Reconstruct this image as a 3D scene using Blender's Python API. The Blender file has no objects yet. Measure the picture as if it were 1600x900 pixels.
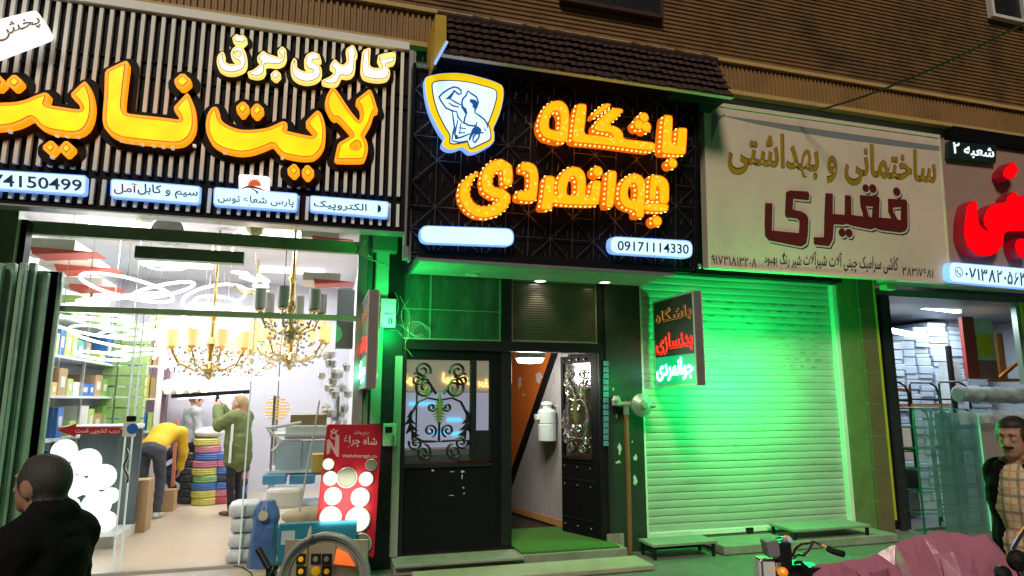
import bpy, bmesh, math, random
import numpy as np
import unicodedata
from mathutils import Vector, Matrix, noise, geometry
R = math.radians
random.seed(7)
S = bpy.context.scene
COL = S.collection

# ------------------------------------------------------------------ camera
F = 1018.0
YAW, PIT, CZ = R(16.4), R(9.75), 1.85
cd = bpy.data.cameras.new('camera')
cam = bpy.data.objects.new('camera', cd)
COL.objects.link(cam)
cam.location = (0, 0, CZ)
cam.rotation_euler = (R(90) + PIT, 0, -YAW)
cd.sensor_width = 36.0
cd.lens = 36.0 * F / 1600.0
cd.clip_start = 0.05
cd.clip_end = 800
S.camera = cam
FW = Vector((math.sin(YAW) * math.cos(PIT), math.cos(YAW) * math.cos(PIT), math.sin(PIT)))
RT = Vector((math.cos(YAW), -math.sin(YAW), 0))
UP = RT.cross(FW)
EYE = Vector((0, 0, CZ))

# ------------------------------------------------------------------ night sky, street light, exposure
w = bpy.data.worlds.new('World')
S.world = w
w.use_nodes = True
nt = w.node_tree
sky = nt.nodes.new('ShaderNodeTexSky')
sky.sky_type = 'NISHITA'
sky.sun_disc = False
sky.sun_elevation = R(30)
sky.sun_rotation = R(200)
nt.links.new(sky.outputs[0], nt.nodes['Background'].inputs[0])
nt.nodes['Background'].inputs[1].default_value = 0.0022
sl = bpy.data.lights.new('street_glow', 'SUN')
sl.energy = 1.85
sl.angle = R(14)
sl.color = (1.0, 0.86, 0.70)
so = bpy.data.objects.new('street_glow', sl)
COL.objects.link(so)
so.rotation_euler = (R(48), 0, R(-24))
S.view_settings.view_transform = 'Standard'
S.view_settings.look = 'None'
S.view_settings.exposure = 0.0
S.view_settings.gamma = 1.0
S.view_settings.use_curve_mapping = False
S.render.engine = 'CYCLES'
S.cycles.use_denoising = True
S.cycles.max_bounces = 7
S.cycles.diffuse_bounces = 3
S.cycles.glossy_bounces = 3
S.cycles.transparent_max_bounces = 14
S.cycles.sample_clamp_indirect = 4.0
S.cycles.caustics_reflective = False
S.cycles.caustics_refractive = False

# ------------------------------------------------------------------ picture measurements -> points in the place
def ray(px, py):
    return FW + RT * ((px - 800) / F) + UP * ((450 - py) / F)
def P(px, py, Y):
    d = ray(px, py)
    return EYE + d * (Y / d.y)
def PZ(px, py, Z):
    d = ray(px, py)
    return EYE + d * ((Z - CZ) / d.z)
def PX(px, py, X):
    d = ray(px, py)
    return EYE + d * (X / d.x)
V = Vector

class Plane:
    """a flat board in the place: origin o, axes U (along), V (up), N (out of its face)"""
    def __init__(s, o, U, Vv):
        s.o, s.U, s.V = V(o), V(U).normalized(), V(Vv).normalized()
        s.N = s.U.cross(s.V)
    def uv(s, px, py, off=0):
        d = ray(px, py)
        o = s.o + s.N * off
        t = (o - EYE).dot(s.N) / d.dot(s.N)
        q = EYE + d * t - o
        return (q.dot(s.U), q.dot(s.V))
    def w(s, u, v, n=0):
        return s.o + s.U * u + s.V * v + s.N * n
    def px(s, px, py, off=0, n=None):
        u, v = s.uv(px, py, off)
        return s.w(u, v, off if n is None else n)

# ------------------------------------------------------------------ materials
MATS = {}
def mat(name, col=(.5, .5, .5), rough=.55, metal=0, emit=None, es=1.0, var=.12, vscale=6, bump=0, bscale=40, spec=.5, dirt=None, dscale=2.5, damt=.5, stretch=None):
    if name in MATS: return MATS[name]
    m = bpy.data.materials.new(name); m.use_nodes = True
    n = m.node_tree; b = n.nodes['Principled BSDF']
    b.inputs['Base Color'].default_value = (*col, 1)
    b.inputs['Roughness'].default_value = rough
    b.inputs['Metallic'].default_value = metal
    b.inputs['Specular IOR Level'].default_value = spec
    tc = n.nodes.new('ShaderNodeTexCoord')
    src = tc.outputs['Object']
    if stretch:
        mp = n.nodes.new('ShaderNodeMapping'); mp.inputs['Scale'].default_value = stretch
        n.links.new(src, mp.inputs[0]); src = mp.outputs[0]
    if var > 0 or dirt:
        nz = n.nodes.new('ShaderNodeTexNoise'); nz.inputs['Scale'].default_value = vscale
        nz.inputs['Detail'].default_value = 6; nz.inputs['Roughness'].default_value = .65
        n.links.new(src, nz.inputs[0])
        mx = n.nodes.new('ShaderNodeMix'); mx.data_type = 'RGBA'
        mx.inputs[6].default_value = (*[c * (1 - var) for c in col], 1)
        mx.inputs[7].default_value = (*[min(1, c * (1 + var)) for c in col], 1)
        n.links.new(nz.outputs[0], mx.inputs[0])
        out = mx.outputs[2]
        if dirt:
            n2 = n.nodes.new('ShaderNodeTexNoise'); n2.inputs['Scale'].default_value = dscale; n2.inputs['Detail'].default_value = 9
            n2.inputs['Roughness'].default_value = .7
            n.links.new(src, n2.inputs[0])
            rp = n.nodes.new('ShaderNodeMapRange'); rp.inputs[1].default_value = .48; rp.inputs[2].default_value = .72
            rp.inputs[4].default_value = damt
            n.links.new(n2.outputs[0], rp.inputs[0])
            m2 = n.nodes.new('ShaderNodeMix'); m2.data_type = 'RGBA'
            n.links.new(rp.outputs[0], m2.inputs[0]); n.links.new(out, m2.inputs[6]); m2.inputs[7].default_value = (*dirt, 1)
            out = m2.outputs[2]
        n.links.new(out, b.inputs['Base Color'])
    if bump:
        nb = n.nodes.new('ShaderNodeTexNoise'); nb.inputs['Scale'].default_value = bscale; nb.inputs['Detail'].default_value = 4
        n.links.new(src, nb.inputs[0])
        bp = n.nodes.new('ShaderNodeBump'); bp.inputs['Strength'].default_value = bump; bp.inputs['Distance'].default_value = .01
        n.links.new(nb.outputs[0], bp.inputs['Height']); n.links.new(bp.outputs[0], b.inputs['Normal'])
    if emit:
        b.inputs['Emission Color'].default_value = (*emit, 1)
        b.inputs['Emission Strength'].default_value = es
    MATS[name] = m
    return m

def led_mat(name, c0, c1, es, scale, lo=.0, hi=.35):
    """translucent face with small bright lamps behind it"""
    if name in MATS: return MATS[name]
    m = mat(name, c0, .35, emit=c0, es=es, var=0)
    n = m.node_tree; b = n.nodes['Principled BSDF']
    tc = n.nodes.new('ShaderNodeTexCoord'); vo = n.nodes.new('ShaderNodeTexVoronoi'); vo.inputs['Scale'].default_value = scale
    n.links.new(tc.outputs['Object'], vo.inputs['Vector'])
    mr = n.nodes.new('ShaderNodeMapRange'); mr.inputs[1].default_value = lo; mr.inputs[2].default_value = hi
    mr.inputs[3].default_value = 1; mr.inputs[4].default_value = 0
    n.links.new(vo.outputs['Distance'], mr.inputs[0])
    mx = n.nodes.new('ShaderNodeMix'); mx.data_type = 'RGBA'
    mx.inputs[6].default_value = (*c0, 1); mx.inputs[7].default_value = (*c1, 1)
    n.links.new(mr.outputs[0], mx.inputs[0]); n.links.new(mx.outputs[2], b.inputs['Emission Color'])
    return m

def glass_mat(name, tint=(1, 1, 1), refl=.08, rough=.02):
    if name in MATS: return MATS[name]
    m = bpy.data.materials.new(name); m.use_nodes = True
    n = m.node_tree; n.nodes.clear()
    o = n.nodes.new('ShaderNodeOutputMaterial'); t = n.nodes.new('ShaderNodeBsdfTransparent'); g = n.nodes.new('ShaderNodeBsdfGlossy')
    t.inputs[0].default_value = (*tint, 1); g.inputs['Roughness'].default_value = rough
    lw = n.nodes.new('ShaderNodeLayerWeight'); lw.inputs[0].default_value = .25
    mr = n.nodes.new('ShaderNodeMapRange'); mr.inputs[3].default_value = refl; mr.inputs[4].default_value = min(1, refl * 5)
    n.links.new(lw.outputs['Fresnel'], mr.inputs[0])
    mx = n.nodes.new('ShaderNodeMixShader')
    n.links.new(mr.outputs[0], mx.inputs[0]); n.links.new(t.outputs[0], mx.inputs[1]); n.links.new(g.outputs[0], mx.inputs[2])
    n.links.new(mx.outputs[0], o.inputs[0])
    MATS[name] = m
    return m

def film_mat(name, col, cover):
    """cloudy wrap: lets part of what lies behind show through, with shiny creases"""
    if name in MATS: return MATS[name]
    m = glass_mat(name, (.92, .97, .95), .14, .15)
    n = m.node_tree; o = [k for k in n.nodes if k.type == 'OUTPUT_MATERIAL'][0]; old = o.inputs[0].links[0].from_socket
    d = n.nodes.new('ShaderNodeBsdfDiffuse'); d.inputs[0].default_value = (*col, 1); tr = n.nodes.new('ShaderNodeBsdfTranslucent'); tr.inputs[0].default_value = (*col, 1)
    ad = n.nodes.new('ShaderNodeMixShader'); n.links.new(d.outputs[0], ad.inputs[1]); n.links.new(tr.outputs[0], ad.inputs[2])
    nz = n.nodes.new('ShaderNodeTexNoise'); nz.inputs['Scale'].default_value = 7; nz.inputs['Detail'].default_value = 5
    tc = n.nodes.new('ShaderNodeTexCoord'); n.links.new(tc.outputs['Object'], nz.inputs[0])
    mr = n.nodes.new('ShaderNodeMapRange'); mr.inputs[1].default_value = .3; mr.inputs[2].default_value = .75; mr.inputs[3].default_value = cover * .6; mr.inputs[4].default_value = min(1, cover * 1.7)
    n.links.new(nz.outputs[0], mr.inputs[0])
    mx = n.nodes.new('ShaderNodeMixShader'); n.links.new(mr.outputs[0], mx.inputs[0]); n.links.new(old, mx.inputs[1]); n.links.new(ad.outputs[0], mx.inputs[2]); n.links.new(mx.outputs[0], o.inputs[0])
    return m

# ------------------------------------------------------------------ mesh builder
class MB:
    def __init__(s): s.v, s.f, s.m, s.mi = [], [], [], 0
    def add(s, vs, fs, mi=None):
        b = len(s.v); s.v += [tuple(x) for x in vs]
        for f in fs: s.f.append([i + b for i in f]); s.m.append(s.mi if mi is None else mi)
        return s
    def box(s, a, b):
        (x0, y0, z0), (x1, y1, z1) = a, b
        x0, x1 = sorted((x0, x1)); y0, y1 = sorted((y0, y1)); z0, z1 = sorted((z0, z1))
        return s.add([(x0, y0, z0), (x1, y0, z0), (x1, y1, z0), (x0, y1, z0), (x0, y0, z1), (x1, y0, z1), (x1, y1, z1), (x0, y1, z1)],
              [(0, 3, 2, 1), (4, 5, 6, 7), (0, 1, 5, 4), (1, 2, 6, 5), (2, 3, 7, 6), (3, 0, 4, 7)])
    def obox(s, c, X, Y, Z):
        """box from centre and three half-axis vectors"""
        c, X, Y, Z = V(c), V(X), V(Y), V(Z)
        q = [c + X * i + Y * j + Z * k for k in (-1, 1) for (i, j) in ((-1, -1), (1, -1), (1, 1), (-1, 1))]
        return s.add(q, [(0, 3, 2, 1), (4, 5, 6, 7), (0, 1, 5, 4), (1, 2, 6, 5), (2, 3, 7, 6), (3, 0, 4, 7)])
    def bar(s, p, q, w_, h_, up=(0, 0, 1)):
        p, q = V(p), V(q); d = (q - p)
        L = d.length
        if L < 1e-6: return s
        d.normalize(); a = d.cross(V(up))
        if a.length < 1e-4: a = d.cross(V((0, 1, 0)))
        a.normalize(); b = a.cross(d)
        return s.obox((p + q) / 2, d * (L / 2), a * (w_ / 2), b * (h_ / 2))
    def tube(s, pts, r, n=8, closed=False, cap=True):
        pts = [V(p) for p in pts]; k = len(pts)
        rr = r if isinstance(r, (list, tuple)) else [r] * k
        ref = None; rings = []
        for i, p in enumerate(pts):
            a = pts[(i - 1) % k] if (closed or i > 0) else p
            b = pts[(i + 1) % k] if (closed or i < k - 1) else p
            t = (b - a)
            t = t.normalized() if t.length > 1e-9 else V((0, 0, 1))
            if ref is None:
                ref = t.cross(V((0, 0, 1)))
                if ref.length < .05: ref = t.cross(V((0, 1, 0)))
            ref = (ref - t * ref.dot(t)); ref.normalize()
            bi = t.cross(ref)
            rings.append([p + (ref * math.cos(2 * math.pi * j / n) + bi * math.sin(2 * math.pi * j / n)) * rr[i] for j in range(n)])
        vs = [q for g in rings for q in g]; fs = []
        for i in range(k if closed else k - 1):
            i2 = (i + 1) % k
            for j in range(n):
                fs.append((i * n + j, i * n + (j + 1) % n, i2 * n + (j + 1) % n, i2 * n + j))
        if cap and not closed:
            fs.append(tuple(range(n - 1, -1, -1))); fs.append(tuple((k - 1) * n + j for j in range(n)))
        return s.add(vs, fs)
    def lathe(s, prof, o, axis=(0, 0, 1), n=20):
        """profile of (radius, height) along axis from o"""
        o, ax = V(o), V(axis).normalized()
        a = ax.cross(V((0, 0, 1)))
        if a.length < .05: a = ax.cross(V((0, 1, 0)))
        a.normalize(); b = ax.cross(a)
        vs = [o + ax * h + (a * math.cos(2 * math.pi * j / n) + b * math.sin(2 * math.pi * j / n)) * max(r, 1e-4) for r, h in prof for j in range(n)]
        fs = [(i * n + j, i * n + (j + 1) % n, (i + 1) * n + (j + 1) % n, (i + 1) * n + j) for i in range(len(prof) - 1) for j in range(n)]
        fs.append(tuple(range(n - 1, -1, -1))); fs.append(tuple((len(prof) - 1) * n + j for j in range(n)))
        return s.add(vs, fs)
    def ball(s, c, r, n=10, m=7):
        r = r if isinstance(r, (tuple, list)) else (r, r, r)
        c = V(c)
        prof = [(math.sin(math.pi * i / m), -math.cos(math.pi * i / m)) for i in range(m + 1)]
        vs = [(c.x + r[0] * max(a, 1e-3) * math.cos(2 * math.pi * j / n), c.y + r[1] * max(a, 1e-3) * math.sin(2 * math.pi * j / n), c.z + r[2] * h) for a, h in prof for j in range(n)]
        fs = [(i * n + j, i * n + (j + 1) % n, (i + 1) * n + (j + 1) % n, (i + 1) * n + j) for i in range(m) for j in range(n)]
        return s.add(vs, fs)
    def shape(s, loops, pl, n0, n1, back=True):
        """flat shape with holes on board pl, standing from n0 to n1 out of it"""
        loops = [l for l in loops if len(l) >= 3]
        if not loops: return s
        flat = [q for l in loops for q in l]
        ed = []; c0 = 0
        for l in loops:
            ed += [(c0 + i, c0 + (i + 1) % len(l)) for i in range(len(l))]; c0 += len(l)
        cv, _, tris = geometry.delaunay_2d_cdt([V(q) for q in flat], ed, [], 1, 1e-6)[:3]
        if tris:
            cen = np.array([[sum(cv[i].x for i in t) / len(t), sum(cv[i].y for i in t) / len(t)] for t in tris])
            odd = np.zeros(len(cen), bool)
            for l in loops:
                for i in range(len(l)):
                    (ax, ay), (bx, by) = l[i - 1], l[i]
                    odd ^= ((ay > cen[:, 1]) != (by > cen[:, 1])) & (cen[:, 0] < (bx - ax) * (cen[:, 1] - ay) / (by - ay + 1e-15) + ax)
            tris = [t for t, k in zip(tris, odd) if k]
        cfr = [pl.w(q.x, q.y, n1) for q in cv]; cbk = [pl.w(q.x, q.y, n0) for q in cv]
        fx = []
        for t in tris:
            A_ = sum(cv[t[i - 1]].x * cv[t[i]].y - cv[t[i]].x * cv[t[i - 1]].y for i in range(len(t)))
            fx.append(tuple(t) if A_ > 0 else tuple(t)[::-1])
        s.add(cfr, fx)
        if back: s.add(cbk, [f[::-1] for f in fx])
        N = len(flat)
        vs = [pl.w(a, b, n1) for a, b in flat] + [pl.w(a, b, n0) for a, b in flat]
        fs = []
        b = 0
        for l in loops:
            k = len(l)
            for i in range(k):
                j = (i + 1) % k
                fs.append((b + i, b + N + i, b + N + j, b + j))
            b += k
        return s.add(vs, fs)
    def build(s, name, mats, parent=None, smooth=False, bevel=0, origin=None):
        me = bpy.data.meshes.new(name)
        vs = [V(q) for q in s.v]
        if parent is not None: o = ORG[parent.name]
        elif origin is not None: o = V(origin)
        else:
            xs = [q.x for q in vs]; ys = [q.y for q in vs]; zs = [q.z for q in vs]
            o = V(((min(xs) + max(xs)) / 2, (min(ys) + max(ys)) / 2, min(zs)))
        me.from_pydata([q - o for q in vs], [], s.f)
        mats = mats if isinstance(mats, (list, tuple)) else [mats]
        for m in mats: me.materials.append(m)
        if len(mats) > 1: me.polygons.foreach_set('material_index', s.m)
        if smooth: me.polygons.foreach_set('use_smooth', [True] * len(me.polygons))
        me.update()
        ob = bpy.data.objects.new(name, me); COL.objects.link(ob)
        if smooth == 'auto':
            pass
        if parent is not None: ob.parent = parent
        else: ob.location = o
        ORG[ob.name] = o
        if bevel:
            md = ob.modifiers.new('bevel', 'BEVEL'); md.width = bevel; md.segments = 2; md.limit_method = 'ANGLE'
        return ob
ORG = {}
def tag(o, label, cat, group=None):
    o['label'] = label; o['category'] = cat
    if group: o['group'] = group
    return o
def thing(name, loc, label, cat, group=None):
    o = bpy.data.objects.new(name, None); COL.objects.link(o)
    o.empty_display_size = .1
    o.location = loc; ORG[o.name] = V(loc)
    return tag(o, label, cat, group)
def struct(o):
    o['kind'] = 'structure'; return o
def dup(root, loc, label=None, rotz=None, group=None):
    def cp(o, par):
        c = o.copy(); COL.objects.link(c)
        if par is not None: c.parent = par
        for ch in list(o.children): cp(ch, c)
        return c
    r = cp(root, None); r.location = loc
    if rotz is not None: r.rotation_euler = (0, 0, rotz)
    if label: r['label'] = label
    if group: r['group'] = group
    return r

# ------------------------------------------------------------------ flat shapes: distance field and its contours
def seg_d(X, Y, a, b):
    ax, ay = a; bx, by = b
    dx, dy = bx - ax, by - ay
    t = np.clip(((X - ax) * dx + (Y - ay) * dy) / (dx * dx + dy * dy + 1e-12), 0, 1)
    return (X - ax - t * dx) ** 2 + (Y - ay - t * dy) ** 2, t
def poly_d(X, Y, L):
    d = np.full(X.shape, 1e9); ins = np.zeros(X.shape, bool)
    for i in range(len(L)):
        a, b = L[i - 1], L[i]
        d = np.minimum(d, seg_d(X, Y, a, b)[0])
        c = ((a[1] > Y) != (b[1] > Y))
        ins ^= c & (X < (b[0] - a[0]) * (Y - a[1]) / (b[1] - a[1] + 1e-15) + a[0])
    return np.sqrt(d) * np.where(ins, -1, 1)
def chaikin(L, k=1):
    for _ in range(k):
        o = []
        for i in range(len(L)):
            a, b = L[i], L[(i + 1) % len(L)]
            o += [(a[0] * .8 + b[0] * .2, a[1] * .8 + b[1] * .2), (a[0] * .2 + b[0] * .8, a[1] * .2 + b[1] * .8)]
        L = o
    return L
def contours(D, x0, y0, h, level):
    """marching squares: closed loops of D = level"""
    G = D - level
    G = np.where(np.abs(G) < 1e-7, 1e-7, G)
    ny, nx = G.shape
    ins = G < 0
    code = ins[:-1, :-1] * 1 + ins[:-1, 1:] * 2 + ins[1:, 1:] * 4 + ins[1:, :-1] * 8
    jj, ii = np.nonzero((code > 0) & (code < 15))
    nxt = {}
    T = {1: [(3, 0)], 2: [(0, 1)], 3: [(3, 1)], 4: [(1, 2)], 5: [(3, 0), (1, 2)], 6: [(0, 2)], 7: [(3, 2)], 8: [(2, 3)], 9: [(2, 0)], 10: [(0, 1), (2, 3)], 11: [(2, 1)], 12: [(1, 3)], 13: [(1, 0)], 14: [(0, 3)]}
    def key(i, j, e):
        return ((i, j, 0), (i + 1, j, 1), (i, j + 1, 0), (i, j, 1))[e]
    for j, i in zip(jj.tolist(), ii.tolist()):
        for a, b in T[int(code[j, i])]: nxt[key(i, j, a)] = key(i, j, b)
    def pt(k):
        i, j, e = k
        if e == 0: t = G[j, i] / (G[j, i] - G[j, i + 1]); return (x0 + (i + t) * h, y0 + j * h)
        t = G[j, i] / (G[j, i] - G[j + 1, i]); return (x0 + i * h, y0 + (j + t) * h)
    loops = []
    while nxt:
        st = next(iter(nxt)); k = st; L = []
        while k in nxt:
            L.append(pt(k)); k = nxt.pop(k)
        if len(L) > 5: loops.append(simplify(L, h * .12))
    return [l for l in loops if len(l) >= 3]
def simplify(L, tol):
    out = [L[0]]; i = 0; n = len(L)
    while i < n - 1:
        j = i + 1
        while j + 1 < n and j - i < 14:
            a, b = L[i], L[j + 1]
            dx, dy = b[0] - a[0], b[1] - a[1]; ln = math.hypot(dx, dy) + 1e-12
            if max(abs((q[0] - a[0]) * dy - (q[1] - a[1]) * dx) / ln for q in L[i + 1:j + 1]) > tol: break
            j += 1
        out.append(L[j]); i = j
    return out[:-1] if len(out) > 3 and math.dist(out[0], out[-1]) < tol else out
class Glyphs:
    """shapes traced from the photograph, as metres on a board"""
    def __init__(s, pl, org, sc, off=0, h=.005):
        s.pl, s.org, s.sc, s.off, s.h, s.items = pl, org, sc, off, h, []
        a = s.pl.uv(org[0], org[1], off); b = s.pl.uv(org[0] + 60, org[1], off)
        s.m = math.dist(a, b) / 60 / sc
    def q(s, p):
        return s.pl.uv(s.org[0] + p[0] / s.sc, s.org[1] + p[1] / s.sc, s.off)
    def poly(s, pts, k=1):
        s.items.append(('+', chaikin([s.q(p) for p in pts], k))); return s
    def hole(s, pts, k=1):
        s.items.append(('-', chaikin([s.q(p) for p in pts], k))); return s
    def dot(s, c, r):
        s.items.append(('s', [s.q(c)], [r * s.m])); return s
    def stroke(s, pts, r):
        rr = r if isinstance(r, (list, tuple)) else [r] * len(pts)
        s.items.append(('s', [s.q(p) for p in pts], [x * s.m for x in rr])); return s
    def field(s, pad=.12):
        al = [p for it in s.items for p in it[1]]
        mr = max([max(it[2]) for it in s.items if it[0] == 's'] + [0])
        x0 = min(p[0] for p in al) - pad - mr; x1 = max(p[0] for p in al) + pad + mr
        y0 = min(p[1] for p in al) - pad - mr; y1 = max(p[1] for p in al) + pad + mr
        h = s.h
        X, Y = np.meshgrid(np.arange(x0, x1, h), np.arange(y0, y1, h))
        D = np.full(X.shape, 1e3); H = np.full(X.shape, 1e3)
        for it in s.items:
            if it[0] == '+': D = np.minimum(D, poly_d(X, Y, it[1]))
            elif it[0] == '-': H = np.minimum(H, poly_d(X, Y, it[1]))
            else:
                pts, rr = it[1], it[2]
                if len(pts) == 1: D = np.minimum(D, np.hypot(X - pts[0][0], Y - pts[0][1]) - rr[0])
                for i in range(len(pts) - 1):
                    d, t = seg_d(X, Y, pts[i], pts[i + 1])
                    D = np.minimum(D, np.sqrt(d) - (rr[i] + (rr[i + 1] - rr[i]) * t))
        D = np.maximum(D, -H)
        s.D, s.x0, s.y0 = D, x0, y0
        return s
    def loops(s, level=0):
        return contours(s.D, s.x0, s.y0, s.h, level)

# ------------------------------------------------------------------ writing
FORMS = {}
for _c in list(range(0xFB50, 0xFDFF)) + list(range(0xFE70, 0xFEFD)):
    _d = unicodedata.decomposition(chr(_c)).split()
    if len(_d) >= 2 and _d[0] in ('<initial>', '<medial>', '<final>', '<isolated>'):
        FORMS.setdefault(''.join(chr(int(x, 16)) for x in _d[1:]), {}).setdefault(_d[0][1:-1], chr(_c))
def shape_persian(t):
    """joined letter forms, in drawing order from left to right"""
    t = t.replace('لا', '\u0001').replace('لآ', '\u0002')
    LA = {'\u0001': 'لا', '\u0002': 'لآ'}
    seq = [LA.get(c, c) for c in t]
    fwd = lambda g: len(g) == 1 and 'initial' in FORMS.get(g, {})
    out = []
    for i, g in enumerate(seq):
        f = FORMS.get(g)
        if not f: out.append(g); continue
        pv = i > 0 and fwd(seq[i - 1]) and ('final' in f)
        nx = i < len(seq) - 1 and fwd(g) and ('final' in FORMS.get(seq[i + 1], {}))
        k = 'medial' if pv and nx and 'medial' in f else 'final' if pv else 'initial' if nx else 'isolated'
        out.append(f.get(k) or f.get('isolated') or g)
    res = ''.join(reversed(out))
    # digits keep their own order
    r2 = ''; run = ''
    for c in res:
        if c.isdigit() or c in '/.': run = c + run
        else: r2 += run + c; run = ''
    return r2 + run
def poly_area(vs, fs):
    return sum(abs((vs[p[i]][0] - vs[p[0]][0]) * (vs[p[i + 1]][1] - vs[p[0]][1]) - (vs[p[i + 1]][0] - vs[p[0]][0]) * (vs[p[i]][1] - vs[p[0]][1])) / 2 for p in fs for i in range(1, len(p) - 1))
def text_mesh(body, fat=0.0, res=3):
    if len(body) > 1 and all(c in '۰۱۲۳۴۵۶۷۸۹' for c in body):      # figures: set one by one
        V_, F_, x = [], [], 0
        for c in body:
            cand = [(fat, 3)] if c not in '۶۸' else [(fat + d, r_) for d in (0, .002, .004, -.004) for r_ in (2, 3, 5)]
            vs, fs = max((text_mesh(c, a, r_) for a, r_ in cand), key=lambda q: poly_area(*q))
            mn = min(a for a, _ in vs); b = len(V_)
            if c == '۰': mn -= .06
            V_ += [(a - mn + x, y) for a, y in vs]; F_ += [tuple(i + b for i in f) for f in fs]
            x += max(a for a, _ in vs) - mn + .10
        return V_, F_
    c = bpy.data.curves.new('writing', 'FONT'); c.body = body; c.offset = fat; c.resolution_u = res; c.dimensions = '2D'; c.fill_mode = 'FRONT'
    o = bpy.data.objects.new('writing', c); COL.objects.link(o)
    bpy.context.view_layer.update()
    dg = bpy.context.evaluated_depsgraph_get()
    me = bpy.data.meshes.new_from_object(o.evaluated_get(dg))
    vs = [(v.co.x, v.co.y) for v in me.vertices]; fs = [tuple(p.vertices) for p in me.polygons]
    bpy.data.objects.remove(o); bpy.data.curves.remove(c); bpy.data.meshes.remove(me)
    return vs, fs
def write(mb, body, pl, quad, off, fat=0.0, depth=.004, persian=True, mi=None, uvq=False):
    """writing fitted into the four pixel corners tl, tr, br, bl of a board (or board metres if uvq)"""
    vs, fs = text_mesh(shape_persian(body) if persian else body, fat)
    if not vs: return
    xs = [a for a, _ in vs]; ys = [b for _, b in vs]
    x0, x1, y0, y1 = min(xs), max(xs), min(ys), max(ys)
    q = quad if uvq else [pl.uv(*p, off) for p in quad]
    tl, tr, br, bl = q
    out = []
    for a, b in vs:
        s = (a - x0) / (x1 - x0); t = (b - y0) / (y1 - y0)
        u = (bl[0] * (1 - s) + br[0] * s) * (1 - t) + (tl[0] * (1 - s) + tr[0] * s) * t
        v_ = (bl[1] * (1 - s) + br[1] * s) * (1 - t) + (tl[1] * (1 - s) + tr[1] * s) * t
        out.append((u, v_))
    N = len(out)
    W = [pl.w(u, v_, off + depth) for u, v_ in out] + [pl.w(u, v_, off) for u, v_ in out]
    ff = [tuple(f) for f in fs]
    from collections import Counter
    ed = {}
    for f in fs:
        for i in range(len(f)):
            ed[(f[i], f[(i + 1) % len(f)])] = 1
    for (a, b) in list(ed):
        if (b, a) not in ed: ff.append((a, a + N, b + N, b))
    mb.add(W, ff, mi)
def rrect(pl, pts, r, off=0, n=5):
    """rounded four-cornered outline on a board from pixel corners"""
    q = [V(pl.uv(*p, off)) for p in pts]
    out = []
    for i in range(4):
        a, b, c = q[i - 1], q[i], q[(i + 1) % 4]
        d0 = (a - b).normalized(); d1 = (c - b).normalized()
        p0, p1 = b + d0 * r, b + d1 * r
        for k in range(n + 1):
            t = k / n
            out.append(tuple(p0 * (1 - t) ** 2 + b * 2 * t * (1 - t) + p1 * t * t))
    ar = sum(out[i - 1][0] * out[i][1] - out[i][0] * out[i - 1][1] for i in range(len(out)))
    return out if ar > 0 else out[::-1]

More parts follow.
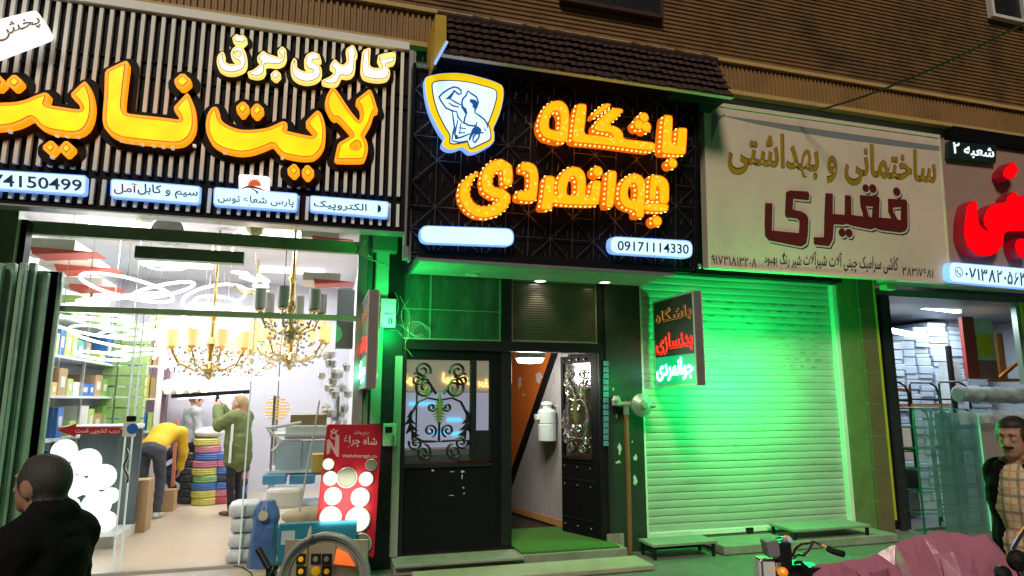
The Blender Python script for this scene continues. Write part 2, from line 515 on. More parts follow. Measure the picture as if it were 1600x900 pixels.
# ------------------------------------------------------------------ soft bodies: distance field of limbs, turned into one skin
def skin(prims, h=.012, k=.03, fold=None):
    """prims: (slot, kind, ...) with kind 'c' rounded cone p0,p1,r0,r1 or 'e' ellipsoid c,(rx,ry,rz),rot ; returns verts, faces, slot per face"""
    lo = np.full(3, 1e9); hi = -lo
    for pr in prims:
        if pr[1] == 'c':
            for p, r in ((pr[2], pr[4]), (pr[3], pr[5])):
                lo = np.minimum(lo, np.array(p) - r); hi = np.maximum(hi, np.array(p) + r)
        else:
            r = max(pr[3]); lo = np.minimum(lo, np.array(pr[2]) - r); hi = np.maximum(hi, np.array(pr[2]) + r)
    lo -= .04; hi += .04
    n = np.ceil((hi - lo) / h).astype(int) + 1
    ax = [lo[i] + np.arange(n[i]) * h for i in range(3)]
    X, Y, Z = np.meshgrid(*ax, indexing='ij')
    D = np.full(X.shape, 1e3, np.float32)
    def dist(pr, X, Y, Z):
        if pr[1] == 'c':
            p, q, r0, r1 = np.array(pr[2], float), np.array(pr[3], float), pr[4], pr[5]
            d = q - p; L = d @ d + 1e-12
            t = np.clip(((X - p[0]) * d[0] + (Y - p[1]) * d[1] + (Z - p[2]) * d[2]) / L, 0, 1)
            return np.sqrt((X - p[0] - t * d[0]) ** 2 + (Y - p[1] - t * d[1]) ** 2 + (Z - p[2] - t * d[2]) ** 2) - (r0 + (r1 - r0) * t)
        c, r = pr[2], pr[3]
        x, y, z = X - c[0], Y - c[1], Z - c[2]
        if len(pr) > 4 and pr[4] is not None:
            M = np.array(pr[4]).T
            x, y, z = M[0][0] * x + M[0][1] * y + M[0][2] * z, M[1][0] * x + M[1][1] * y + M[1][2] * z, M[2][0] * x + M[2][1] * y + M[2][2] * z
        k0 = np.sqrt((x / r[0]) ** 2 + (y / r[1]) ** 2 + (z / r[2]) ** 2)
        k1 = np.sqrt((x / r[0] ** 2) ** 2 + (y / r[1] ** 2) ** 2 + (z / r[2] ** 2) ** 2) + 1e-9
        return k0 * (k0 - 1) / k1
    def kk(pr): return pr[6] if pr[1] == 'c' and len(pr) > 6 else (pr[5] if pr[1] == 'e' and len(pr) > 5 else k)
    for pr in prims:
        d = dist(pr, X, Y, Z); q = kk(pr)
        hh = np.clip(.5 + .5 * (D - d) / q, 0, 1)
        D = D * (1 - hh) + d * hh - q * hh * (1 - hh)
    if fold:
        D = D + fold[0] * np.where(Z < fold[1], 1, 0) * (np.sin(X * 31 + Z * 23 + 2 * np.sin(Y * 17)) * np.sin(Z * 19 - X * 13 + Y * 27) + .7 * np.abs(np.sin(X * 17 - Z * 37 + Y * 21 + 1.5 * np.sin(X * 9 + Z * 11))))
    ins = D < 0
    c = np.zeros(tuple(m - 1 for m in n), int)
    for a in (0, 1):
        for b in (0, 1):
            for d in (0, 1):
                c += ins[a:n[0] - 1 + a, b:n[1] - 1 + b, d:n[2] - 1 + d]
    act = (c > 0) & (c < 8)
    idx = np.full(act.shape, -1); I = np.argwhere(act); idx[act] = np.arange(len(I))
    pos = np.zeros((len(I), 3)); cnt = np.zeros(len(I))
    cr = [(a, b, d) for a in (0, 1) for b in (0, 1) for d in (0, 1)]
    for a in cr:
        for ax_ in range(3):
            if a[ax_]: continue
            b = list(a); b[ax_] = 1
            va = D[I[:, 0] + a[0], I[:, 1] + a[1], I[:, 2] + a[2]]; vb = D[I[:, 0] + b[0], I[:, 1] + b[1], I[:, 2] + b[2]]
            mk = (va < 0) != (vb < 0)
            t = np.where(mk, va / (va - vb + 1e-12), 0)
            pp = np.array(a, float)[None, :].repeat(len(I), 0); pp[:, ax_] += t
            pos += pp * mk[:, None]; cnt += mk
    pos = (I + pos / np.maximum(cnt, 1)[:, None]) * h + lo
    F_ = []
    for ax_ in range(3):
        o1, o2 = (ax_ + 1) % 3, (ax_ + 2) % 3
        a = [slice(1, -1)] * 3; b = [slice(1, -1)] * 3
        a[ax_] = slice(0, -1); b[ax_] = slice(1, None)
        A, B = ins[tuple(a)], ins[tuple(b)]
        e = np.argwhere(A != B)
        if not len(e): continue
        e2 = e + 1; e2[:, ax_] -= 1
        sgn = A[tuple(e.T)]
        def g(da, db):
            q = e2.copy(); q[:, o1] -= da; q[:, o2] -= db
            return idx[tuple(q.T)]
        q = np.stack([g(1, 1), g(0, 1), g(0, 0), g(1, 0)], 1)
        q[~sgn] = q[~sgn][:, ::-1]
        F_.append(q)
    Fa = np.concatenate(F_)
    Fa = Fa[(Fa >= 0).all(1)]
    # smooth a little
    for _ in range(2):
        acc = np.zeros_like(pos); cc = np.zeros(len(pos))
        for i in range(4):
            a, b = Fa[:, i], Fa[:, (i + 1) % 4]
            np.add.at(acc, a, pos[b]); np.add.at(cc, a, 1); np.add.at(acc, b, pos[a]); np.add.at(cc, b, 1)
        pos = pos * .5 + .5 * acc / np.maximum(cc, 1)[:, None]
    ctr = pos[Fa].mean(1)
    best = np.full(len(ctr), 1e9); sl_ = np.zeros(len(ctr), int)
    for pr in prims:
        d = dist(pr, ctr[:, 0], ctr[:, 1], ctr[:, 2]); mk = d < best
        best[mk] = d[mk]; sl_[mk] = pr[0]
    return pos, Fa, sl_
def skin_obj(name, prims, mats, parent, Mx, h=.012, k=.03, fold=None):
    pos, Fa, sl_ = skin(prims, h, k, fold)
    o = ORG[parent.name] if parent is not None else V((0, 0, 0))
    me = bpy.data.meshes.new(name)
    vs = [(Mx @ V(p)) - o for p in pos]
    me.from_pydata(vs, [], Fa.tolist())
    for m in mats: me.materials.append(m)
    me.polygons.foreach_set('material_index', sl_.tolist()); me.polygons.foreach_set('use_smooth', [True] * len(me.polygons))
    me.update()
    ob = bpy.data.objects.new(name, me); COL.objects.link(ob)
    if parent is not None: ob.parent = parent; ORG[ob.name] = o
    else: ORG[ob.name] = V((0, 0, 0))
    return ob
# ------------------------------------------------------------------ common materials
M = {}
M['black'] = mat('black_paint', (.007, .007, .0085), .5, spec=.12, var=.3, bump=.15)
M['blackmetal'] = mat('black_metal', (.02, .021, .023), .35, .4, var=.3, bump=.2, bscale=25)
M['darkstone'] = mat('dark_stone', (.02, .022, .024), .34, spec=.3, var=.4, vscale=9, dirt=(.08, .08, .08), damt=.25, dscale=12)
M['alu'] = mat('aluminium', (.55, .56, .55), .32, .8, var=.12, vscale=20)
M['whitepaint'] = mat('white_paint', (.75, .75, .72), .5, var=.06, dirt=(.4, .38, .33), damt=.3)
M['greyslat'] = mat('grey_slat', (.88, .92, .86), .45, var=.10, vscale=12)
M['cream'] = mat('cream_panel', (.78, .64, .52), .38, var=.07, vscale=3, dirt=(.42, .37, .32), damt=.35, dscale=1.6)
M['dustystrip'] = mat('dusty_strip', (.22, .24, .26), .6, var=.15)
M['ochre_rib'] = mat('ochre_cladding', (.32, .185, .065), .6, var=.22, vscale=3, bump=.25, dirt=(.12, .08, .04), damt=.6, dscale=1.2)
M['wall_rib'] = mat('ribbed_wall', (.22, .125, .046), .7, var=.45, vscale=5, bump=.5, dirt=(.05, .036, .022), damt=.9, dscale=1.3)
M['maroon'] = mat('maroon_tile', (.045, .018, .014), .75, var=.35, vscale=8, bump=.4, dirt=(.02, .012, .012), damt=.7)
M['greenpaint'] = mat('green_paint', (.24, .40, .18), .45, var=.2, dirt=(.05, .09, .05), damt=.4)
M['greenlit'] = mat('green_lit_panel', (.24, .42, .33), .55, var=.15, dirt=(.12, .2, .15), damt=.5)
M['shutter'] = mat('shutter_slats', (.41, .42, .395), .45, var=.14, vscale=4, dirt=(.20, .19, .16), damt=.6, dscale=2.2, stretch=(.35, 1, 1.6))
M['pavement'] = mat('paving', (.16, .155, .14), .75, var=.25, vscale=9, bump=.4, dirt=(.07, .066, .06), damt=.6)
M['asphalt'] = mat('asphalt', (.045, .045, .046), .85, var=.3, vscale=30, bump=.6, bscale=120)
M['concrete'] = mat('step_concrete', (.30, .29, .25), .7, var=.2, bump=.3, dirt=(.13, .12, .1), damt=.6)
M['turf'] = mat('green_turf', (.06, .20, .025), .95, var=.4, vscale=60, bump=1.0, bscale=260)
M['browntile'] = mat('brown_tile', (.17, .115, .065), .35, var=.25, vscale=4, dirt=(.09, .06, .035), damt=.5)
M['yellowtrim'] = mat('yellow_trim', (.55, .38, .03), .45, var=.15)
M['orange_wall'] = mat('orange_wall', (.62, .15, .02), .6, var=.18, vscale=3, dirt=(.40, .36, .32), damt=.0, bump=.15)
M['peel'] = mat('bare_plaster', (.55, .53, .46), .8, var=.2, bump=.3)
M['copper'] = mat('rusty_pipe', (.32, .11, .05), .55, .2, var=.3, vscale=14)
M['valve'] = mat('grey_valve', (.38, .40, .36), .4, .5, var=.2)
M['wire'] = mat('grey_wire', (.35, .35, .33), .5, var=.1)
M['blackwire'] = mat('black_cable', (.015, .015, .015), .5, var=0)
M['chrome'] = mat('chrome', (.75, .75, .75), .14, 1.0, var=.05)
M['iron'] = mat('wrought_iron', (.03, .03, .032), .35, .6, var=.3)
M['bronze'] = mat('greenish_gold_leaf', (.34, .40, .12), .4, .5, var=.3)
M['bluegrey'] = mat('blue_tile', (.12, .35, .42), .3, var=.25, vscale=30)
# lit materials
M['or_rim'] = mat('orange_lit_edge', (.6, .2, .01), .4, emit=(1.0, .27, .004), es=1.35, var=0)
M['or_line'] = mat('brown_outline', (.10, .012, .002), .5, emit=(.30, .022, .001), es=.8, var=0)
M['or_core'] = led_mat('yellow_lit_face', (1.0, .50, .0), (1.0, .68, .0), 1.2, 5, .05, .75)
M['wh_core'] = mat('white_lit_face', (.8, .8, .8), .4, emit=(1.0, .98, .94), es=1.0, var=0)
M['wh_rim'] = mat('warm_white_edge', (.8, .7, .4), .4, emit=(1.0, .66, .16), es=1.1, var=0)
M['wh_line'] = mat('grey_outline', (.25, .2, .1), .5, emit=(.22, .15, .06), es=.6, var=0)
M['ice'] = mat('ice_blue_lightbox', (.6, .8, .95), .35, emit=(.55, .86, 1.0), es=1.05, var=0)
M['iceedge'] = mat('blue_lit_edge', (.25, .42, .85), .35, emit=(.24, .44, 1.0), es=1.0, var=0)
M['navy'] = mat('navy_print', (.01, .03, .16), .5, var=0)
M['wine'] = mat('crimson_print', (.35, .01, .06), .5, var=0)
M['sunred'] = mat('sun_red_print', (.65, .10, .03), .5, emit=(.9, .12, .02), es=.5, var=0)
M['led'] = led_mat('amber_led_face', (1.0, .36, .004), (1.0, .72, .12), 1.25, 17, .02, .34)
M['ledside'] = mat('amber_led_side', (.5, .12, .005), .4, emit=(1.0, .19, .002), es=.7, var=0)
M['leddot'] = mat('led_dot', (.9, .6, .2), .4, emit=(1.0, .68, .16), es=2.6, var=0)
M['shieldy'] = mat('shield_yellow', (.75, .5, .01), .4, emit=(1.0, .64, .0), es=.85, var=0)
M['redlit'] = mat('red_lit_face', (.6, .0, .0), .3, emit=(1.0, .0, .004), es=1.1, var=0)
M['redside'] = mat('red_letter_side', (.18, .002, .01), .4, emit=(.3, .0, .01), es=.4, var=0)
M['goldpaint'] = mat('gold_paint', (.40, .235, .012), .5, var=.15)
M['goldline'] = mat('dark_gold_outline', (.09, .05, .008), .6, var=0)
M['redpaint'] = mat('maroon_paint', (.13, .012, .012), .5, var=.15)
M['inkpaint'] = mat('black_print', (.02, .018, .018), .6, var=.2)
M['paleline'] = mat('pale_outline', (.62, .55, .50), .6, var=0)
M['neon_g'] = mat('green_neon', (.1, .6, .4), .4, emit=(.05, 1.0, .40), es=4.5, var=0)
M['neon_gw'] = mat('white_green_neon', (.5, .9, .8), .4, emit=(.62, 1.0, .90), es=3.0, var=0)
M['neon_r'] = mat('red_neon', (.6, .05, .03), .4, emit=(1.0, .03, .015), es=3.2, var=0)
M['neon_off'] = mat('unlit_neon_glow', (.55, .22, .08), .5, emit=(.9, .30, .08), es=.5, var=0)  # this neon is off; a faint orange glow is put into its material
M['lamp'] = mat('white_lamp', (.9, .9, .9), .4, emit=(1, .98, .94), es=5, var=0)

# ------------------------------------------------------------------ ground
FLOOR = .25
YF = 7.2
g = MB(); g.add([(-400, -400, 0), (400, -400, 0), (400, 400, 0), (-400, 400, 0)], [(0, 1, 2, 3)])
struct(g.build('street', M['asphalt'], origin=(0, 0, 0)))
g = MB(); g.box((-14, 5.35, .004), (18, 7.6, .13))
struct(g.build('pavement', M['pavement'], bevel=.015, origin=(0, 6, 0)))
g = MB(); g.box((-14, 5.19, .004), (18, 5.345, .15))
struct(g.build('kerb', M['concrete'], bevel=.02, origin=(0, 5.3, 0)))

# ------------------------------------------------------------------ the building over the shops
XL, XR = -9.0, 13.5
zf0 = P(1148, 141, 6.6).z; zf1 = P(1148, 101, 6.6).z          # ribbed fascia band
root = thing('upper_building', (2, 7.2, 0), 'ochre ribbed upper storey running above all the shop signs', 'building')
def ribs_v(mb, x0, x1, z0, z1, y, pitch, dep):
    n = int((x1 - x0) / pitch); vs = []; fs = []
    for i in range(n + 1):
        x = x0 + i * pitch
        for dx, dy in ((0, 0), (.38, 0), (.5, dep), (.88, dep)):
            vs += [(x + dx * pitch, y + dy, z0), (x + dx * pitch, y + dy, z1)]
    k = len(vs) // 2
    mb.add(vs, [(2 * i, 2 * i + 2, 2 * i + 3, 2 * i + 1) for i in range(k - 1)])
def ribs_h(mb, x0, x1, z0, z1, y, pitch, dep):
    n = int((z1 - z0) / pitch); vs = []
    for i in range(n + 1):
        z = z0 + i * pitch
        for dz, dy in ((0, 0), (.55, 0), (.65, dep), (.92, dep)):
            vs += [(x0, y + dy, z + dz * pitch), (x1, y + dy, z + dz * pitch)]
    k = len(vs) // 2
    mb.add(vs, [(2 * i, 2 * i + 1, 2 * i + 3, 2 * i + 2) for i in range(k - 1)])
b = MB(); ribs_v(b, XL, XR, zf0, zf1, 6.6, .062, .022)
b.build('fascia', M['ochre_rib'], root)
b = MB(); b.box((XL, 6.585, zf0 - .055), (XR, 6.7, zf0 - .002)); b.box((XL, 6.56, zf1 + .002), (XR, 6.72, zf1 + .05))
b.build('fascia_trim', mat('ochre_trim', (.55, .38, .14), .55, var=.3, vscale=20), root)
b = MB(); ribs_h(b, XL, XR, zf1 + .07, zf1 + 2.6, 6.68, .058, .014)
b.build('ribbed_wall', M['wall_rib'], root)
b = MB(); b.box((XL, 6.72, zf0 - .05), (XR, 7.1, zf1 + 2.6))
b.build('wall_core', M['black'], root)
b = MB(); b.box((XL, 6.72, zf0 - .5), (XR, 7.1, zf0 - .052))
b.build('green_lit_gap', M['greenlit'], root)  # green light in the gap is put into the panel colour
for xa, xb in ((XL, -3.47), (12.72, XR)):
    b = MB(); b.box((xa, 7.2, .13), (xb, 7.6, zf0 - .03)); b.build('street_wall', mat('plaster_wall', (.30, .26, .2), .75, var=.2, bump=.3, dirt=(.15, .13, .1), damt=.5), root)
def window(pts, Y):
    q = [P(*p, Y) for p in pts]
    x0, x1 = q[0].x, q[1].x; z1, z0 = q[0].z, q[1].z
    m = MB(); m.box((x0, Y - .01, z0), (x1, Y + .03, z1))
    wd = m.build('window', M['darkstone'], root)
    m = MB()
    for a, c in (((x0 - .05, z0 - .05), (x1 + .05, z0)), ((x0 - .05, z1), (x1 + .05, z1 + .05)), ((x0 - .05, z0), (x0, z1)), ((x1, z0), (x1 + .05, z1))):
        m.box((a[0], Y - .06, a[1]), (c[0], Y + .03, c[1]))
    return wd, m
wd, m = window([(880, -60), (1028, 26)], 6.64); m.build('window_frame', M['maroon'], wd)
wd, m = window([(1530, -120), (1596, 34)], 6.64); m.build('window_frame', M['whitepaint'], wd)

# ------------------------------------------------------------------ tiled canopy above the gym sign
YC = 5.95
a = P(697, 92, YC); c = P(1146, 148, YC); zc = (a.z + c.z) / 2
cz1 = P(1146, 82, YC).z
root = thing('roof_canopy', (2.3, 6.3, zc), 'dark maroon tiled canopy with a thin pale edge above the gym sign', 'canopy')
x0, x1 = P(690, 92, YC).x, c.x
m = MB()
nrow, ncol = 6, 36
zt, yb = cz1 + .03, YC + .30
m = MB()
for r_ in range(nrow):
    t0, t1 = r_ / nrow, (r_ + 1) / nrow
    for k in range(ncol):
        xa = x0 + (x1 - x0) * k / ncol; xb = x0 + (x1 - x0) * (k + 1) / ncol
        jit = random.uniform(-.008, .008)
        ya, za = YC - .025 + (yb - YC) * t0, zc + .02 + (zt - zc) * t0 + jit
        yc_, zc_ = YC + .012 + (yb - YC) * t1, zc + .02 + (zt - zc) * t1 + jit
        vs = []
        for q in range(6):
            s_ = q / 5; hh = math.sin(s_ * math.pi) * .02
            vs += [(xa + (xb - xa) * s_, ya - hh, za), (xa + (xb - xa) * s_, yc_ - hh, zc_)]
        fs = [(2 * q, 2 * q + 2, 2 * q + 3, 2 * q + 1) for q in range(5)]
        fs += [tuple([2 * q for q in range(6)][::-1]) ]
        m.add(vs, fs)
m.build('roof_tiles', M['maroon'], root)
m = MB()
for k in range(ncol // 2): m.tube([V((x0 + (x1 - x0) * (2 * k) / ncol, yb, zt + .02 + random.uniform(-.008, .008))), V((x0 + (x1 - x0) * (2 * k + 2.1) / ncol, yb, zt + .01))], .05, 8)
m.build('ridge_tiles', M['maroon'], root)
m = MB(); m.add([(x, y, z) for x in (x0, x1) for y, z in ((YC + .03, zc + .03), (yb, zt), (6.58, zt), (6.58, zc + .03))], [(0, 1, 2, 3), (7, 6, 5, 4), (0, 4, 5, 1), (1, 5, 6, 2)]); m.build('roof_core', M['maroon'], root)
m = MB(); m.box((x0, YC - .012, zc), (x1, YC + .05, zc + .018))
m.build('edge_strip', mat('pale_edge', (.72, .52, .5), .4, .2, var=.1), root)
m = MB(); m.box((x0 + .02, YC + .055, zc + .02), (x1 - .02, 6.55, zc + .05)); 
m.build('underside', M['black'], root)
m = MB()   # yellow end board
q = [P(680, 24, YC - .02), P(697, 26, YC - .02), P(697, 66, YC - .02), P(678, 100, YC - .02)]
pl = Plane(q[3], (1, 0, 0), (0, 0, 1))
m.shape([[((k - pl.o).dot(pl.U), (k - pl.o).dot(pl.V)) for k in q][::-1]], pl, -.5, .02)
m.build('end_board', M['yellowtrim'], root)
m = MB(); m.bar(q[2] + V((.004, -.03, -.012)), q[3] + V((.004, -.03, -.012)), .03, .025)
m.build('end_edge', M['iceedge'], root)

# ------------------------------------------------------------------ left slatted sign
YS = 6.45
zs0 = P(300, 335, YS).z; zs1 = P(400, 46, YS).z
xs0, xs1 = P(-190, 300, YS).x, P(634, 240, YS).x
SL = Plane((0, YS, 0), (1, 0, 0), (0, 0, 1))
sgn = thing('slatted_sign', (-1.2, YS, zs0), 'wide black sign with pale vertical slats and big orange lit letters over the lighting shop', 'sign')
m = MB(); m.box((xs0, YS + .02, zs0), (xs1, YS + .14, zs1 + .1)); m.box((xs0, YS - .03, zs0 - .03), (xs1, YS + .14, zs0 - .002))
m.build('board', M['black'], sgn)
m = MB()
u0 = SL.uv(91, 22)[0]; du = (SL.uv(254, 60)[0] - u0) / 10.0
k0 = int((u0 - xs0) / du)
zb = P(380, 268, YS).z - .12
for k in range(-k0, 60):
    x = u0 + k * du
    if x > xs1 - .02: break
    m.box((x - du * .19, YS - .022, zb), (x + du * .19, YS + .018, zs1 - .02))
for k in range(-k0, 60):
    x = u0 + k * du
    if x > xs1 - .02: break
    m.box((x - du * .17, YS - .02, zs0 + .02), (x + du * .17, YS + .018, zb - .08))
m.build('slats', M['greyslat'], sgn)
m = MB()
for zz in (P(250, 98, YS).z, P(250, 122, YS).z): m.box((xs0, YS - .004, zz - .006), (xs1, YS + .012, zz + .006))
m.build('slat_rails', M['black'], sgn)
m = MB(); m.box((xs0, YS - .05, zs1), (xs1, YS + .02, zs1 + .085))
m.build('top_strip', M['greyslat'], sgn)
m = MB(); m.box((xs0, YS - .035, zs0 - .045), (xs1 + .06, YS + .14, zs0 - .031)); m.box((xs1 + .004, YS - .05, zs0 - .3), (xs1 + .05, YS + .1, zs1)); m.box((xs1 + .056, YS - .03, zs0 - .32), (xs1 + .075, YS + .1, zs1))
m.build('sign_frame', M['alu'], sgn)

def neon_word(parent, glyphs, d0, d1, mats, inset, core, backing=None):
    """raised lit letters with a rim, an outline and a core"""
    bd = MB()
    bk = MB()
    for gl in glyphs:
        gl.field(.13)
        bd.mi = 0; bd.shape(gl.loops(0), gl.pl, d0, d1)
        bd.mi = 1; bd.shape(gl.loops(-inset), gl.pl, d1, d1 + .003, back=False)
        bd.mi = 2; bd.shape(gl.loops(-core), gl.pl, d1, d1 + .006, back=False)
        if backing: bk.shape(gl.loops(backing), gl.pl, .024, .03, back=False)
    if backing: bk.build('letter_backing', M['black'], parent)
    return bd.build('lettering', mats, parent)
D1 = .12
A = lambda: Glyphs(SL, (0, 90), 5, D1)
B_ = lambda: Glyphs(SL, (310, 120), 5, D1)
gl = [A().poly([(820,100),(900,60),(985,22),(1005,40),(985,200),(965,380),(980,425),(1010,440),(1150,455),(1300,472),(1405,487),(1395,455),(1350,395),(1400,340),(1460,275),(1480,290),(1515,370),(1530,460),(1525,560),(1490,630),(1430,675),(1360,685),(1200,670),(1050,655),(940,640),(860,600),(815,550),(800,490),(805,400),(815,300),(818,200)]),
      A().poly([(1425,112),(1505,185),(1425,258),(1348,185)]),
      A().poly([(545,290),(600,235),(660,180),(690,210),(720,290),(732,380),(722,470),(690,545),(640,590),(570,605),(450,590),(370,575),(300,540),(262,490),(240,475),(180,510),(100,540),(0,553),(-120,560),(-220,530),(-280,470),(-300,390),(-285,300),(-250,260),(-225,300),(-220,340),(-180,360),(-100,370),(0,352),(110,350),(200,330),(280,295),(350,270),(385,285),(375,330),(360,360),(400,375),(500,390),(600,405),(632,400),(610,355)]),
      A().poly([(110,122),(186,190),(110,258),(38,190)]).poly([(-20,122),(50,190),(-20,258),(-95,190)]),
      A().poly([(400,638),(458,700),(395,768),(320,700)]).poly([(515,640),(590,705),(515,780),(452,710)])]
neon_word(sgn, gl, .03, D1, [M['or_rim'], M['or_line'], M['or_core']], .026, .032, .07)
gl = [B_().poly([(830,360),(880,305),(930,258),(965,290),(990,370),(995,460),(985,540),(950,600),(900,640),(820,645),(720,630),(650,610),(610,570),(582,530),(520,560),(420,595),(320,605),(200,580),(110,530),(65,450),(55,370),(70,290),(105,238),(140,232),(160,260),(165,310),(190,355),(250,390),(330,415),(430,415),(540,400),(610,370),(660,345),(695,360),(690,395),(680,420),(740,435),(830,455),(890,465),(905,450),(880,420)]),
      B_().poly([(350,185),(405,240),(345,320),(283,240)]).poly([(455,197),(522,258),(455,328),(397,265)]),
      B_().poly([(750,670),(800,735),(750,795),(683,728)]).poly([(850,678),(915,745),(855,812),(797,745)]),
      B_().poly([(1040,80),(1075,95),(1130,180),(1190,270),(1240,330),(1255,345),(1268,290),(1262,240),(1222,185),(1280,140),(1340,92),(1365,140),(1395,240),(1405,270),(1380,275),(1370,290),(1350,360),(1310,430),(1290,460),(1320,510),(1325,580),(1305,640),(1290,660),(1180,662),(1060,658),(1075,590),(1090,520),(1150,485),(1200,455),(1170,420),(1110,350),(1080,325),(1062,335),(1030,310),(985,215),(1000,150)]).hole([(1200,548),(1240,512),(1252,540),(1232,554)])]
neon_word(sgn, gl, .03, D1, [M['or_rim'], M['or_line'], M['or_core']], .026, .032, .07)
C_ = lambda: Glyphs(SL, (330, 40), 5.333, .1, .004)
gl = [C_().poly([(1260,205),(1330,180),(1325,250),(1320,330),(1345,350),(1395,355),(1420,350),(1395,300),(1385,280),(1395,240),(1540,215),(1535,310),(1470,325),(1460,335),(1490,370),(1490,420),(1460,450),(1400,460),(1320,450),(1265,430),(1245,380),(1250,300)]).hole([(1420,262),(1530,240),(1530,250),(1420,273)]),
      C_().poly([(1120,195),(1185,155),(1215,220),(1220,250),(1205,260),(1200,380),(1170,420),(1130,430),(1085,420),(1075,450),(1050,490),(990,495),(925,480),(920,455),(1000,420),(1030,375),(985,345),(1000,310),(1030,275),(1060,310),(1100,330),(1130,300),(1130,250)]),
      C_().poly([(690,265),(715,290),(710,340),(740,370),(790,385),(850,380),(800,365),(775,330),(775,280),(800,235),(850,215),(900,235),(915,280),(920,300),(870,290),(850,300),(870,310),(910,335),(925,380),(915,430),(870,465),(800,480),(730,465),(680,430),(660,380),(665,310)]),
      C_().poly([(545,220),(590,168),(625,200),(630,260),(610,310),(560,335),(480,325),(450,330),(455,380),(430,420),(380,432),(310,415),(300,385),(350,370),(400,330),(410,305),(375,270),(430,205),(470,235),(520,250),(565,265),(585,260)]),
      C_().poly([(537,362),(590,410),(540,462),(485,412)]),
      C_().poly([(95,210),(115,240),(110,290),(140,320),(200,320),(235,305),(180,280),(160,240),(175,190),(220,162),(265,180),(295,240),(300,320),(275,370),(200,400),(130,400),(70,370),(45,320),(50,250)]).hole([(205,235),(222,222),(245,235),(225,250)]),
      C_().poly([(210,68),(240,85),(270,75),(305,120),(265,160),(235,145),(205,150),(170,105)])]
neon_word(sgn, gl, .03, .1, [M['wh_rim'], M['wh_line'], M['wh_core']], .015, .022, .045)

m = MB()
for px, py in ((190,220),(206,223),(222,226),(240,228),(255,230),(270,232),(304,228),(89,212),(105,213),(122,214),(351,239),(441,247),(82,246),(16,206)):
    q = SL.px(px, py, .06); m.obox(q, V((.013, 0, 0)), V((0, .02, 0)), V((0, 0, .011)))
m.build('reflection_spots', mat('reflection_white', (.85, .85, .8), .3, emit=(1, .95, .85), es=.35, var=0), sgn)  # bright reflections below the letters, put in as small glowing boxes
# lit boxes along the bottom of the slatted sign
def lightbox(parent, pl, pts, r, d0, d1, name='light_box', rim=True):
    m = MB(); lp = rrect(pl, pts, r, d1)
    m.mi = 1; m.shape([lp], pl, d0, d1)
    cx = sum(a for a, _ in lp) / len(lp); cy = sum(b for _, b in lp) / len(lp)
    W_ = max(a for a, _ in lp) - min(a for a, _ in lp); H_ = max(b for _, b in lp) - min(b for _, b in lp)
    e = .012
    m.mi = 0; m.shape([[(cx + (a - cx) * (1 - 2 * e / W_), cy + (b - cy) * (1 - 2 * e / H_)) for a, b in lp]], pl, d1, d1 + .004, back=False)
    return m.build(name, [M['ice'], M['iceedge']], parent)
bx = lightbox(sgn, SL, [(-60, 262), (136, 274), (134, 305), (-60, 292)], .03, .0, .06)
m = MB(); write(m, '0174150499', SL, [(-50, 269), (128, 281), (128, 299), (-50, 288)], .066, .012, persian=False); m.build('phone_number', M['navy'], bx)
bx = lightbox(sgn, SL, [(173, 279), (314, 291), (312, 319), (172, 308)], .03, .0, .06)
m = MB(); write(m, 'سیم و کابل', SL, [(215, 286), (309, 295), (309, 312), (215, 307)], .066, .012); m.build('company_name', M['navy'], bx)
m = MB(); write(m, 'آمل', SL, [(178, 284), (214, 287), (214, 305), (178, 303)], .066, .012); m.build('company_name', M['wine'], bx)
bx = lightbox(sgn, SL, [(334, 292), (466, 302), (464, 330), (333, 321)], .03, .0, .06)
m = MB(); write(m, 'پارس شعاع توس', SL, [(340, 303), (459, 311), (459, 326), (340, 319)], .066, .008); m.build('company_name', M['navy'], bx)
m = MB(); lp = rrect(SL, [(373, 272), (421, 276), (421, 300), (373, 297)], .03, .06); m.shape([lp], SL, .0, .064)
bb = m.build('emblem_panel', M['wh_core'], bx)
m = MB(); gs = Glyphs(SL, (300, 200), 4, .068, .003)
cx, cy = 390, 362
pts = []
for k in range(21):
    a_ = math.pi * k / 20; r_ = 52 if k % 2 == 0 else 34
    pts.append((cx + r_ * math.cos(a_), cy - r_ * math.sin(a_)))
gs.poly(pts, 0); gs.field(.03); m.shape(gs.loops(0), SL, .064, .068, back=False)
m.build('sun_mark', M['sunred'], bb)
m = MB(); gs = Glyphs(SL, (300, 200), 4, .069, .003); gs.stroke([(305, 380), (340, 368), (380, 368), (420, 378), (460, 394)], [1, 5, 7, 5, 1]).stroke([(370, 375), (410, 400), (400, 412)], [2, 5, 1]); gs.field(.03); m.shape(gs.loops(0), SL, .066, .07, back=False)
m.build('wave_mark', M['navy'], bb)
bx = lightbox(sgn, SL, [(484, 305), (608, 315), (606, 341), (484, 330)], .03, .0, .06)
m = MB(); write(m, 'الکتروپیک', SL, [(490, 312), (573, 319), (573, 334), (490, 326)], .066, .012); m.build('company_name', M['navy'], bx)
m = MB(); c0 = SL.uv(590, 326, .066)
for rr_, a0, a1 in ((.035, -90, 90),):
    m.shape([[(c0[0] + rr_ * math.cos(R(a0 + (a1 - a0) * k / 14)), c0[1] + rr_ * 1.15 * math.sin(R(a0 + (a1 - a0) * k / 14))) for k in range(15)]], SL, .066, .07, back=False)
m.build('globe_mark', M['navy'], bx)
m = MB()
m.tube([SL.w(c0[0] + .048 * math.cos(k * .2618), c0[1] + .055 * math.sin(k * .2618), .066) for k in range(24)], .003, 5, True)
m.build('ring_mark', M['iceedge'], bx)
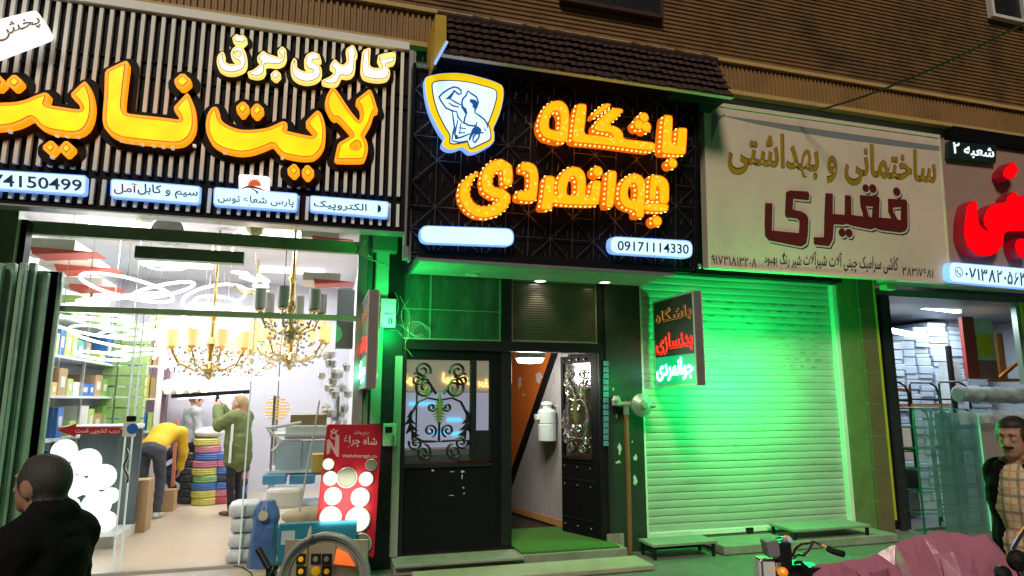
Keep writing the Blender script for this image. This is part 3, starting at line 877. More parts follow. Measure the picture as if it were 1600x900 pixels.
# tilted white light box at the far left of the sign
tb = MB(); q = [(-70, 48), (58, 15), (73, 44), (-55, 92)]
tb.mi = 0; tb.shape([rrect(SL, q, .05, .22)], SL, .02, .22)
tbo = tb.build('tilted_light_box', [M['wh_core']], sgn)
m = MB(); write(m, 'پخش', SL, [(-8, 40), (60, 22), (65, 42), (-3, 70)], .224, .01); m.build('outlined_word', mat('bronze_print', (.30, .17, .08), .5, var=.1), tbo)

# ------------------------------------------------------------------ gym sign
s_ = .1
GY = Plane((0, 6.4, P(640, 385, 6.4).z), (1, 0, 0), (0, -s_, 1))
gym = thing('gym_sign', (2.5, 6.5, GY.o.z), 'black gym sign with glowing amber letters, metal lattice and lit shield emblem', 'sign')
tl = GY.uv(650, 100); br = GY.uv(1087, 424)
gu0, gu1 = (GY.uv(650, 100)[0] + GY.uv(640, 385)[0]) / 2, (GY.uv(1089, 165)[0] + br[0]) / 2
gv0, gv1 = GY.uv(860, 407)[1], (tl[1] + GY.uv(1089, 165)[1]) / 2
m = MB()
def plbox(mb, pl, u0, v0, u1, v1, n0, n1):
    c = pl.w((u0 + u1) / 2, (v0 + v1) / 2, (n0 + n1) / 2)
    return mb.obox(c, pl.U * (abs(u1 - u0) / 2), pl.V * (abs(v1 - v0) / 2), pl.N * ((n1 - n0) / 2))
plbox(m, GY, gu0, gv0 - .03, gu1, gv1, -.16, -.06)
m.build('board', M['black'], gym)
m = MB(); st = .235; nu = int((gu1 - gu0) / st); nv = int((gv1 - gv0) / st)
stu, stv = (gu1 - gu0) / nu, (gv1 - gv0) / nv
rr = random.Random(3)
for i in range(nu + 1):
    for j in range(nv + 1):
        u, v_ = gu0 + i * stu, gv0 + j * stv
        if i < nu and rr.random() < .55: m.bar(GY.w(u, v_, -.03), GY.w(u + stu, v_, -.03), .007, .007)
        if j < nv: m.bar(GY.w(u, v_, -.028), GY.w(u, v_ + stv, -.028), .009, .009)
        if i < nu and j < nv:
            if (i + j) % 2: m.bar(GY.w(u, v_, -.026), GY.w(u + stu, v_ + stv, -.026), .007, .007)
            else: m.bar(GY.w(u + stu, v_, -.026), GY.w(u, v_ + stv, -.026), .007, .007)
        if i < nu:
            for q_ in range(2):
                x = u + stu * (q_ + .5) / 2 * 1.0; m.bar(GY.w(x, v_ + .02, -.02), GY.w(x, v_ + .1, -.0), .008, .008)
m.build('lattice', mat('lattice_metal', (.17, .165, .19), .3, .8, var=.2), gym)
for ua, ub in ((gu0 - .03, gu0), (gu1, gu1 + .03)):
    m = MB(); plbox(m, GY, ua, gv0 - .04, ub, gv1 + .02, -.16, -.0); m.build('side_trim', M['black'], gym)
DG = .17
z6 = lambda: Glyphs(GY, (700, 230), 7.5, DG)
z7 = lambda: Glyphs(GY, (880, 240), 7.5, DG)
z8 = lambda: Glyphs(GY, (820, 140), 5.926, DG)
def led_word(glyphs):
    bd = MB(); dots = MB()
    for gl in glyphs:
        gl.field(.04)
        L = gl.loops(0)
        bd.mi = 1; bd.shape(L, GY, .02, DG)
        bd.mi = 2; bd.shape(gl.loops(-.010), GY, DG, DG + .004, back=False)
        bd.mi = 0; bd.shape(gl.loops(-.014), GY, DG, DG + .008, back=False)
        for l in L:
            acc = 0
            for i in range(len(l)):
                a, b = l[i - 1], l[i]; d = math.dist(a, b); acc += d
                while acc > .055:
                    acc -= .055; t = 1 - acc / max(d, 1e-6)
                    p = (a[0] + (b[0] - a[0]) * t, a[1] + (b[1] - a[1]) * t)
                    c = GY.w(p[0], p[1], .09 + .04)
                    nrm = (GY.U * (b[1] - a[1]) - GY.V * (b[0] - a[0]))
                    if nrm.length > 1e-9: nrm.normalize()
                    dots.obox(c + nrm * .0, GY.U * .0085, GY.V * .0085, GY.N * .011)
    w_ = bd.build('lettering', [M['led'], M['ledside'], M['or_rim']], gym)
    dots.build('led_dots', M['leddot'], w_)
led_word([z8().poly([(130,380),(125,310),(150,240),(165,190),(200,140),(250,110),(300,98),(350,105),(395,150),(415,220),(410,350),(400,480),(330,490),(260,475),(180,450)]).hole([(265,205),(300,195),(325,230),(325,320),(315,385),(270,375),(225,360),(225,290),(240,235)]),
          z8().poly([(482,140),(500,128),(565,132),(575,160),(565,280),(548,410),(630,415),(740,430),(820,440),(800,410),(740,395),(680,390),(640,375),(640,330),(700,260),(810,165),(900,175),(915,195),(860,260),(800,310),(780,325),(830,335),(880,360),(910,400),(915,455),(1050,470),(1215,490),(1210,575),(1050,560),(800,525),(600,505),(430,490),(440,400),(460,250)]),
          z8().poly([(740,125),(795,130),(800,150),(720,210),(650,260),(625,250),(640,205)]),
          z8().dot((1105,258), 48).dot((1055,325), 50).dot((1125,345), 52),
          z8().poly([(1290,240),(1310,232),(1370,240),(1370,330),(1360,500),(1405,510),(1415,360),(1430,350),(1500,355),(1505,380),(1495,560),(1485,605),(1400,605),(1260,595),(1265,500),(1275,350)]),
          z8().dot((1370,682), 48)])
led_word([z6().stroke([(345,300),(260,370),(205,450),(190,540),(205,620),(260,700),(340,752),(440,765),(560,735),(640,670),(670,590),(620,545),(530,530),(465,480),(450,400),(475,290),(540,225),(620,205),(690,245),(700,330),(697,395)], [16,40,60,66,68,68,68,70,70,70,70,66,66,70,70,70,70,70,68,66,64]),
          z6().poly([(850,180),(930,168),(1000,190),(1045,240),(1065,340),(1055,500),(1035,635),(930,640),(800,620),(805,530),(830,505),(935,510),(950,400),(945,310),(920,290),(845,280)]),
          z7().poly([(-220,295),(-200,255),(-100,265),(-90,325),(-105,475),(-60,480),(-80,405),(-60,305),(-20,225),(50,165),(130,148),(200,165),(250,220),(272,300),(262,505),(310,505),(340,310),(450,315),(440,450),(420,610),(250,610),(0,600),(-125,580),(-125,665),(-275,660),(-250,545),(-230,405)]).hole([(110,265),(140,280),(155,340),(150,480),(100,490),(45,480),(45,400),(65,320)]),
          z7().dot((405,210), 62),
          z7().poly([(525,195),(630,200),(625,330),(605,500),(585,640),(490,635),(505,450),(515,300)]),
          z7().poly([(655,450),(670,370),(720,290),(790,240),(860,230),(920,260),(960,320),(970,400),(960,570),(950,675),(945,755),(850,750),(845,670),(780,660),(700,620),(660,550)]).poly([(940,575),(1240,582),(1230,690),(940,675)]).poly([(1000,552),(1010,400),(1020,260),(1080,245),(1160,260),(1215,300),(1245,370),(1240,600),(1120,588),(1122,410),(1098,385),(1085,556)]).hole([(820,345),(855,365),(865,430),(855,540),(820,555),(775,530),(757,470),(770,390)]),
          z7().dot((1100,790), 62)])
# shield emblem
zs = lambda off: Glyphs(GY, (650, 100), 6.43, off, .004)
outer = [(85,150),(110,125),(240,95),(400,88),(520,100),(660,135),(790,175),(878,222),(880,340),(850,480),(810,580),(775,650),(790,700),(785,790),(700,840),(620,880),(545,895),(500,860),(470,830),(400,860),(340,865),(290,845),(258,815),(275,760),(290,745),(240,680),(190,590),(140,480),(105,350),(90,240)]
inner = [(165,190),(250,172),(400,172),(540,190),(680,225),(805,265),(805,340),(775,450),(730,570),(715,600),(735,640),(748,720),(740,760),(650,800),(550,850),(530,800),(520,770),(470,785),(380,800),(340,790),(350,750),(345,705),(290,620),(230,500),(190,380),(170,270)]
sh = MB(); g1 = zs(.14).poly(outer).field(.04)
sh.mi = 1; sh.shape(g1.loops(0), GY, .02, .14); sh.mi = 0; sh.shape(g1.loops(-.006), GY, .14, .146, back=False)
sho = sh.build('shield_border', [M['shieldy'], M['iceedge']], gym)
m = MB(); g1 = zs(.148).poly(inner).field(.04)
m.mi = 1; m.shape(g1.loops(.012), GY, .14, .149, back=False); m.mi = 0; m.shape(g1.loops(0), GY, .14, .153, back=False)
m.build('shield_field', [mat('pale_blue_lit', (.7, .85, .9), .4, emit=(.66, .95, 1.0), es=.95, var=0), M['navy']], sho)
ST = [[(455,300),(452,262),(420,238),(380,230),(330,250),(270,290),(232,330),(250,370),(300,440),(360,468),(412,480)],
      [(455,300),(425,302),(382,266),(372,295),(342,345),(300,348)], [(342,350),(400,385),(455,412)], [(330,390),(372,420),(432,430)],
      [(520,268),(505,312),(470,350),(460,390),(470,430),(500,452),(512,492)], [(520,270),(562,300),(608,330),(626,380),(612,430),(592,460),(592,490)],
      [(592,490),(640,520),(690,560),(715,600),(722,640)], [(512,490),(490,540),(482,590),(530,615),(600,622),(612,585)], [(455,430),(500,492)],
      [(365,482),(376,560),(386,640),(370,700),(360,772)], [(410,480),(420,530),(470,590)], [(420,560),(390,700),(400,750),(470,730),(540,700)],
      [(440,640),(500,650)], [(430,690),(492,690)], [(450,600),(438,700)], [(600,640),(640,690),(680,690)],
      [(570,770),(575,735),(600,702),(638,695),(630,740),(592,788),(570,770)], [(360,772),(440,787),(520,770)], [(690,650),(700,670)]]
gf = zs(.156)
for st_ in ST: gf.stroke(st_, [5] + [8] * (len(st_) - 2) + [5])
gf.poly([(540,350),(600,360),(622,392),(592,452),(566,430),(570,400),(540,382)]).poly([(570,640),(620,620),(662,662),(645,690),(600,690),(562,722),(542,772),(525,760),(550,690)])
gf.poly([(300,348),(350,300),(375,268),(372,300),(342,350)]).poly([(470,420),(515,490),(500,510),(470,460)]).poly([(388,705),(430,720),(400,755)])
gf.field(.03); m = MB(); m.shape(gf.loops(0), GY, .15, .157, back=False)
m.build('flexing_figure', mat('blue_drawing', (.01, .07, .28), .5, emit=(.005, .08, .32), es=.7, var=0), sho)
bx = lightbox(gym, GY, [(656, 352), (803, 357), (803, 385), (656, 380)], .085, .0, .1)
bx = lightbox(gym, GY, [(953, 369), (1082, 376), (1082, 404), (953, 396)], .085, .0, .1)
m = MB(); write(m, '09171114330', GY, [(965, 376), (1076, 382), (1076, 397), (965, 391)], .106, .008, persian=False); m.build('phone_number', M['navy'], bx)

# soffit under the gym sign, with three downlights
zso = P(860, 418, 6.42).z
sof = thing('sign_soffit', (2.4, 6.8, zso), 'pale soffit under the gym sign holding three round downlights', 'soffit')
sx0, sx1 = P(657, 404, 6.42).x, P(1047, 431, 6.42).x
m = MB(); m.box((sx0, 6.42, zso), (sx1, 7.19, zso + .04))
for k in range(9): m.box((sx0, 6.5 + k * .075, zso - .004), (sx1, 6.5 + k * .075 + .06, zso - .0005))
m.build('panel', mat('soffit_white', (.6, .62, .58), .45, var=.1, dirt=(.3, .3, .26), damt=.4), sof)
m = MB(); m.box((sx0 - .03, 6.395, zso + .02), (sx1 + .03, 6.418, zso + .11)); m.build('front_fascia', M['black'], sof)
m = MB(); m.box((sx0 - .03, 6.392, zso - .012), (sx1 + .03, 6.418, zso + .018)); m.build('soffit_trim', M['alu'], sof)
m = MB(); m.box((sx0 - .03, 6.42, zso - .012), (sx0 - .002, 7.19, zso + .05)); m.build('soffit_trim', M['alu'], sof)
for i, (px, py) in enumerate(((738, 429), (844, 438), (945, 440))):
    c = PZ(px, py, zso - .006); m = MB()
    m.lathe([(.062, 0), (.085, 0), (.085, -.012), (.066, -.014), (.062, -.004)], c, n=24)
    d = m.build('downlight', M['whitepaint'], sof, smooth=False)
    m = MB(); m.lathe([(.061, -.002), (.055, -.006), (.001, -.008)], c, n=20)
    m.build('lens', [mat('unlit_lens_glow', (.4, .45, .4), .3, emit=(.3, .8, .5), es=.15, var=0), mat('bright_lens', (.9, .9, .9), .3, emit=(1, .98, .93), es=14, var=0), mat('warm_lens', (.9, .9, .8), .3, emit=(1, .86, .45), es=9, var=0)][i], d)  # the unlit lens has a faint green glow put into its material
    if i:
        ld = bpy.data.lights.new('downlight_lamp', 'SPOT'); ld.energy = 14 if i == 1 else 7; ld.spot_size = R(100); ld.spot_blend = .8; ld.shadow_soft_size = .05
        ld.color = (1, .95, .85) if i == 1 else (1, .8, .45)
        lo_ = bpy.data.objects.new('downlight_lamp', ld); COL.objects.link(lo_); lo_.location = c + V((0, 0, -.03))

# ------------------------------------------------------------------ painted cream sign
WS = Plane((0, 6.5, P(1095, 416, 6.5).z), (1, 0, 0), (0, -.04, 1))
ps = thing('painted_sign', (6.2, 6.5, WS.o.z), 'unlit cream sign with gold and maroon painted lettering over the roller shutter', 'sign')
wu0 = (WS.uv(1109, 164)[0] + WS.uv(1095, 416)[0]) / 2; wu1 = (WS.uv(1482, 213)[0] + WS.uv(1471, 443)[0]) / 2
wv0 = WS.uv(1280, 430)[1]; wv1 = (WS.uv(1109, 160)[1] + WS.uv(1480, 212)[1]) / 2
m = MB(); plbox(m, WS, wu0 + .02, wv0 + .02, wu1 - .02, wv1 - .03, -.06, 0); m.build('panel', M['cream'], ps)
m = MB()
plbox(m, WS, wu0, wv0, wu0 + .035, wv1, -.1, .012); plbox(m, WS, wu1 - .02, wv0, wu1, wv1, -.1, .012)
plbox(m, WS, wu0 + .036, wv1 - .045, wu1 - .021, wv1, -.1, .012); plbox(m, WS, wu0 + .036, wv0, wu1 - .021, wv0 + .03, -.1, .012)
m.build('sign_frame', M['cream'], ps)
m = MB(); gs = Glyphs(WS, (0, 0), 1, .002, .006)
gs.poly([(1113,178),(1200,190),(1300,205),(1400,219),(1472,229),(1471,236),(1400,228),(1300,215),(1240,205),(1180,193),(1130,181),(1122,190),(1117,206),(1111,225)], 0).field(.03)
m.shape(gs.loops(0), WS, .001, .003, back=False); m.build('torn_strip', M['dustystrip'], ps)
vs_q = [(1137, 199), (1463, 237), (1463, 301), (1137, 271)]
m = MB(); m.mi = 0; write(m, 'ساختمانی و بهداشتی', WS, vs_q, .002, .030, depth=.002); m.mi = 1; write(m, 'ساختمانی و بهداشتی', WS, vs_q, .005, .014, depth=.002)
m.build('lettering', [M['goldline'], M['goldpaint']], ps)
def fq(dx, dy):
    o = lambda L: [(a + dx, b + dy) for a, b in L]
    g_ = Glyphs(WS, (1180, 270), 6.154, .004, .004)
    g_.poly(o([(95,290),(165,295),(160,555),(420,580),(425,465),(400,440),(300,430),(285,400),(295,190),(330,170),(500,180),(520,200),(515,265),(365,250),(360,355),(440,370),(490,400),(510,440),(505,600),(490,680),(440,710),(130,650),(95,610),(90,500)]), 0)
    g_.poly(o([(675,195),(745,200),(745,395),(860,405),(862,215),(920,220),(925,405),(1040,420),(1012,320),(1005,215),(1180,225),(1195,245),(1190,430),(1310,440),(1280,380),(1275,250),(1440,255),(1460,275),(1465,520),(1445,560),(1400,575),(1200,550),(1150,530),(1110,545),(930,510),(880,490),(850,500),(755,495),(745,640),(710,705),(565,690),(560,620),(660,620),(665,400)]), 0)
    g_.hole(o([(1065,320),(1130,325),(1120,430),(1090,420)]), 0).hole(o([(1320,335),(1400,330),(1400,455),(1370,450),(1330,380)]), 0)
    for c, r_ in (((1062,148),34),((1130,152),38),((1360,182),38),((835,575),35),((900,580),36)): g_.dot((c[0] + dx, c[1] + dy), r_)
    return g_.field(.05)
m = MB(); g0, g1 = fq(0, 0), fq(20, 26)
m.mi = 1; m.shape(g1.loops(.002), WS, .001, .003, back=False)
m.mi = 2; m.shape(fq(8, 11).loops(.008), WS, .003, .005, back=False)
m.mi = 0; m.shape(g0.loops(0), WS, .005, .007, back=False)
m.build('lettering', [M['redpaint'], M['inkpaint'], M['paleline']], ps)
for tx, qd, ft, nm in (('کاشی سرامیک چینی آلات شیرآلات', [(1255, 394), (1403, 398), (1403, 431), (1255, 420)], .004, 'small_lettering'), ('شیر رنگ بهبود', [(1194, 394), (1252, 396), (1252, 420), (1194, 415)], .004, 'small_lettering'), ('۰۹۱۷۳۱۸۱۳۲۰۸', [(1108, 398), (1182, 404), (1182, 418), (1108, 412)], .0, 'phone_number'), ('۳۸۳۱۷۶۸۱', [(1410, 417), (1458, 421), (1458, 434), (1410, 430)], .004, 'phone_number')):
    m = MB(); write(m, tx, WS, qd, .002, ft, depth=.002); m.build(nm, M['inkpaint'], ps)
m = MB(); m.ball(WS.px(1131, 179, .01), .014); m.ball(WS.px(1092, 416, .02), .03); m.build('fixing', M['valve'], ps)

# ------------------------------------------------------------------ red letter sign at the right edge
rs = thing('red_letter_sign', (9.6, 6.5, WS.o.z), 'taupe sign with raised red letters and a pale blue phone box at the right edge', 'sign')
ru0, ru1 = wu1 + .004, wu1 + 3.2
m = MB(); plbox(m, WS, ru0, wv0 - .02, ru1, wv1 - .06, -.08, 0); m.build('panel', mat('taupe_panel', (.40, .28, .23), .4, var=.08, dirt=(.3, .22, .2), damt=.3), rs)
m = MB(); plbox(m, WS, ru0 + .2, wv1 - .055, ru1, wv1 + .14, -.1, .05); m.build('top_edge', M['black'], rs)
zr = lambda: Glyphs(WS, (1470, 210), 3.6, .16)
m = MB()
gl = [zr().poly([(150,390),(182,370),(205,380),(205,470),(222,520),(270,550),(235,500),(250,430),(290,390),(370,380),(372,345),(415,318),(440,352),(500,330),(580,350),(640,310),(680,400),(640,520),(560,560),(480,545),(380,545),(355,560),(350,620),(320,665),(270,690),(200,680),(150,640),(130,580),(132,480)]),
      zr().poly([(350,205),(385,160),(410,152),(437,195),(415,245),(380,257),(348,235)], 0), zr().dot((460,640), 44), zr().dot((560,645), 44)]
for q_ in gl:
    q_.field(.04); m.mi = 1; m.shape(q_.loops(0), WS, .01, .16); m.mi = 0; m.shape(q_.loops(-.008), WS, .16, .168, back=False)
m.build('lettering', [M['redlit'], M['redside']], rs)
m = MB(); q = [(1483, 220), (1557, 227), (1556, 255), (1482, 247)]
m.shape([rrect(WS, q, .01, .06)], WS, .0, .06); bb = m.build('branch_plate', mat('dark_plate', (.02, .03, .035), .3, var=.2), rs)
m = MB(); write(m, 'شعبه ۲', WS, [(1489, 222), (1553, 231), (1553, 250), (1489, 244)], .062, .014); m.build('lettering', mat('white_blue_lit', (.8, .9, .9), .4, emit=(.75, .95, 1), es=1.1, var=0), bb)
bx = lightbox(rs, WS, [(1483, 409), (1700, 428), (1700, 460), (1483, 440)], .09, .0, .09)
m = MB(); write(m, '۰۷۱۳۸۲۰۵۶۳', WS, [(1508, 416), (1603, 424), (1603, 448), (1508, 436)], .096, .014); m.build('phone_number', mat('teal_print', (.02, .16, .30), .5, var=0), bx)
m = MB(); c0 = WS.uv(1498, 425, .096)
m.tube([WS.w(c0[0] + .062 * math.cos(k * .2618), c0[1] + .066 * math.sin(k * .2618), .096) for k in range(24)], .005, 5, True)
m.tube([WS.w(c0[0] + a, c0[1] + b, .096) for a, b in ((-.03, .025), (-.025, 0), (0, -.025), (.025, -.03))], [.011, .006, .006, .011], 6)
m.build('phone_icon', mat('teal_print', (.02, .16, .30), .5, var=0), bx)
# ------------------------------------------------------------------ gym entrance
def fbox(mb, p0, p1, Y, y0, y1):
    """upright box whose front face (at depth Y) runs from pixel corner p0 to p1"""
    a, c = P(*p0, Y), P(*p1, Y)
    return mb.box((a.x, y0, c.z), (c.x, y1, a.z))
gx0, gx1 = P(624, 700, YF).x, P(945, 700, YF).x
gz1 = P(800, 549, YF).z
gmid0, gmid1 = P(770, 700, YF).x, P(800, 700, YF).x
# stone pier between the lighting shop and the gym
px0, px1 = P(572, 600, YF).x, P(603, 600, YF).x
pier = thing('stone_pier', ((px0 + gx0) / 2, YF, 0), 'narrow polished black stone pier between the lighting shop and the gym door', 'pier')
m = MB(); m.box((px0, YF - .02, .13), (gx0 - .004, YF + .5, zso + .9)); m.build('stone_slab', M['darkstone'], pier)
m = MB()
for a, c in (((588, 380), (594, 662)), ((618, 556), (620.5, 870))):
    fbox(m, a, c, YF - .05, YF - .05, YF - .021)
m.build('cable_trunking', mat('grey_trunking', (.34, .35, .33), .5, var=.15), pier)
m = MB(); fbox(m, (590, 372), (606, 478), YF - .06, YF - .06, YF - .022); m.build('upper_trunking', M['whitepaint'], pier)
mt = MB(); fbox(mt, (596, 466), (618, 512), YF - .14, YF - .14, YF - .061)
mb_ = tag(mt.build('meter_box', M['whitepaint'], None, bevel=.01), 'pale electric meter box with small dark marks on the pier left of the gym transom', 'meter box')
m = MB(); fbox(m, (600, 489), (614, 491), YF - .143, YF - .146, YF - .1405); fbox(m, (607, 496), (609, 506), YF - .143, YF - .146, YF - .1405); fbox(m, (611, 496), (613, 506), YF - .143, YF - .146, YF - .1405)
m.build('marks', M['inkpaint'], mb_)
mt = MB(); fbox(mt, (599, 662), (619, 697), YF - .09, YF - .09, YF - .0215)
ic = tag(mt.build('intercom', M['whitepaint'], None, bevel=.008), 'pale door intercom with grey screen and buttons left of the gym door', 'intercom')
m = MB(); fbox(m, (602, 667), (613, 676), YF - .092, YF - .094, YF - .0905); m.build('screen', M['blackmetal'], ic)
m = MB()
for k in range(4): fbox(m, (612, 680 + k * 4), (617, 682 + k * 4), YF - .092, YF - .095, YF - .0905)
m.build('buttons', M['valve'], ic)
# loose wires around the meter
m = MB(); rr = random.Random(5)
for k in range(4):
    a = P(rr.uniform(600, 640), rr.uniform(440, 470), YF - .1); c = P(rr.uniform(618, 655), rr.uniform(520, 560), YF - .06)
    pts = []
    for i in range(9):
        t = i / 8; q = a.lerp(c, t); q.x += math.sin(t * 6 + k) * .06; q.z -= math.sin(t * math.pi) * .08 * rr.uniform(.2, 1.4); q.y = min(q.y, YF - .03); pts.append(q)
    m.tube(pts, .0026, 5)
for k in range(4):
    c = P(650 + k * 3, 513 + k * 2, YF - .06)
    m.tube([c + V((.10 * math.cos(i * .5), rr.uniform(-.01, .01), .08 * math.sin(i * .5))) for i in range(12)], .0026, 5)
tag(m.build('loose_wires', M['wire']), 'tangle of loose grey wires above the closed gym door', 'wires')

ent = thing('doorway', ((gx0 + gx1) / 2, YF, FLOOR), 'black metal gym door frame with two transom panels over it', 'door frame')
fz = zso + .02
m = MB()
m.box((gx0, YF, FLOOR - .1), (gx0 + .055, YF + .12, gz1)); m.box((gx1 - .05, YF, FLOOR - .1), (gx1 + .02, YF + .14, fz))
m.box((gx0, YF - .01, gz1), (gx1 - .052, YF + .13, gz1 + .11))
ztp = P(700, 541, YF).z
xm = P(793, 490, YF).x
m.box((xm - .06, YF - .005, gz1 + .112), (xm + .05, YF + .13, fz))
m.box((gx0 - .14, YF + .1, gz1 + .112), (gx1 - .052, YF + .16, fz))
m.build('door_frame', M['blackmetal'], ent)
m = MB(); m.box((gx0 - .1, YF + .05, gz1 + .13), (xm - .062, YF + .098, fz)); tp = m.build('transom_panel', mat('dusty_green_panel', (.07, .10, .08), .35, var=.4, vscale=5, dirt=(.3, .32, .27), damt=.5, dscale=6, stretch=(1, 1, .25)), ent)
m = MB()
xa, xb = P(672, 480, YF).x, P(677, 480, YF).x
m.box((gx0 - .1, YF + .035, P(700, 483, YF).z - .012), (xm - .07, YF + .048, P(700, 483, YF).z)); m.box((xa, YF + .033, gz1 + .13), (xa + .02, YF + .0465, fz))
m.box((gx0 - .08, YF + .02, gz1 + .112), (xm - .065, YF + .05, gz1 + .13)); m.box((xm - .09, YF + .03, gz1 + .132), (xm - .068, YF + .0475, fz))
m.build('transom_bars', mat('dusty_trim', (.32, .34, .3), .5, var=.3), tp)
m = MB(); m.box((xm + .055, YF + .05, gz1 + .13), (gx1 - .056, YF + .098, fz))
tp = m.build('transom_panel', mat('brown_slat_glass', (.12, .10, .07), .2, var=.3, vscale=4, stretch=(.4, 1, 12)), ent); tp['label'] = 'brown slatted transom panel'
m = MB()
n = 26
for k in range(n):
    z = gz1 + .14 + (fz - gz1 - .16) * k / n; m.box((xm + .06, YF + .042, z), (gx1 - .06, YF + .0495, z + .009))
m.build('blind_slats', mat('brown_slat', (.16, .13, .09), .4, var=.3), tp)
m = MB()
xe = gx1 - .056
for a, c in (((xm + .055, gz1 + .115), (xe, gz1 + .135)), ((xm + .055, fz - .03), (xe, fz - .012)), ((xm + .055, gz1 + .136), (xm + .07, fz - .031)), ((xe - .015, gz1 + .136), (xe, fz - .031))): m.box((a[0], YF + .02, a[1]), (c[0], YF + .041, c[1]))
m.build('panel_frame', mat('tan_trim', (.30, .27, .2), .45, var=.2), tp)

# scrolls and leaves of a wrought-iron grille
def spiral(c, r0, r1, a0, a1, n=22, y=0):
    return [V((c[0] + (r0 + (r1 - r0) * i / n) * math.cos(R(a0 + (a1 - a0) * i / n)), y, c[1] + (r0 + (r1 - r0) * i / n) * math.sin(R(a0 + (a1 - a0) * i / n)))) for i in range(n + 1)]
def leaf(mb, path, wid, y=0):
    """serrated leaf along a path"""
    n = len(path)
    for i in range(n - 1):
        a, b = path[i], path[i + 1]; d = (b - a); p = V((-d.z, 0, d.x)).normalized()
        ww = wid * math.sin(math.pi * (i + .7) / n)
        for sg in (-1, 1):
            tip = a + p * sg * ww + d * 1.4
            mb.add([a + V((0, -.012, 0)), b + V((0, -.012, 0)), tip + V((0, -.002, 0)), a + V((0, .008, 0)), b + V((0, .008, 0))], [(0, 1, 2), (3, 2, 4), (0, 2, 3), (1, 4, 2), (0, 3, 4, 1)])

def grille(parent, T, w_, h_, dense=False):
    """iron work in local x 0..w, z 0..h, placed by T"""
    m = MB(); g = MB()
    def tb(pts, r=.011, mb=m): mb.tube([T @ p for p in pts], r, 6)
    cx = w_ * .52
    for sg in (-1, 1):
        X = lambda q: V((cx + sg * q[0] * w_, 0, q[1] * h_))
        mir = lambda L: [V((cx + sg * (p.x - cx), p.y, p.z)) for p in L]
        rr_ = .115 * w_
        tb(mir(spiral((cx + .28 * w_, .89 * h_), rr_ * 1.15, .02, 200, -330)))
        tb(mir(spiral((cx + .36 * w_, .80 * h_), rr_ * .95, .018, 60, 560)))
        tb(mir(spiral((cx + .23 * w_, .72 * h_), rr_ * 1.5, .03, 90, -420)))
        tb([X((.06, .66)), X((.2, .80)), X((.33, .81))]); tb([X((.02, .60)), X((.2, .62)), X((.34, .58)), X((.44, .46)), X((.45, .36)), X((.40, .25)), X((.25, .2)), X((.05, .195))])
        tb(mir(spiral((cx + .14 * w_, .30 * h_), rr_ * .9, .015, 250, -260)))
        tb(mir(spiral((cx + .12 * w_, .53 * h_), rr_ * .6, .012, 200, 600)))
        tb(mir(spiral((cx + .36 * w_, .18 * h_), rr_ * .95, .015, 20, -500)))
        tb(mir(spiral((cx + .24 * w_, .09 * h_), rr_ * 1.1, .018, 100, 640)))
        lp = [X((.44, .50)), X((.46, .44)), X((.455, .38)), X((.43, .31)), X((.38, .25))]
        mm = MB(); leaf(m, [T @ p for p in lp], .07)
        leaf(g, [T @ X((.2 + .02 * k, .74 - .03 * k)) for k in range(4)], .05)
    sp = [V((cx, 0, h_ * (.66 - .028 * k))) for k in range(11)]
    leaf(g, [T @ p for p in sp], .085); leaf(g, [T @ (p + V((0, -.01, .01))) for p in sp], .05)
    tb([V((cx, 0, h_ * .62)), V((cx, 0, h_ * .2))], .01)
    tb([V((cx - .36 * w_, 0, h_ * .20)), V((cx - .36 * w_, 0, h_ * .76))], .006)
    tb([V((cx - .4 * w_, 0, h_ * .185)), V((w_ * .98, 0, h_ * .2))], .006)
    gr = m.build('grille', M['iron'], parent)
    g.build('gilded_leaves', M['bronze'], gr)
# closed leaf
dl = thing('gym_door', ((gx0 + gmid1) / 2, YF + .05, FLOOR), 'closed black steel gym door with a scrolled iron grille over mirrored glass', 'door')
dx0, dx1 = gx0 + .06, P(800, 700, YF).x
gz_t, gz_b = P(700, 562, YF).z, P(690, 722, YF).z
glx0, glx1 = P(633, 640, YF).x, P(767, 640, YF).x
yd = YF + .03
m = MB()
m.box((dx0, yd, FLOOR + .02), (dx1, yd + .06, gz_b - .02)); m.box((dx0, yd, gz_b - .019), (glx0, yd + .06, gz1 - .004)); m.box((glx1, yd, gz_b - .019), (dx1, yd + .06, gz1 - .004)); m.box((glx0 + .001, yd, gz_t), (glx1 - .001, yd + .06, gz1 - .004))
m.build('leaf', M['black'], dl, bevel=.004)
m = MB()
m.box((glx0 - .02, yd - .018, gz_b - .06), (glx1 + .02, yd - .002, gz_b - .025))
xv0, xv1 = P(737, 640, YF).x, P(745, 640, YF).x
m.box((xv0, yd - .012, gz_b), (xv1, yd + .03, gz_t)); m.box((gmid0 + .1, yd - .02, FLOOR + .03), (dx1, yd - .002, gz1 - .01))
zq = P(755, 673, YF).z
m.box((xv1 + .001, yd - .008, gz_b), (glx1, yd + .03, zq))
m.build('mouldings', M['blackmetal'], dl, bevel=.004)
m = MB(); m.box((glx0, yd + .04, gz_b), (glx1, yd + .05, gz_t))
mg = mat('mirror_glass', (.66, .67, .70), .012, .95, var=.04)
m.build('mirror_pane', mg, dl)
grille(dl, Matrix.Translation((glx0 + .02, yd + .015, gz_b)), (xv0 - glx0 - .03), gz_t - gz_b)
m = MB(); rr = random.Random(2)
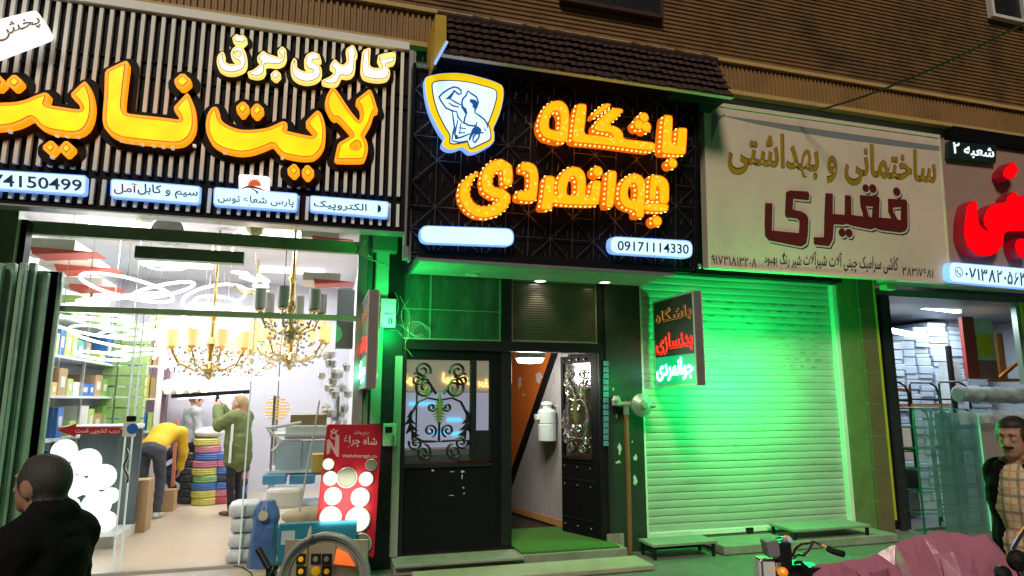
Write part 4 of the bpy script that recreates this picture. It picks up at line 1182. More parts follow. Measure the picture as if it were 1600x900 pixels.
for px, py, w_, h_ in ((676, 735, 5, 4), (706, 737, 9, 2), (723, 737, 7, 4), (722, 745, 2, 9), (724, 762, 3, 4), (725, 771, 3, 3), (705, 774, 14, 1.5), (796, 776, 3, 7), (797, 645, 3, 6), (799, 678, 3, 4)):
    c = P(px, py, yd - .003); u = w_ / F * 7; v_ = h_ / F * 7
    vs = [c + V((u * .5 * math.cos(k) * rr.uniform(.5, 1.1), -.002, v_ * .5 * math.sin(k) * rr.uniform(.5, 1.1))) for k in np.arange(0, 6.2, .8)]
    m.add(vs, [tuple(range(len(vs)))[::-1]])
m.build('paint_chips', M['peel'], dl)
# open leaf, swung square into the hall
hx = gx1 - .055
fe = P(879, 832, 7.86); hinge = V((hx, YF + .06, 0))
ld_ = V((fe.x - hinge.x, fe.y - hinge.y, 0)); lw = ld_.length; ld_.normalize()
ln_ = V((-ld_.y, ld_.x, 0))
if ln_.dot(V((-hinge.x, -hinge.y, 0))) < 0: ln_ = -ln_            # face turned to the street
DT = Matrix(((ld_.x, -ln_.x, 0, hinge.x), (ld_.y, -ln_.y, 0, hinge.y), (0, 0, 1, 0), (0, 0, 0, 1)))
do = thing('gym_door', (hx, YF + .06, FLOOR), 'open black steel gym door studded with silver screws, swung into the orange hall', 'door')
z0_, zt_ = FLOOR + .02, gz1 - .01
zm_ = P(910, 716, 7.6).z
m = MB()
def db(mb, xa, za, xb, zb_, d0=0, d1=.05):
    k = len(mb.v); mb.box((xa, d0, za), (xb, d1, zb_)); mb.v[k:] = [tuple(DT @ V(q)) for q in mb.v[k:]]
db(m, 0, z0_, lw, zm_); db(m, 0, zm_ + .001, .11, zt_); db(m, lw - .045, zm_ + .001, lw, zt_); db(m, .111, zt_ - .09, lw - .046, zt_)
m.build('leaf', M['black'], do)
m = MB()
for zz in (z0_ + .17, z0_ + .62, zm_ - .05): db(m, .08, zz, lw - .02, zz + .02, -.008, -.001)
db(m, .1, zm_ - .01, lw - .04, zm_ + .02, -.025, -.001)
m.build('ridges', M['blackmetal'], do)
m = MB()
for zz in (z0_ + .1, z0_ + .57, zm_ - .1):
    for t in (.2, .55, .9): m.ball(DT @ V((lw * t, -.012, zz)), .014, 8, 5)
for k in range(4): m.ball(DT @ V((lw * (.3 + .2 * k), -.012, zt_ - .05)), .018, 8, 5)
m.build('screws', M['chrome'], do)
m = MB(); db(m, .111, zm_ + .001, lw - .046, zt_ - .091, .02, .03); m.build('glass_pane', glass_mat('door_glass', (.75, .78, .76), .25, .12), do)
m2 = M['iron']; M['iron'] = mat('bright_iron', (.5, .5, .46), .25, .9, var=.2)
grille(do, DT @ Matrix.Translation((.12, -.012, zm_ + .02)), lw - .18, zt_ - zm_ - .13)
M['iron'] = m2
# hall behind
hall = thing('entrance_hall', (2.3, 9, FLOOR), 'gym entrance hall with orange wall, grey ribbed wainscot and black diagonal rail', 'hall')
A0 = PZ(900, 832, FLOOR); A1 = PZ(790, 798, FLOOR)
dr = (A1 - A0).normalized(); nm = V((dr.y, -dr.x, 0))
if nm.y > 0: nm = -nm
A0 = A0 - dr * .6; A1 = A1 + dr * 2.5
hp = Plane(A0, dr * 1.0, (0, 0, 1))
if hp.N.y > 0: hp = Plane(A1, -dr, (0, 0, 1))
L_ = (A1 - A0).length
m = MB(); plbox(m, hp, 0, 0, L_, 3.4, -.1, 0); m.build('orange_wall', M['orange_wall'], hall)
pa, pb = hp.uv(869, 556), hp.uv(800, 756)
dd = V((pb[0] - pa[0], pb[1] - pa[1])); pa2 = V(pa) - dd * .6; pb2 = V(pb) + dd * .6
m = MB(); cols = 60
# ribbed wainscot under the diagonal
x_a, x_b = 0, L_
pitch = .045; n = int(L_ / pitch); vs = []; fs = []
for i in range(n):
    u0_, u1_ = i * pitch, i * pitch + pitch * .8
    top = lambda u: min(3.3, max(.02, pa[1] + (u - pa[0]) * dd.y / dd.x))
    t0, t1 = top(u0_), top(u1_)
    b = len(vs)
    vs += [hp.w(u0_, .1, .003), hp.w(u1_, .1, .003), hp.w(u1_, t1, .003), hp.w(u0_, t0, .003), hp.w(u0_, .1, .016), hp.w(u1_, .1, .016), hp.w(u1_, t1, .016), hp.w(u0_, t0, .016)]
    fs += [tuple(b + q for q in f) for f in ((4, 5, 6, 7), (0, 4, 7, 3), (1, 2, 6, 5), (3, 7, 6, 2))]
m.add(vs, fs)
u_b = L_; m.build('wainscot', mat('grey_wainscot', (.36, .35, .36), .5, var=.15, dirt=(.2, .2, .2), damt=.3), hall)
m = MB(); a, c = hp.w(pa2.x, pa2.y, .03), hp.w(pb2.x, pb2.y, .03); m.bar(a, c, .09, .06, hp.N); m.build('diagonal_rail', M['black'], hall)
m = MB(); plbox(m, hp, 0, .02, L_, .1, .001, .03); m.build('skirting', mat('tan_skirting', (.48, .25, .09), .5, var=.2), hall)
m = MB()
for cx_, cy_, w_, h_ in ((812, 598, 9, 14), (842, 590, 16, 10), (858, 585, 9, 8), (818, 617, 6, 3)):
    c = hp.uv(cx_, cy_); u = w_ / F * 8.6; v_ = h_ / F * 8.6
    rr = random.Random(cx_)
    L2 = [(c[0] + u * math.cos(k) * rr.uniform(.35, 1), c[1] + v_ * math.sin(k) * rr.uniform(.35, 1)) for k in np.arange(0, 6.2, .5)]
    m.shape([L2], hp, .001, .004, back=False)
m.build('worn_patches', M['peel'], hall)
zcl = gz1 + .25
m = MB(); m.box((gx0 - .3, YF + .16, zcl), (gx1 + 1.2, 11.5, zcl + .05)); m.build('ceiling', mat('hall_ceiling', (.32, .29, .25), .6, var=.15), hall)
for qa, qb in (((gx1 + .0, YF + .15, FLOOR - .1), (gx1 + .05, 8.6, zcl)), ((gx0 - .05, YF + .2, FLOOR - .1), (gx0, 11.5, zcl)), ((gx0, 11.3, FLOOR), (gx1 + 1.2, 11.4, zcl))):
  m = MB(); m.box(qa, qb)
  m.build('hall_wall', mat('hall_wall', (.36, .2, .1), .6, var=.15), hall)
m = MB(); m.box((gx0, YF + .0, FLOOR - .12), (gx1 + 1.2, 11.4, FLOOR - .004)); m.build('hall_floor', M['darkstone'], hall)
c = P(828, 562, 7.75); m = MB(); m.lathe([(.16, .015), (.17, 0), (.15, -.035), (.05, -.045), (.001, -.046)], c, n=28)
cl = tag(m.build('ceiling_lamp', mat('hall_lamp', (.9, .9, .9), .4, emit=(1, .97, .9), es=7, var=0), None), 'flat round glowing lamp under the gym hall ceiling', 'lamp')
m = MB(); m.lathe([(.185, zcl - c.z), (.19, .016), (.17, .014), (.16, zcl - c.z)], c, n=28); m.build('lamp_base', M['whitepaint'], cl)
ld = bpy.data.lights.new('hall_lamp', 'POINT'); ld.energy = 34; ld.shadow_soft_size = .14; ld.color = (1, .93, .82)
lo_ = bpy.data.objects.new('hall_lamp', ld); COL.objects.link(lo_); lo_.location = c + V((0, 0, -.17))
# turf on the threshold, and its dark nosing
tx0, tx1 = P(803, 860, 7.0).x, gx1 + .02
m = MB(); m.box((gmid1 + .02, 6.9, FLOOR), (tx1, 8.15, FLOOR + .018))
tag(m.build('turf_mat', M['turf'], None), 'green artificial turf mat on the threshold of the open gym door', 'mat')
m = MB(); m.box((gx0 - .06, 6.86, .135), (gmid1, YF - .004, FLOOR - .005)); m.box((gmid1 + .003, 6.88, .135), (gx1 + .1, YF - .004, FLOOR - .003))
m.box((gx0 - .06, 6.8, FLOOR - .034), (gmid1 + .015, 6.858, FLOOR))
stp = m.build('threshold_step', M['concrete'], None, bevel=.01)
tag(stp, 'worn dark step under the two gym doors', 'step')
m = MB(); m.box((gx0 + .1, 6.35, .135), (gx1 + .14, 6.78, .19)); tag(m.build('low_step', mat('pale_slab', (.42, .40, .29), .6, var=.15, bump=.2, dirt=(.22, .2, .14), damt=.5), None, bevel=.012), 'low pale stone step lying in front of the gym doors', 'step')
# white water filter tank hanging on the wainscot
wt = PZ(855, 690, CZ - .52); wt = hp.px(855, 690, .14)
r_ = .115; hz = hp.px(855, 627, .14).z - wt.z
tk = thing('water_tank', (wt.x, wt.y, wt.z), 'white plastic cylinder tank hung on the grey wainscot by the open gym door', 'tank')
m = MB(); m.lathe([(.09, 0), (.118, .015), (.12, hz * .42), (.112, hz * .44), (.12, hz * .46), (.12, hz * .74), (.1, hz * .8), (.055, hz * .82), (.06, hz * .88), (.08, hz * .92), (.07, hz * .99), (.001, hz)], wt, n=24); m.build('tank_body', mat('tank_plastic', (.62, .74, .70), .35, var=.06, dirt=(.4, .5, .45), damt=.3), tk, smooth=False)
m = MB(); m.box((wt.x - .16, wt.y - .05, wt.z + hz * .55), (wt.x - .11, wt.y + .05, wt.z + hz * .68)); m.tube([wt + V((.1, -.02, hz * .9)), wt + V((.17, -.02, hz * .86)), wt + V((.18, 0, hz * .5)), wt + V((.17, .03, hz * .1))], .012, 8); m.box((wt.x - .03, wt.y + .09, wt.z + hz * .1), (wt.x + .03, wt.y + .15, wt.z + hz * .7)); m.build('fittings', M['whitepaint'], tk)

# ------------------------------------------------------------------ peeling dark pier with the gas pipe
qx0, qx1 = gx1 + .03, P(1003, 640, YF).x
pr = thing('peeling_pier', ((qx0 + qx1) / 2, YF, 0), 'dark peeling pier carrying the gas pipe between the gym door and shutter', 'pier')
m = MB(); m.box((qx0, YF - .03, .13), (qx1, YF + .5, zso + .9)); m.build('pier_body', mat('dark_green_paint', (.028, .04, .032), .35, var=.4, vscale=7, bump=.3), pr)
m = MB(); fbox(m, (949, 835), (975, 862), YF - .05, YF - .06, YF - .031); m.build('plinth', M['concrete'], pr)
m = MB(); rr = random.Random(9)
for px, py, w_, h_ in ((968, 700, 8, 22), (966, 722, 12, 6), (993, 715, 8, 12), (976, 670, 5, 8), (992, 752, 9, 18), (963, 650, 4, 8), (958, 608, 4, 6), (988, 690, 3, 4)):
    c = P(px, py, YF - .03)
    u, v_ = w_ / F * 6.6, h_ / F * 6.6
    L2 = [c + V((u * .6 * math.cos(k) * rr.uniform(.4, 1.1), -.003, v_ * .6 * math.sin(k) * rr.uniform(.4, 1.1))) for k in np.arange(0, 6.2, .45)]
    m.add(L2, [tuple(range(len(L2)))])
m.build('peeled_patches', M['peel'], pr)
m = MB()
for k in range(14):
    a = P(943, 566 + k * 10, YF - .032); fbox(m, (943, 564 + k * 9.6), (951, 572 + k * 9.6), YF - .036, YF - .038, YF - .031)
m.build('blue_tiles', M['bluegrey'], pr)
gp = thing('gas_pipe', (P(981, 840, YF - .13).x, YF - .13, .13), 'rusty gas pipe with a grey disc regulator climbing the peeling pier', 'pipe')
x_ = P(981, 740, YF - .13).x; zt = P(982, 648, YF - .13).z
m = MB(); m.tube([V((x_, YF - .13, .14)), V((x_ + .005, YF - .13, 1)), V((x_, YF - .13, zt))], .028, 10); m.build('riser', M['copper'], gp)
m = MB(); z2 = P(985, 632, YF - .14).z
m.tube([V((x_, YF - .13, zt)), V((x_, YF - .13, z2))], .035, 10); m.tube([V((x_ - .14, YF - .13, z2 + .01)), V((x_ + .12, YF - .14, z2))], .03, 10); m.lathe([(.05, -.03), (.055, .03), (.03, .08)], (x_ - .12, YF - .13, z2 + .02), (0, 0, 1), 10)
for k in range(3): m.lathe([(.045, -.02), (.045, .02)], (x_ - .02 + k * .06, YF - .13, z2), (1, 0, 0), 6)
m.build('pipe_fitting', M['valve'], gp)
m = MB(); c = P(1003, 633, YF - .2); m.lathe([(.03, .1), (.1, .045), (.135, .03), (.135, -.005), (.1, -.03), (.06, -.05), (.03, -.09), (.001, -.09)], c, (0, 1, 0), 24); m.tube([c + V((.0, 0, 0)), c + V((.16, -.02, -.01))], .025, 8); m.build('regulator', M['valve'], gp)

# ------------------------------------------------------------------ roller shutter
hx0, hx1 = qx1 + .01, P(1322, 640, YF).x
hz0, hz1 = P(1170, 832, YF).z, P(1150, 436, YF).z
rs_ = thing('roller_shutter', ((hx0 + hx1) / 2, YF, hz0), 'closed pale roller shutter washed in green neon light', 'shutter')
m = MB(); pitch = .088; n = int((hz1 - hz0) / pitch) + 1; vs = []; rr = random.Random(4)
prof = [(0, 0), (.10, -.002), (.3, -.004), (.6, -.004), (.82, -.002), (.92, .003), (1, .004)]
K = len(prof)
for i in range(n):
    j = rr.uniform(-.0015, .0015)
    for t, dy in prof:
        for q in range(41):
            x = hx0 + .02 + (hx1 - hx0 - .04) * q / 40; z = hz0 + .06 + (i + t) * pitch
            vs.append((x, YF + .06 + dy + j + .020 * noise.noise(V((x * 1.3, 0, z * 1.1))) + .004 * noise.noise(V((x * 4, 5, z * 2.5))), z + .006 * noise.noise(V((x * .9, 9, z * .7)))))
kk_ = len(vs) // 41
m.add(vs, [(41 * i + q, 41 * i + q + 1, 41 * (i + 1) + q + 1, 41 * (i + 1) + q) for i in range(kk_ - 1) for q in range(40)])
m.build('curtain', M['shutter'], rs_, smooth=True)
m = MB(); m.box((hx0 + .02, YF + .02, hz0), (hx1 - .02, YF + .09, hz0 + .06)); m.build('bottom_rail', M['whitepaint'], rs_, bevel=.006)
m = MB()
for i in range(3, 13):
    for k in range(15):
        if rr.random() < .62:
            x = hx0 + .45 + (hx1 - hx0 - .6) * k / 15 + (i % 2) * .08 + rr.uniform(-.02, .02); z = hz1 - .2 - i * pitch + pitch * .55
            zz = hz0 + .06 + (n - 2 - i) * pitch
            m.box((x, YF + .046, zz + pitch * .42), (x + rr.uniform(.05, .1), YF + .0495, zz + pitch * .58))
m.build('slot_marks', mat('slot_dirt', (.30, .32, .27), .7, var=.4), rs_)
m = MB(); c = P(1172, 826, YF); m.box((c.x - .05, YF + .0, hz0 + .01), (c.x + .05, YF + .019, hz0 + .055)); m.tube([V((c.x - .03, YF - .01, hz0 + .03)), V((c.x - .03, YF - .02, hz0 - .01)), V((c.x + .02, YF - .02, hz0 - .01)), V((c.x + .02, YF - .01, hz0 + .03))], .006, 6); m.build('lock', M['blackmetal'], rs_)
m = MB(); m.box((hx1 - .075, YF - .01, hz0 + .02), (hx1, YF + .1, hz1)); m.build('guide_rail', M['whitepaint'], rs_, bevel=.008)
m = MB(); m.box((hx0, YF + .0, hz0), (hx0 + .03, YF + .1, hz1)); m.build('guide_rail', M['whitepaint'], rs_)
m = MB(); m.box((hx0, YF - .1, hz1 + .02), (hx1 + .02, YF + .3, zf0)); m.build('shutter_box', M['black'], rs_)
m = MB(); m.box((hx0, YF + .1, hz0), (hx1, YF + .2, hz1)); m.build('backing', M['black'], rs_)
m = MB(); m.box((hx0, YF + .0, .13), (hx1 + .06, YF + .3, hz0 - .01)); m.build('sill_wall', mat('dark_concrete', (.10, .095, .08), .7, var=.3, bump=.3), rs_)
# green-lit strip and brown tile column
x0, x1 = hx1 + .006, P(1352, 640, YF).x
x2 = P(1376, 640, YF).x
tcx = thing('tiled_column', ((x1 + x2) / 2, YF, 0), 'brown tiled column between the green-lit shutter and the packed shop', 'column')
ctop = zf0 - .3
m = MB(); m.box((x0, YF - .02, .13), (x1, YF + .4, ctop)); m.build('green_lit_flank', mat('green_lit_tone', (.14, .19, .07), .5, var=.3, dirt=(.06, .07, .03), damt=.5), tcx)  # green light on this strip is put into its colour
m = MB(); rr = random.Random(8)
th = .42; z = .13
while z < ctop:
    m.box((x1 + .004, YF - .06, z), (x2, YF + .3, min(z + th - .008, ctop))); z += th
m.build('tiles', M['browntile'], tcx, bevel=.003)
m = MB(); m.box((x1 + .006, YF - .054, .135), (x2 - .002, YF + .29, ctop - .01)); m.build('grout', M['concrete'], tcx)
m = MB(); m.box((x2 + .002, YF - .07, .3), (x2 + .03, YF + .0, ctop)); m.build('corner_trim', M['yellowtrim'], tcx)

# ------------------------------------------------------------------ hanging neon box signs, square to the wall
def box_sign(X0, near_t, near_b, far_t, th_px, label, neon_side=1):
    a = PX(*near_t, X0); b_ = PX(*near_b, X0); c = PX(*far_t, X0)
    z1 = (a.z + c.z) / 2; z0 = b_.z
    th = (P(near_t[0] + th_px, near_t[1], a.y).x - X0)
    bs = thing('neon_box_sign', (X0 + th / 2, (a.y + c.y) / 2, z0), label, 'neon sign', 'double-sided neon box signs square to the wall')
    m = MB(); m.box((X0 + .004, a.y, z0), (X0 + th - .004, c.y, z1)); m.build('case', mat('grey_case', (.30, .27, .25), .4, .4, var=.15), bs)
    wid = c.y - a.y; hh = z1 - z0
    for sd in (0, 1):
        pl = Plane((X0, c.y, z0), (0, -1, 0), (0, 0, 1)) if sd == 0 else Plane((X0 + th, a.y, z0), (0, 1, 0), (0, 0, 1))
        m = MB(); plbox(m, pl, .02, .02, wid - .02, hh - .02, -.003, .002); fc = m.build('face', mat('sign_face', (.06, .06, .06), .5, var=.2), bs)
        m = MB()
        for q in ((0, 0, wid, .02), (0, hh - .02, wid, hh), (0, .0201, .02, hh - .0201), (wid - .02, .0201, wid, hh - .0201)): plbox(m, pl, *q, -.003, .008)
        m.build('rim', mat('pale_rim', (.55, .62, .56), .4, var=.1), fc)
        def line(word, v0, v1, m_out, m_in, fat, o=.003):
            q = [(.05, v1), (wid - .05, v1), (wid - .05, v0), (.05, v0)]
            mm = MB(); mm.mi = 0; write(mm, word, pl, q, o, fat, depth=.006, uvq=True); mm.mi = 1; write(mm, word, pl, q, o + .007, fat * .3, depth=.004, uvq=True)
            return mm.build('neon_word', [m_out, m_in], fc)
        m = MB(); plbox(m, pl, .022, .022, wid - .022, hh * .335, .0021, .0026); m.build('green_halo', mat('green_halo_glow', (.02, .25, .12), .4, emit=(.0, .72, .26), es=.55, var=.0), fc)  # halo of the green word, put in as a glowing sheet behind it
        line('باشگاه', hh * .70, hh * .89, M['neon_off'], mat('neon_off_core', (.25, .12, .06), .5, var=0), .03)
        line('بدنسازی', hh * .36, hh * .60, M['neon_r'], mat('neon_red_core', (.35, .01, .01), .5, emit=(.55, .0, .0), es=.8, var=0), .03)
        line('جوانمردی', hh * .06, hh * .31, M['neon_g'], M['neon_gw'], .05)
        l = bpy.data.lights.new('neon_green_glow', 'POINT'); l.shadow_soft_size = .12; l.color = (.0, 1, .15)
        lo = bpy.data.objects.new('neon_green_glow', l); COL.objects.link(lo)
        lo.location = pl.w(wid * ((.08 if 'shutter' in label else .25) if sd else .75), hh * (.06 if 'shutter' in label else .7), (1.05 if 'shutter' in label else .2) if sd else .3)
        GLOW.append((label, sd, l, lo))
    m = MB(); m.box((X0 + th * .3, c.y, z1 - .12), (X0 + th * .7, YF, z1 - .08)); m.box((X0 + th * .3, c.y, z0 + .08), (X0 + th * .7, YF, z0 + .12)); m.build('bracket', M['blackmetal'], bs)
    return bs
GLOW = []
Xr = P(1083, 455, 6.25).x
box_sign(Xr, (1083, 454), (1090, 602), (1020, 472), 12, 'lit neon box sign hung before the roller shutter, its dark face turned to the left')
Xl = P(576, 472, 6.2).x
box_sign(Xl, (577, 466), (573, 606), (557, 486), 15, 'lit neon box sign seen nearly edge on beside the lighting shop window')
for lab, sd, l, lo in GLOW:
    if 'shutter' in lab: l.energy = (6, 190)[sd]
    else: l.energy = (2, 36)[sd]

# ------------------------------------------------------------------ small steps in front of the shutter
def step_stand(x0, x1, y0, y1, z, label, green=False):
    t = thing('metal_step', ((x0 + x1) / 2, (y0 + y1) / 2, .13), label, 'step')
    m = MB(); m.box((x0, y0, z - .03), (x1, y1, z)); m.build('tread', mat('step_plate', (.34, .36, .31), .55, .2, var=.25, dirt=(.18, .18, .15), damt=.6), t, bevel=.004)
    m = MB()
    for x in (x0 + .02, x1 - .05):
        for y in (y0 + .02, y1 - .05): m.box((x, y, .131), (x + .03, y + .03, z - .031))
        m.box((x, y0 + .051, .2), (x + .025, y1 - .051, .225))
    m.build('frame', M['blackmetal'], t)
a = P(1018, 872, 6.75); c = P(1118, 862, 6.75)
step_stand(a.x, c.x, 6.7, 7.05, .30, 'dark open metal step below the left corner of the shutter')
a = P(1232, 838, 6.8); c = P(1352, 830, 6.8)
step_stand(a.x, c.x, 6.7, 7.15, .36, 'taller green-lit metal step below the right corner of the shutter')
m = MB(); a = P(1128, 870, 6.75); m.box((a.x, 6.7, .135), (P(1400, 860, 6.75).x, 7.19, .235)); tag(m.build('stone_ledge', M['concrete'], None, bevel=.012), 'low concrete ledge running under the right half of the shutter', 'ledge')
# cable across the sky corner
pts = []
for t in range(25):
    s_ = t / 24; px = 1254 + (1610 - 1254) * s_; py = 176 - 8 * s_ - 137 * s_ ** 1.35
    pts.append(P(px, py, 6.3 - 2.2 * s_))
m = MB(); m.tube(pts, .012, 6); tag(m.build('overhead_cable', M['blackwire']), 'black overhead cable slung from the cream sign across the ribbed wall', 'cable')

# ------------------------------------------------------------------ across the street, seen in the mirrored door
op = thing('opposite_shop', (4, -8.2, 0), 'lit shop across the street, seen only mirrored in the closed gym door', 'shop')
Yv = 2 * (YF + .07) + 8.0
def mir(px, py): q = P(px, py, Yv); return q.x, q.z
m = MB(); m.box((-16, -8.6, 0), (26, -8.2, 4.6)); m.build('wall', mat('opposite_wall', (.45, .38, .30), .7, var=.2), op)
def panel(p0, p1, mt, name, y=-8.19, d=.05):
    a, c = mir(*p0), mir(*p1); mm = MB(); mm.box((a[0], y - .02, c[1]), (c[0], y + d, a[1])); return mm.build(name, mt, op)
panel((600, 540), (800, 612), mat('beige_sign_lit', (.5, .45, .35), .5, emit=(.75, .62, .42), es=.42, var=0), 'sign_panel')
panel((600, 613), (800, 700), mat('lavender_window_lit', (.6, .6, .7), .4, emit=(.62, .60, .80), es=.62, var=0), 'window')
panel((600, 701), (800, 760), mat('opposite_goods', (.2, .19, .17), .6, emit=(.5, .45, .4), es=.12, var=.4), 'goods')
for x0_, x1_, y_ in ((640, 650, 631), (656, 692, 631), (700, 722, 656), (672, 700, 676), (706, 724, 678)): panel((x0_, y_ - 2), (x1_, y_ + 2), mat('blue_strip_lit', (.1, .4, .8), .4, emit=(.1, .6, 1), es=2, var=0), 'led_strip', y=-8.1)
OPL = Plane((0, -8.1, 0), (-1, 0, 0), (0, 0, 1))
for word, x0_, x1_, y0_, y1_ in (('نور', 632, 654, 584, 603), ('لوستر', 692, 736, 582, 602), ('برق', 748, 768, 592, 606)):
    a, c = mir(x0_, y0_), mir(x1_, y1_)
    mm = MB(); write(mm, word, OPL, [(-c[0], a[1]), (-a[0], a[1]), (-a[0], c[1]), (-c[0], c[1])], .02, .03, .02, uvq=True); mm.build('sign_word', mat('opposite_letters', (.9, .6, .2), .4, emit=(1, .62, .18), es=3, var=0), op)
# ------------------------------------------------------------------ lighting shop, left
lx0, lx1 = -3.35, P(553, 640, YF).x
CEIL, BACK = 3.95, 12.6
room = thing('lighting_shop', ((lx0 + lx1) / 2, 10, 0), 'bright white shop room behind glass under the slatted sign', 'shop')
m = MB(); m.box((lx0, YF, .01), (lx1 + .25, BACK, FLOOR)); m.build('shop_floor', mat('beige_planks', (.60, .49, .36), .28, var=.10, vscale=3, dirt=(.5, .4, .28), damt=.4, stretch=(.5, 3, 1)), room)
wl = mat('shop_white', (.78, .77, .80), .5, var=.03)
m = MB(); m.box((lx0 - .1, YF, FLOOR), (lx0, BACK, CEIL)); m.build('side_wall', wl, room)
m = MB(); m.box((lx1 + .15, YF + .3, FLOOR), (lx1 + .25, BACK, CEIL)); m.build('side_wall', wl, room)
m = MB(); m.box((lx0 - .1, BACK, FLOOR), (lx1 + .25, BACK + .1, CEIL)); m.build('back_wall', mat('lavender_wall', (.62, .60, .68), .4, var=.05), room)
m = MB(); m.box((lx0 - .1, YF - .6, CEIL), (lx1 + .25, BACK + .1, CEIL + .1)); m.build('ceiling', wl, room)
m = MB(); m.box((lx0 - .2, 6.62, FLOOR - .05), (lx1 + .12, YF - .004, FLOOR - .012)); m.build('sill', mat('stone_sill', (.42, .40, .33), .5, var=.2, dirt=(.25, .22, .17), damt=.5), room, bevel=.01)
m = MB(); m.box((lx0, YF - .003, FLOOR + .001), (lx1, YF + .06, FLOOR + .02)); m.build('door_track', M['alu'], room)
pan = mat('ceiling_light', (.9, .9, .9), .5, emit=(1, .99, .97), es=3.2, var=0)
for (x, y) in ((-2.2, 8.6), (-.5, 8.6), (-2.2, 11), (-.5, 11)):
    m = MB(); m.box((x - .5, y - .12, CEIL - .05), (x + .5, y + .12, CEIL - .001))
    tag(m.build('ceiling_light', pan), 'long white light box on the lighting shop ceiling', 'ceiling light', 'light boxes on the shop ceiling')
    l = bpy.data.lights.new('shop_light', 'AREA'); l.shape = 'RECTANGLE'; l.size = 1.2; l.size_y = .6; l.energy = 66; l.color = (.96, .985, 1)
    lo = bpy.data.objects.new('shop_light', l); COL.objects.link(lo); lo.location = (x, y, CEIL - .07)
# shopfront
front = thing('shopfront', ((lx0 + lx1) / 2, YF, FLOOR), 'glass shopfront with green metal beams under the slatted sign', 'shopfront')
bz0, bz1 = P(300, 381, YF).z, P(300, 362, YF).z
m = MB(); m.box((lx0 + .1, YF - .03, bz0), (lx1 - .02, YF + .05, bz1)); m.box((lx0 + .1, YF - .032, (bz0 + bz1) / 2 - .004), (lx1 - .02, YF - .0305, (bz0 + bz1) / 2 + .004)); m.build('upper_beam', M['greenpaint'], front)
mz = P(310, 489, YF).z
m = MB(); m.box((lx0 + .1, YF - .02, mz - .03), (lx1 - .02, YF + .04, mz + .026)); m.build('middle_bar', M['greenpaint'], front)
m = MB(); m.box((lx1 - .019, YF - .06, FLOOR), (lx1 + .08, YF + .05, 3.9)); m.build('corner_post', M['alu'], front)
m = MB(); m.box((lx1 + .085, YF - .03, FLOOR), (lx1 + .14, YF + .06, 3.9)); m.build('corner_post', mat('brown_post', (.16, .14, .12), .5, var=.2), front)
q0, q1 = P(213, 385, YF - .08), P(381, 413, YF - .08)
m = MB(); m.box((q0.x, YF - .12, q1.z), (q1.x, YF + .0, q0.z)); m.box((q0.x, YF - .126, (q0.z + q1.z) / 2), (q1.x, YF - .1205, (q0.z + q1.z) / 2 + .01)); m.build('shutter_motor_cover', M['greenpaint'], front)
gm = glass_mat('shop_glass', (.97, .985, .98), .045, .01)
gx = [P(x, 700, YF).x for x in (76, 192, 204, 386, 548)]
m = MB(); m.box((gx[0], YF, FLOOR + .025), (gx[1], YF + .012, mz - .035)); gp_ = m.build('glass_pane', gm, front)
m = MB(); m.box((gx[3], YF, FLOOR + .025), (gx[4], YF + .012, mz - .035)); m.build('glass_pane', gm, front)
m = MB(); m.box((lx0 + .1, YF, mz + .03), (gx[4], YF + .012, bz0 - .004)); m.build('glass_pane', gm, front)
m = MB(); m.box((lx0 + .1, YF, bz1 + .004), (gx[4], YF + .012, 3.9)); m.build('glass_pane', gm, front)
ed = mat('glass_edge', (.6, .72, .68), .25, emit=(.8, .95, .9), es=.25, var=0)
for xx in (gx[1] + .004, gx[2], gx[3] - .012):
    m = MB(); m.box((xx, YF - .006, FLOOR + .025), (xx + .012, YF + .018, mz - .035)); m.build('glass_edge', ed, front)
# pull handle, curved
hp_ = [P(197 + 3.2 * math.sin(t * .9), 702 + t * 5.2, YF - .05) for t in range(11)]
m = MB(); m.tube(hp_, .014, 8); m.bar(hp_[1], hp_[1] + V((0, .05, 0)), .016, .016); m.bar(hp_[9], hp_[9] + V((0, .05, 0)), .016, .016)
m.build('pull_handle', M['chrome'], front)
# arrow sticker
AP = Plane((0, YF - .004, 0), (1, 0, 0), (0, 0, 1))
m = MB(); ga = Glyphs(AP, (0, 0), 1, 0, .004).poly([(88,672),(119,662),(119,667),(189,668),(189,679),(118,679),(118,683)], 0).field(.03)
m.shape(ga.loops(0), AP, -.002, .0, back=True); st_ = m.build('arrow_sticker', mat('sticker_red', (.48, .02, .03), .4, var=.05), front)
m = MB(); write(m, 'درب کشویی است', AP, [(118, 669), (187, 669.5), (187, 678), (118, 678)], .001, .012, .001); m.build('lettering', mat('sticker_white', (.85, .8, .8), .5, var=0), st_)
m = MB(); fbox(m, (193, 660), (212, 682), YF - .01, YF - .012, YF - .008); s2 = m.build('notice_sticker', M['whitepaint'], front)
m = MB(); c = P(207, 670, YF - .013); m.lathe([(.05, 0), (.05, -.001)], c, (0, 1, 0), 16); m.build('blue_spot', mat('sticker_blue', (.02, .16, .5), .4, var=0), s2)
m = MB(); fbox(m, (198, 650), (212, 659), YF - .01, YF - .012, YF - .008); m.build('notice_sticker', M['black'], front)
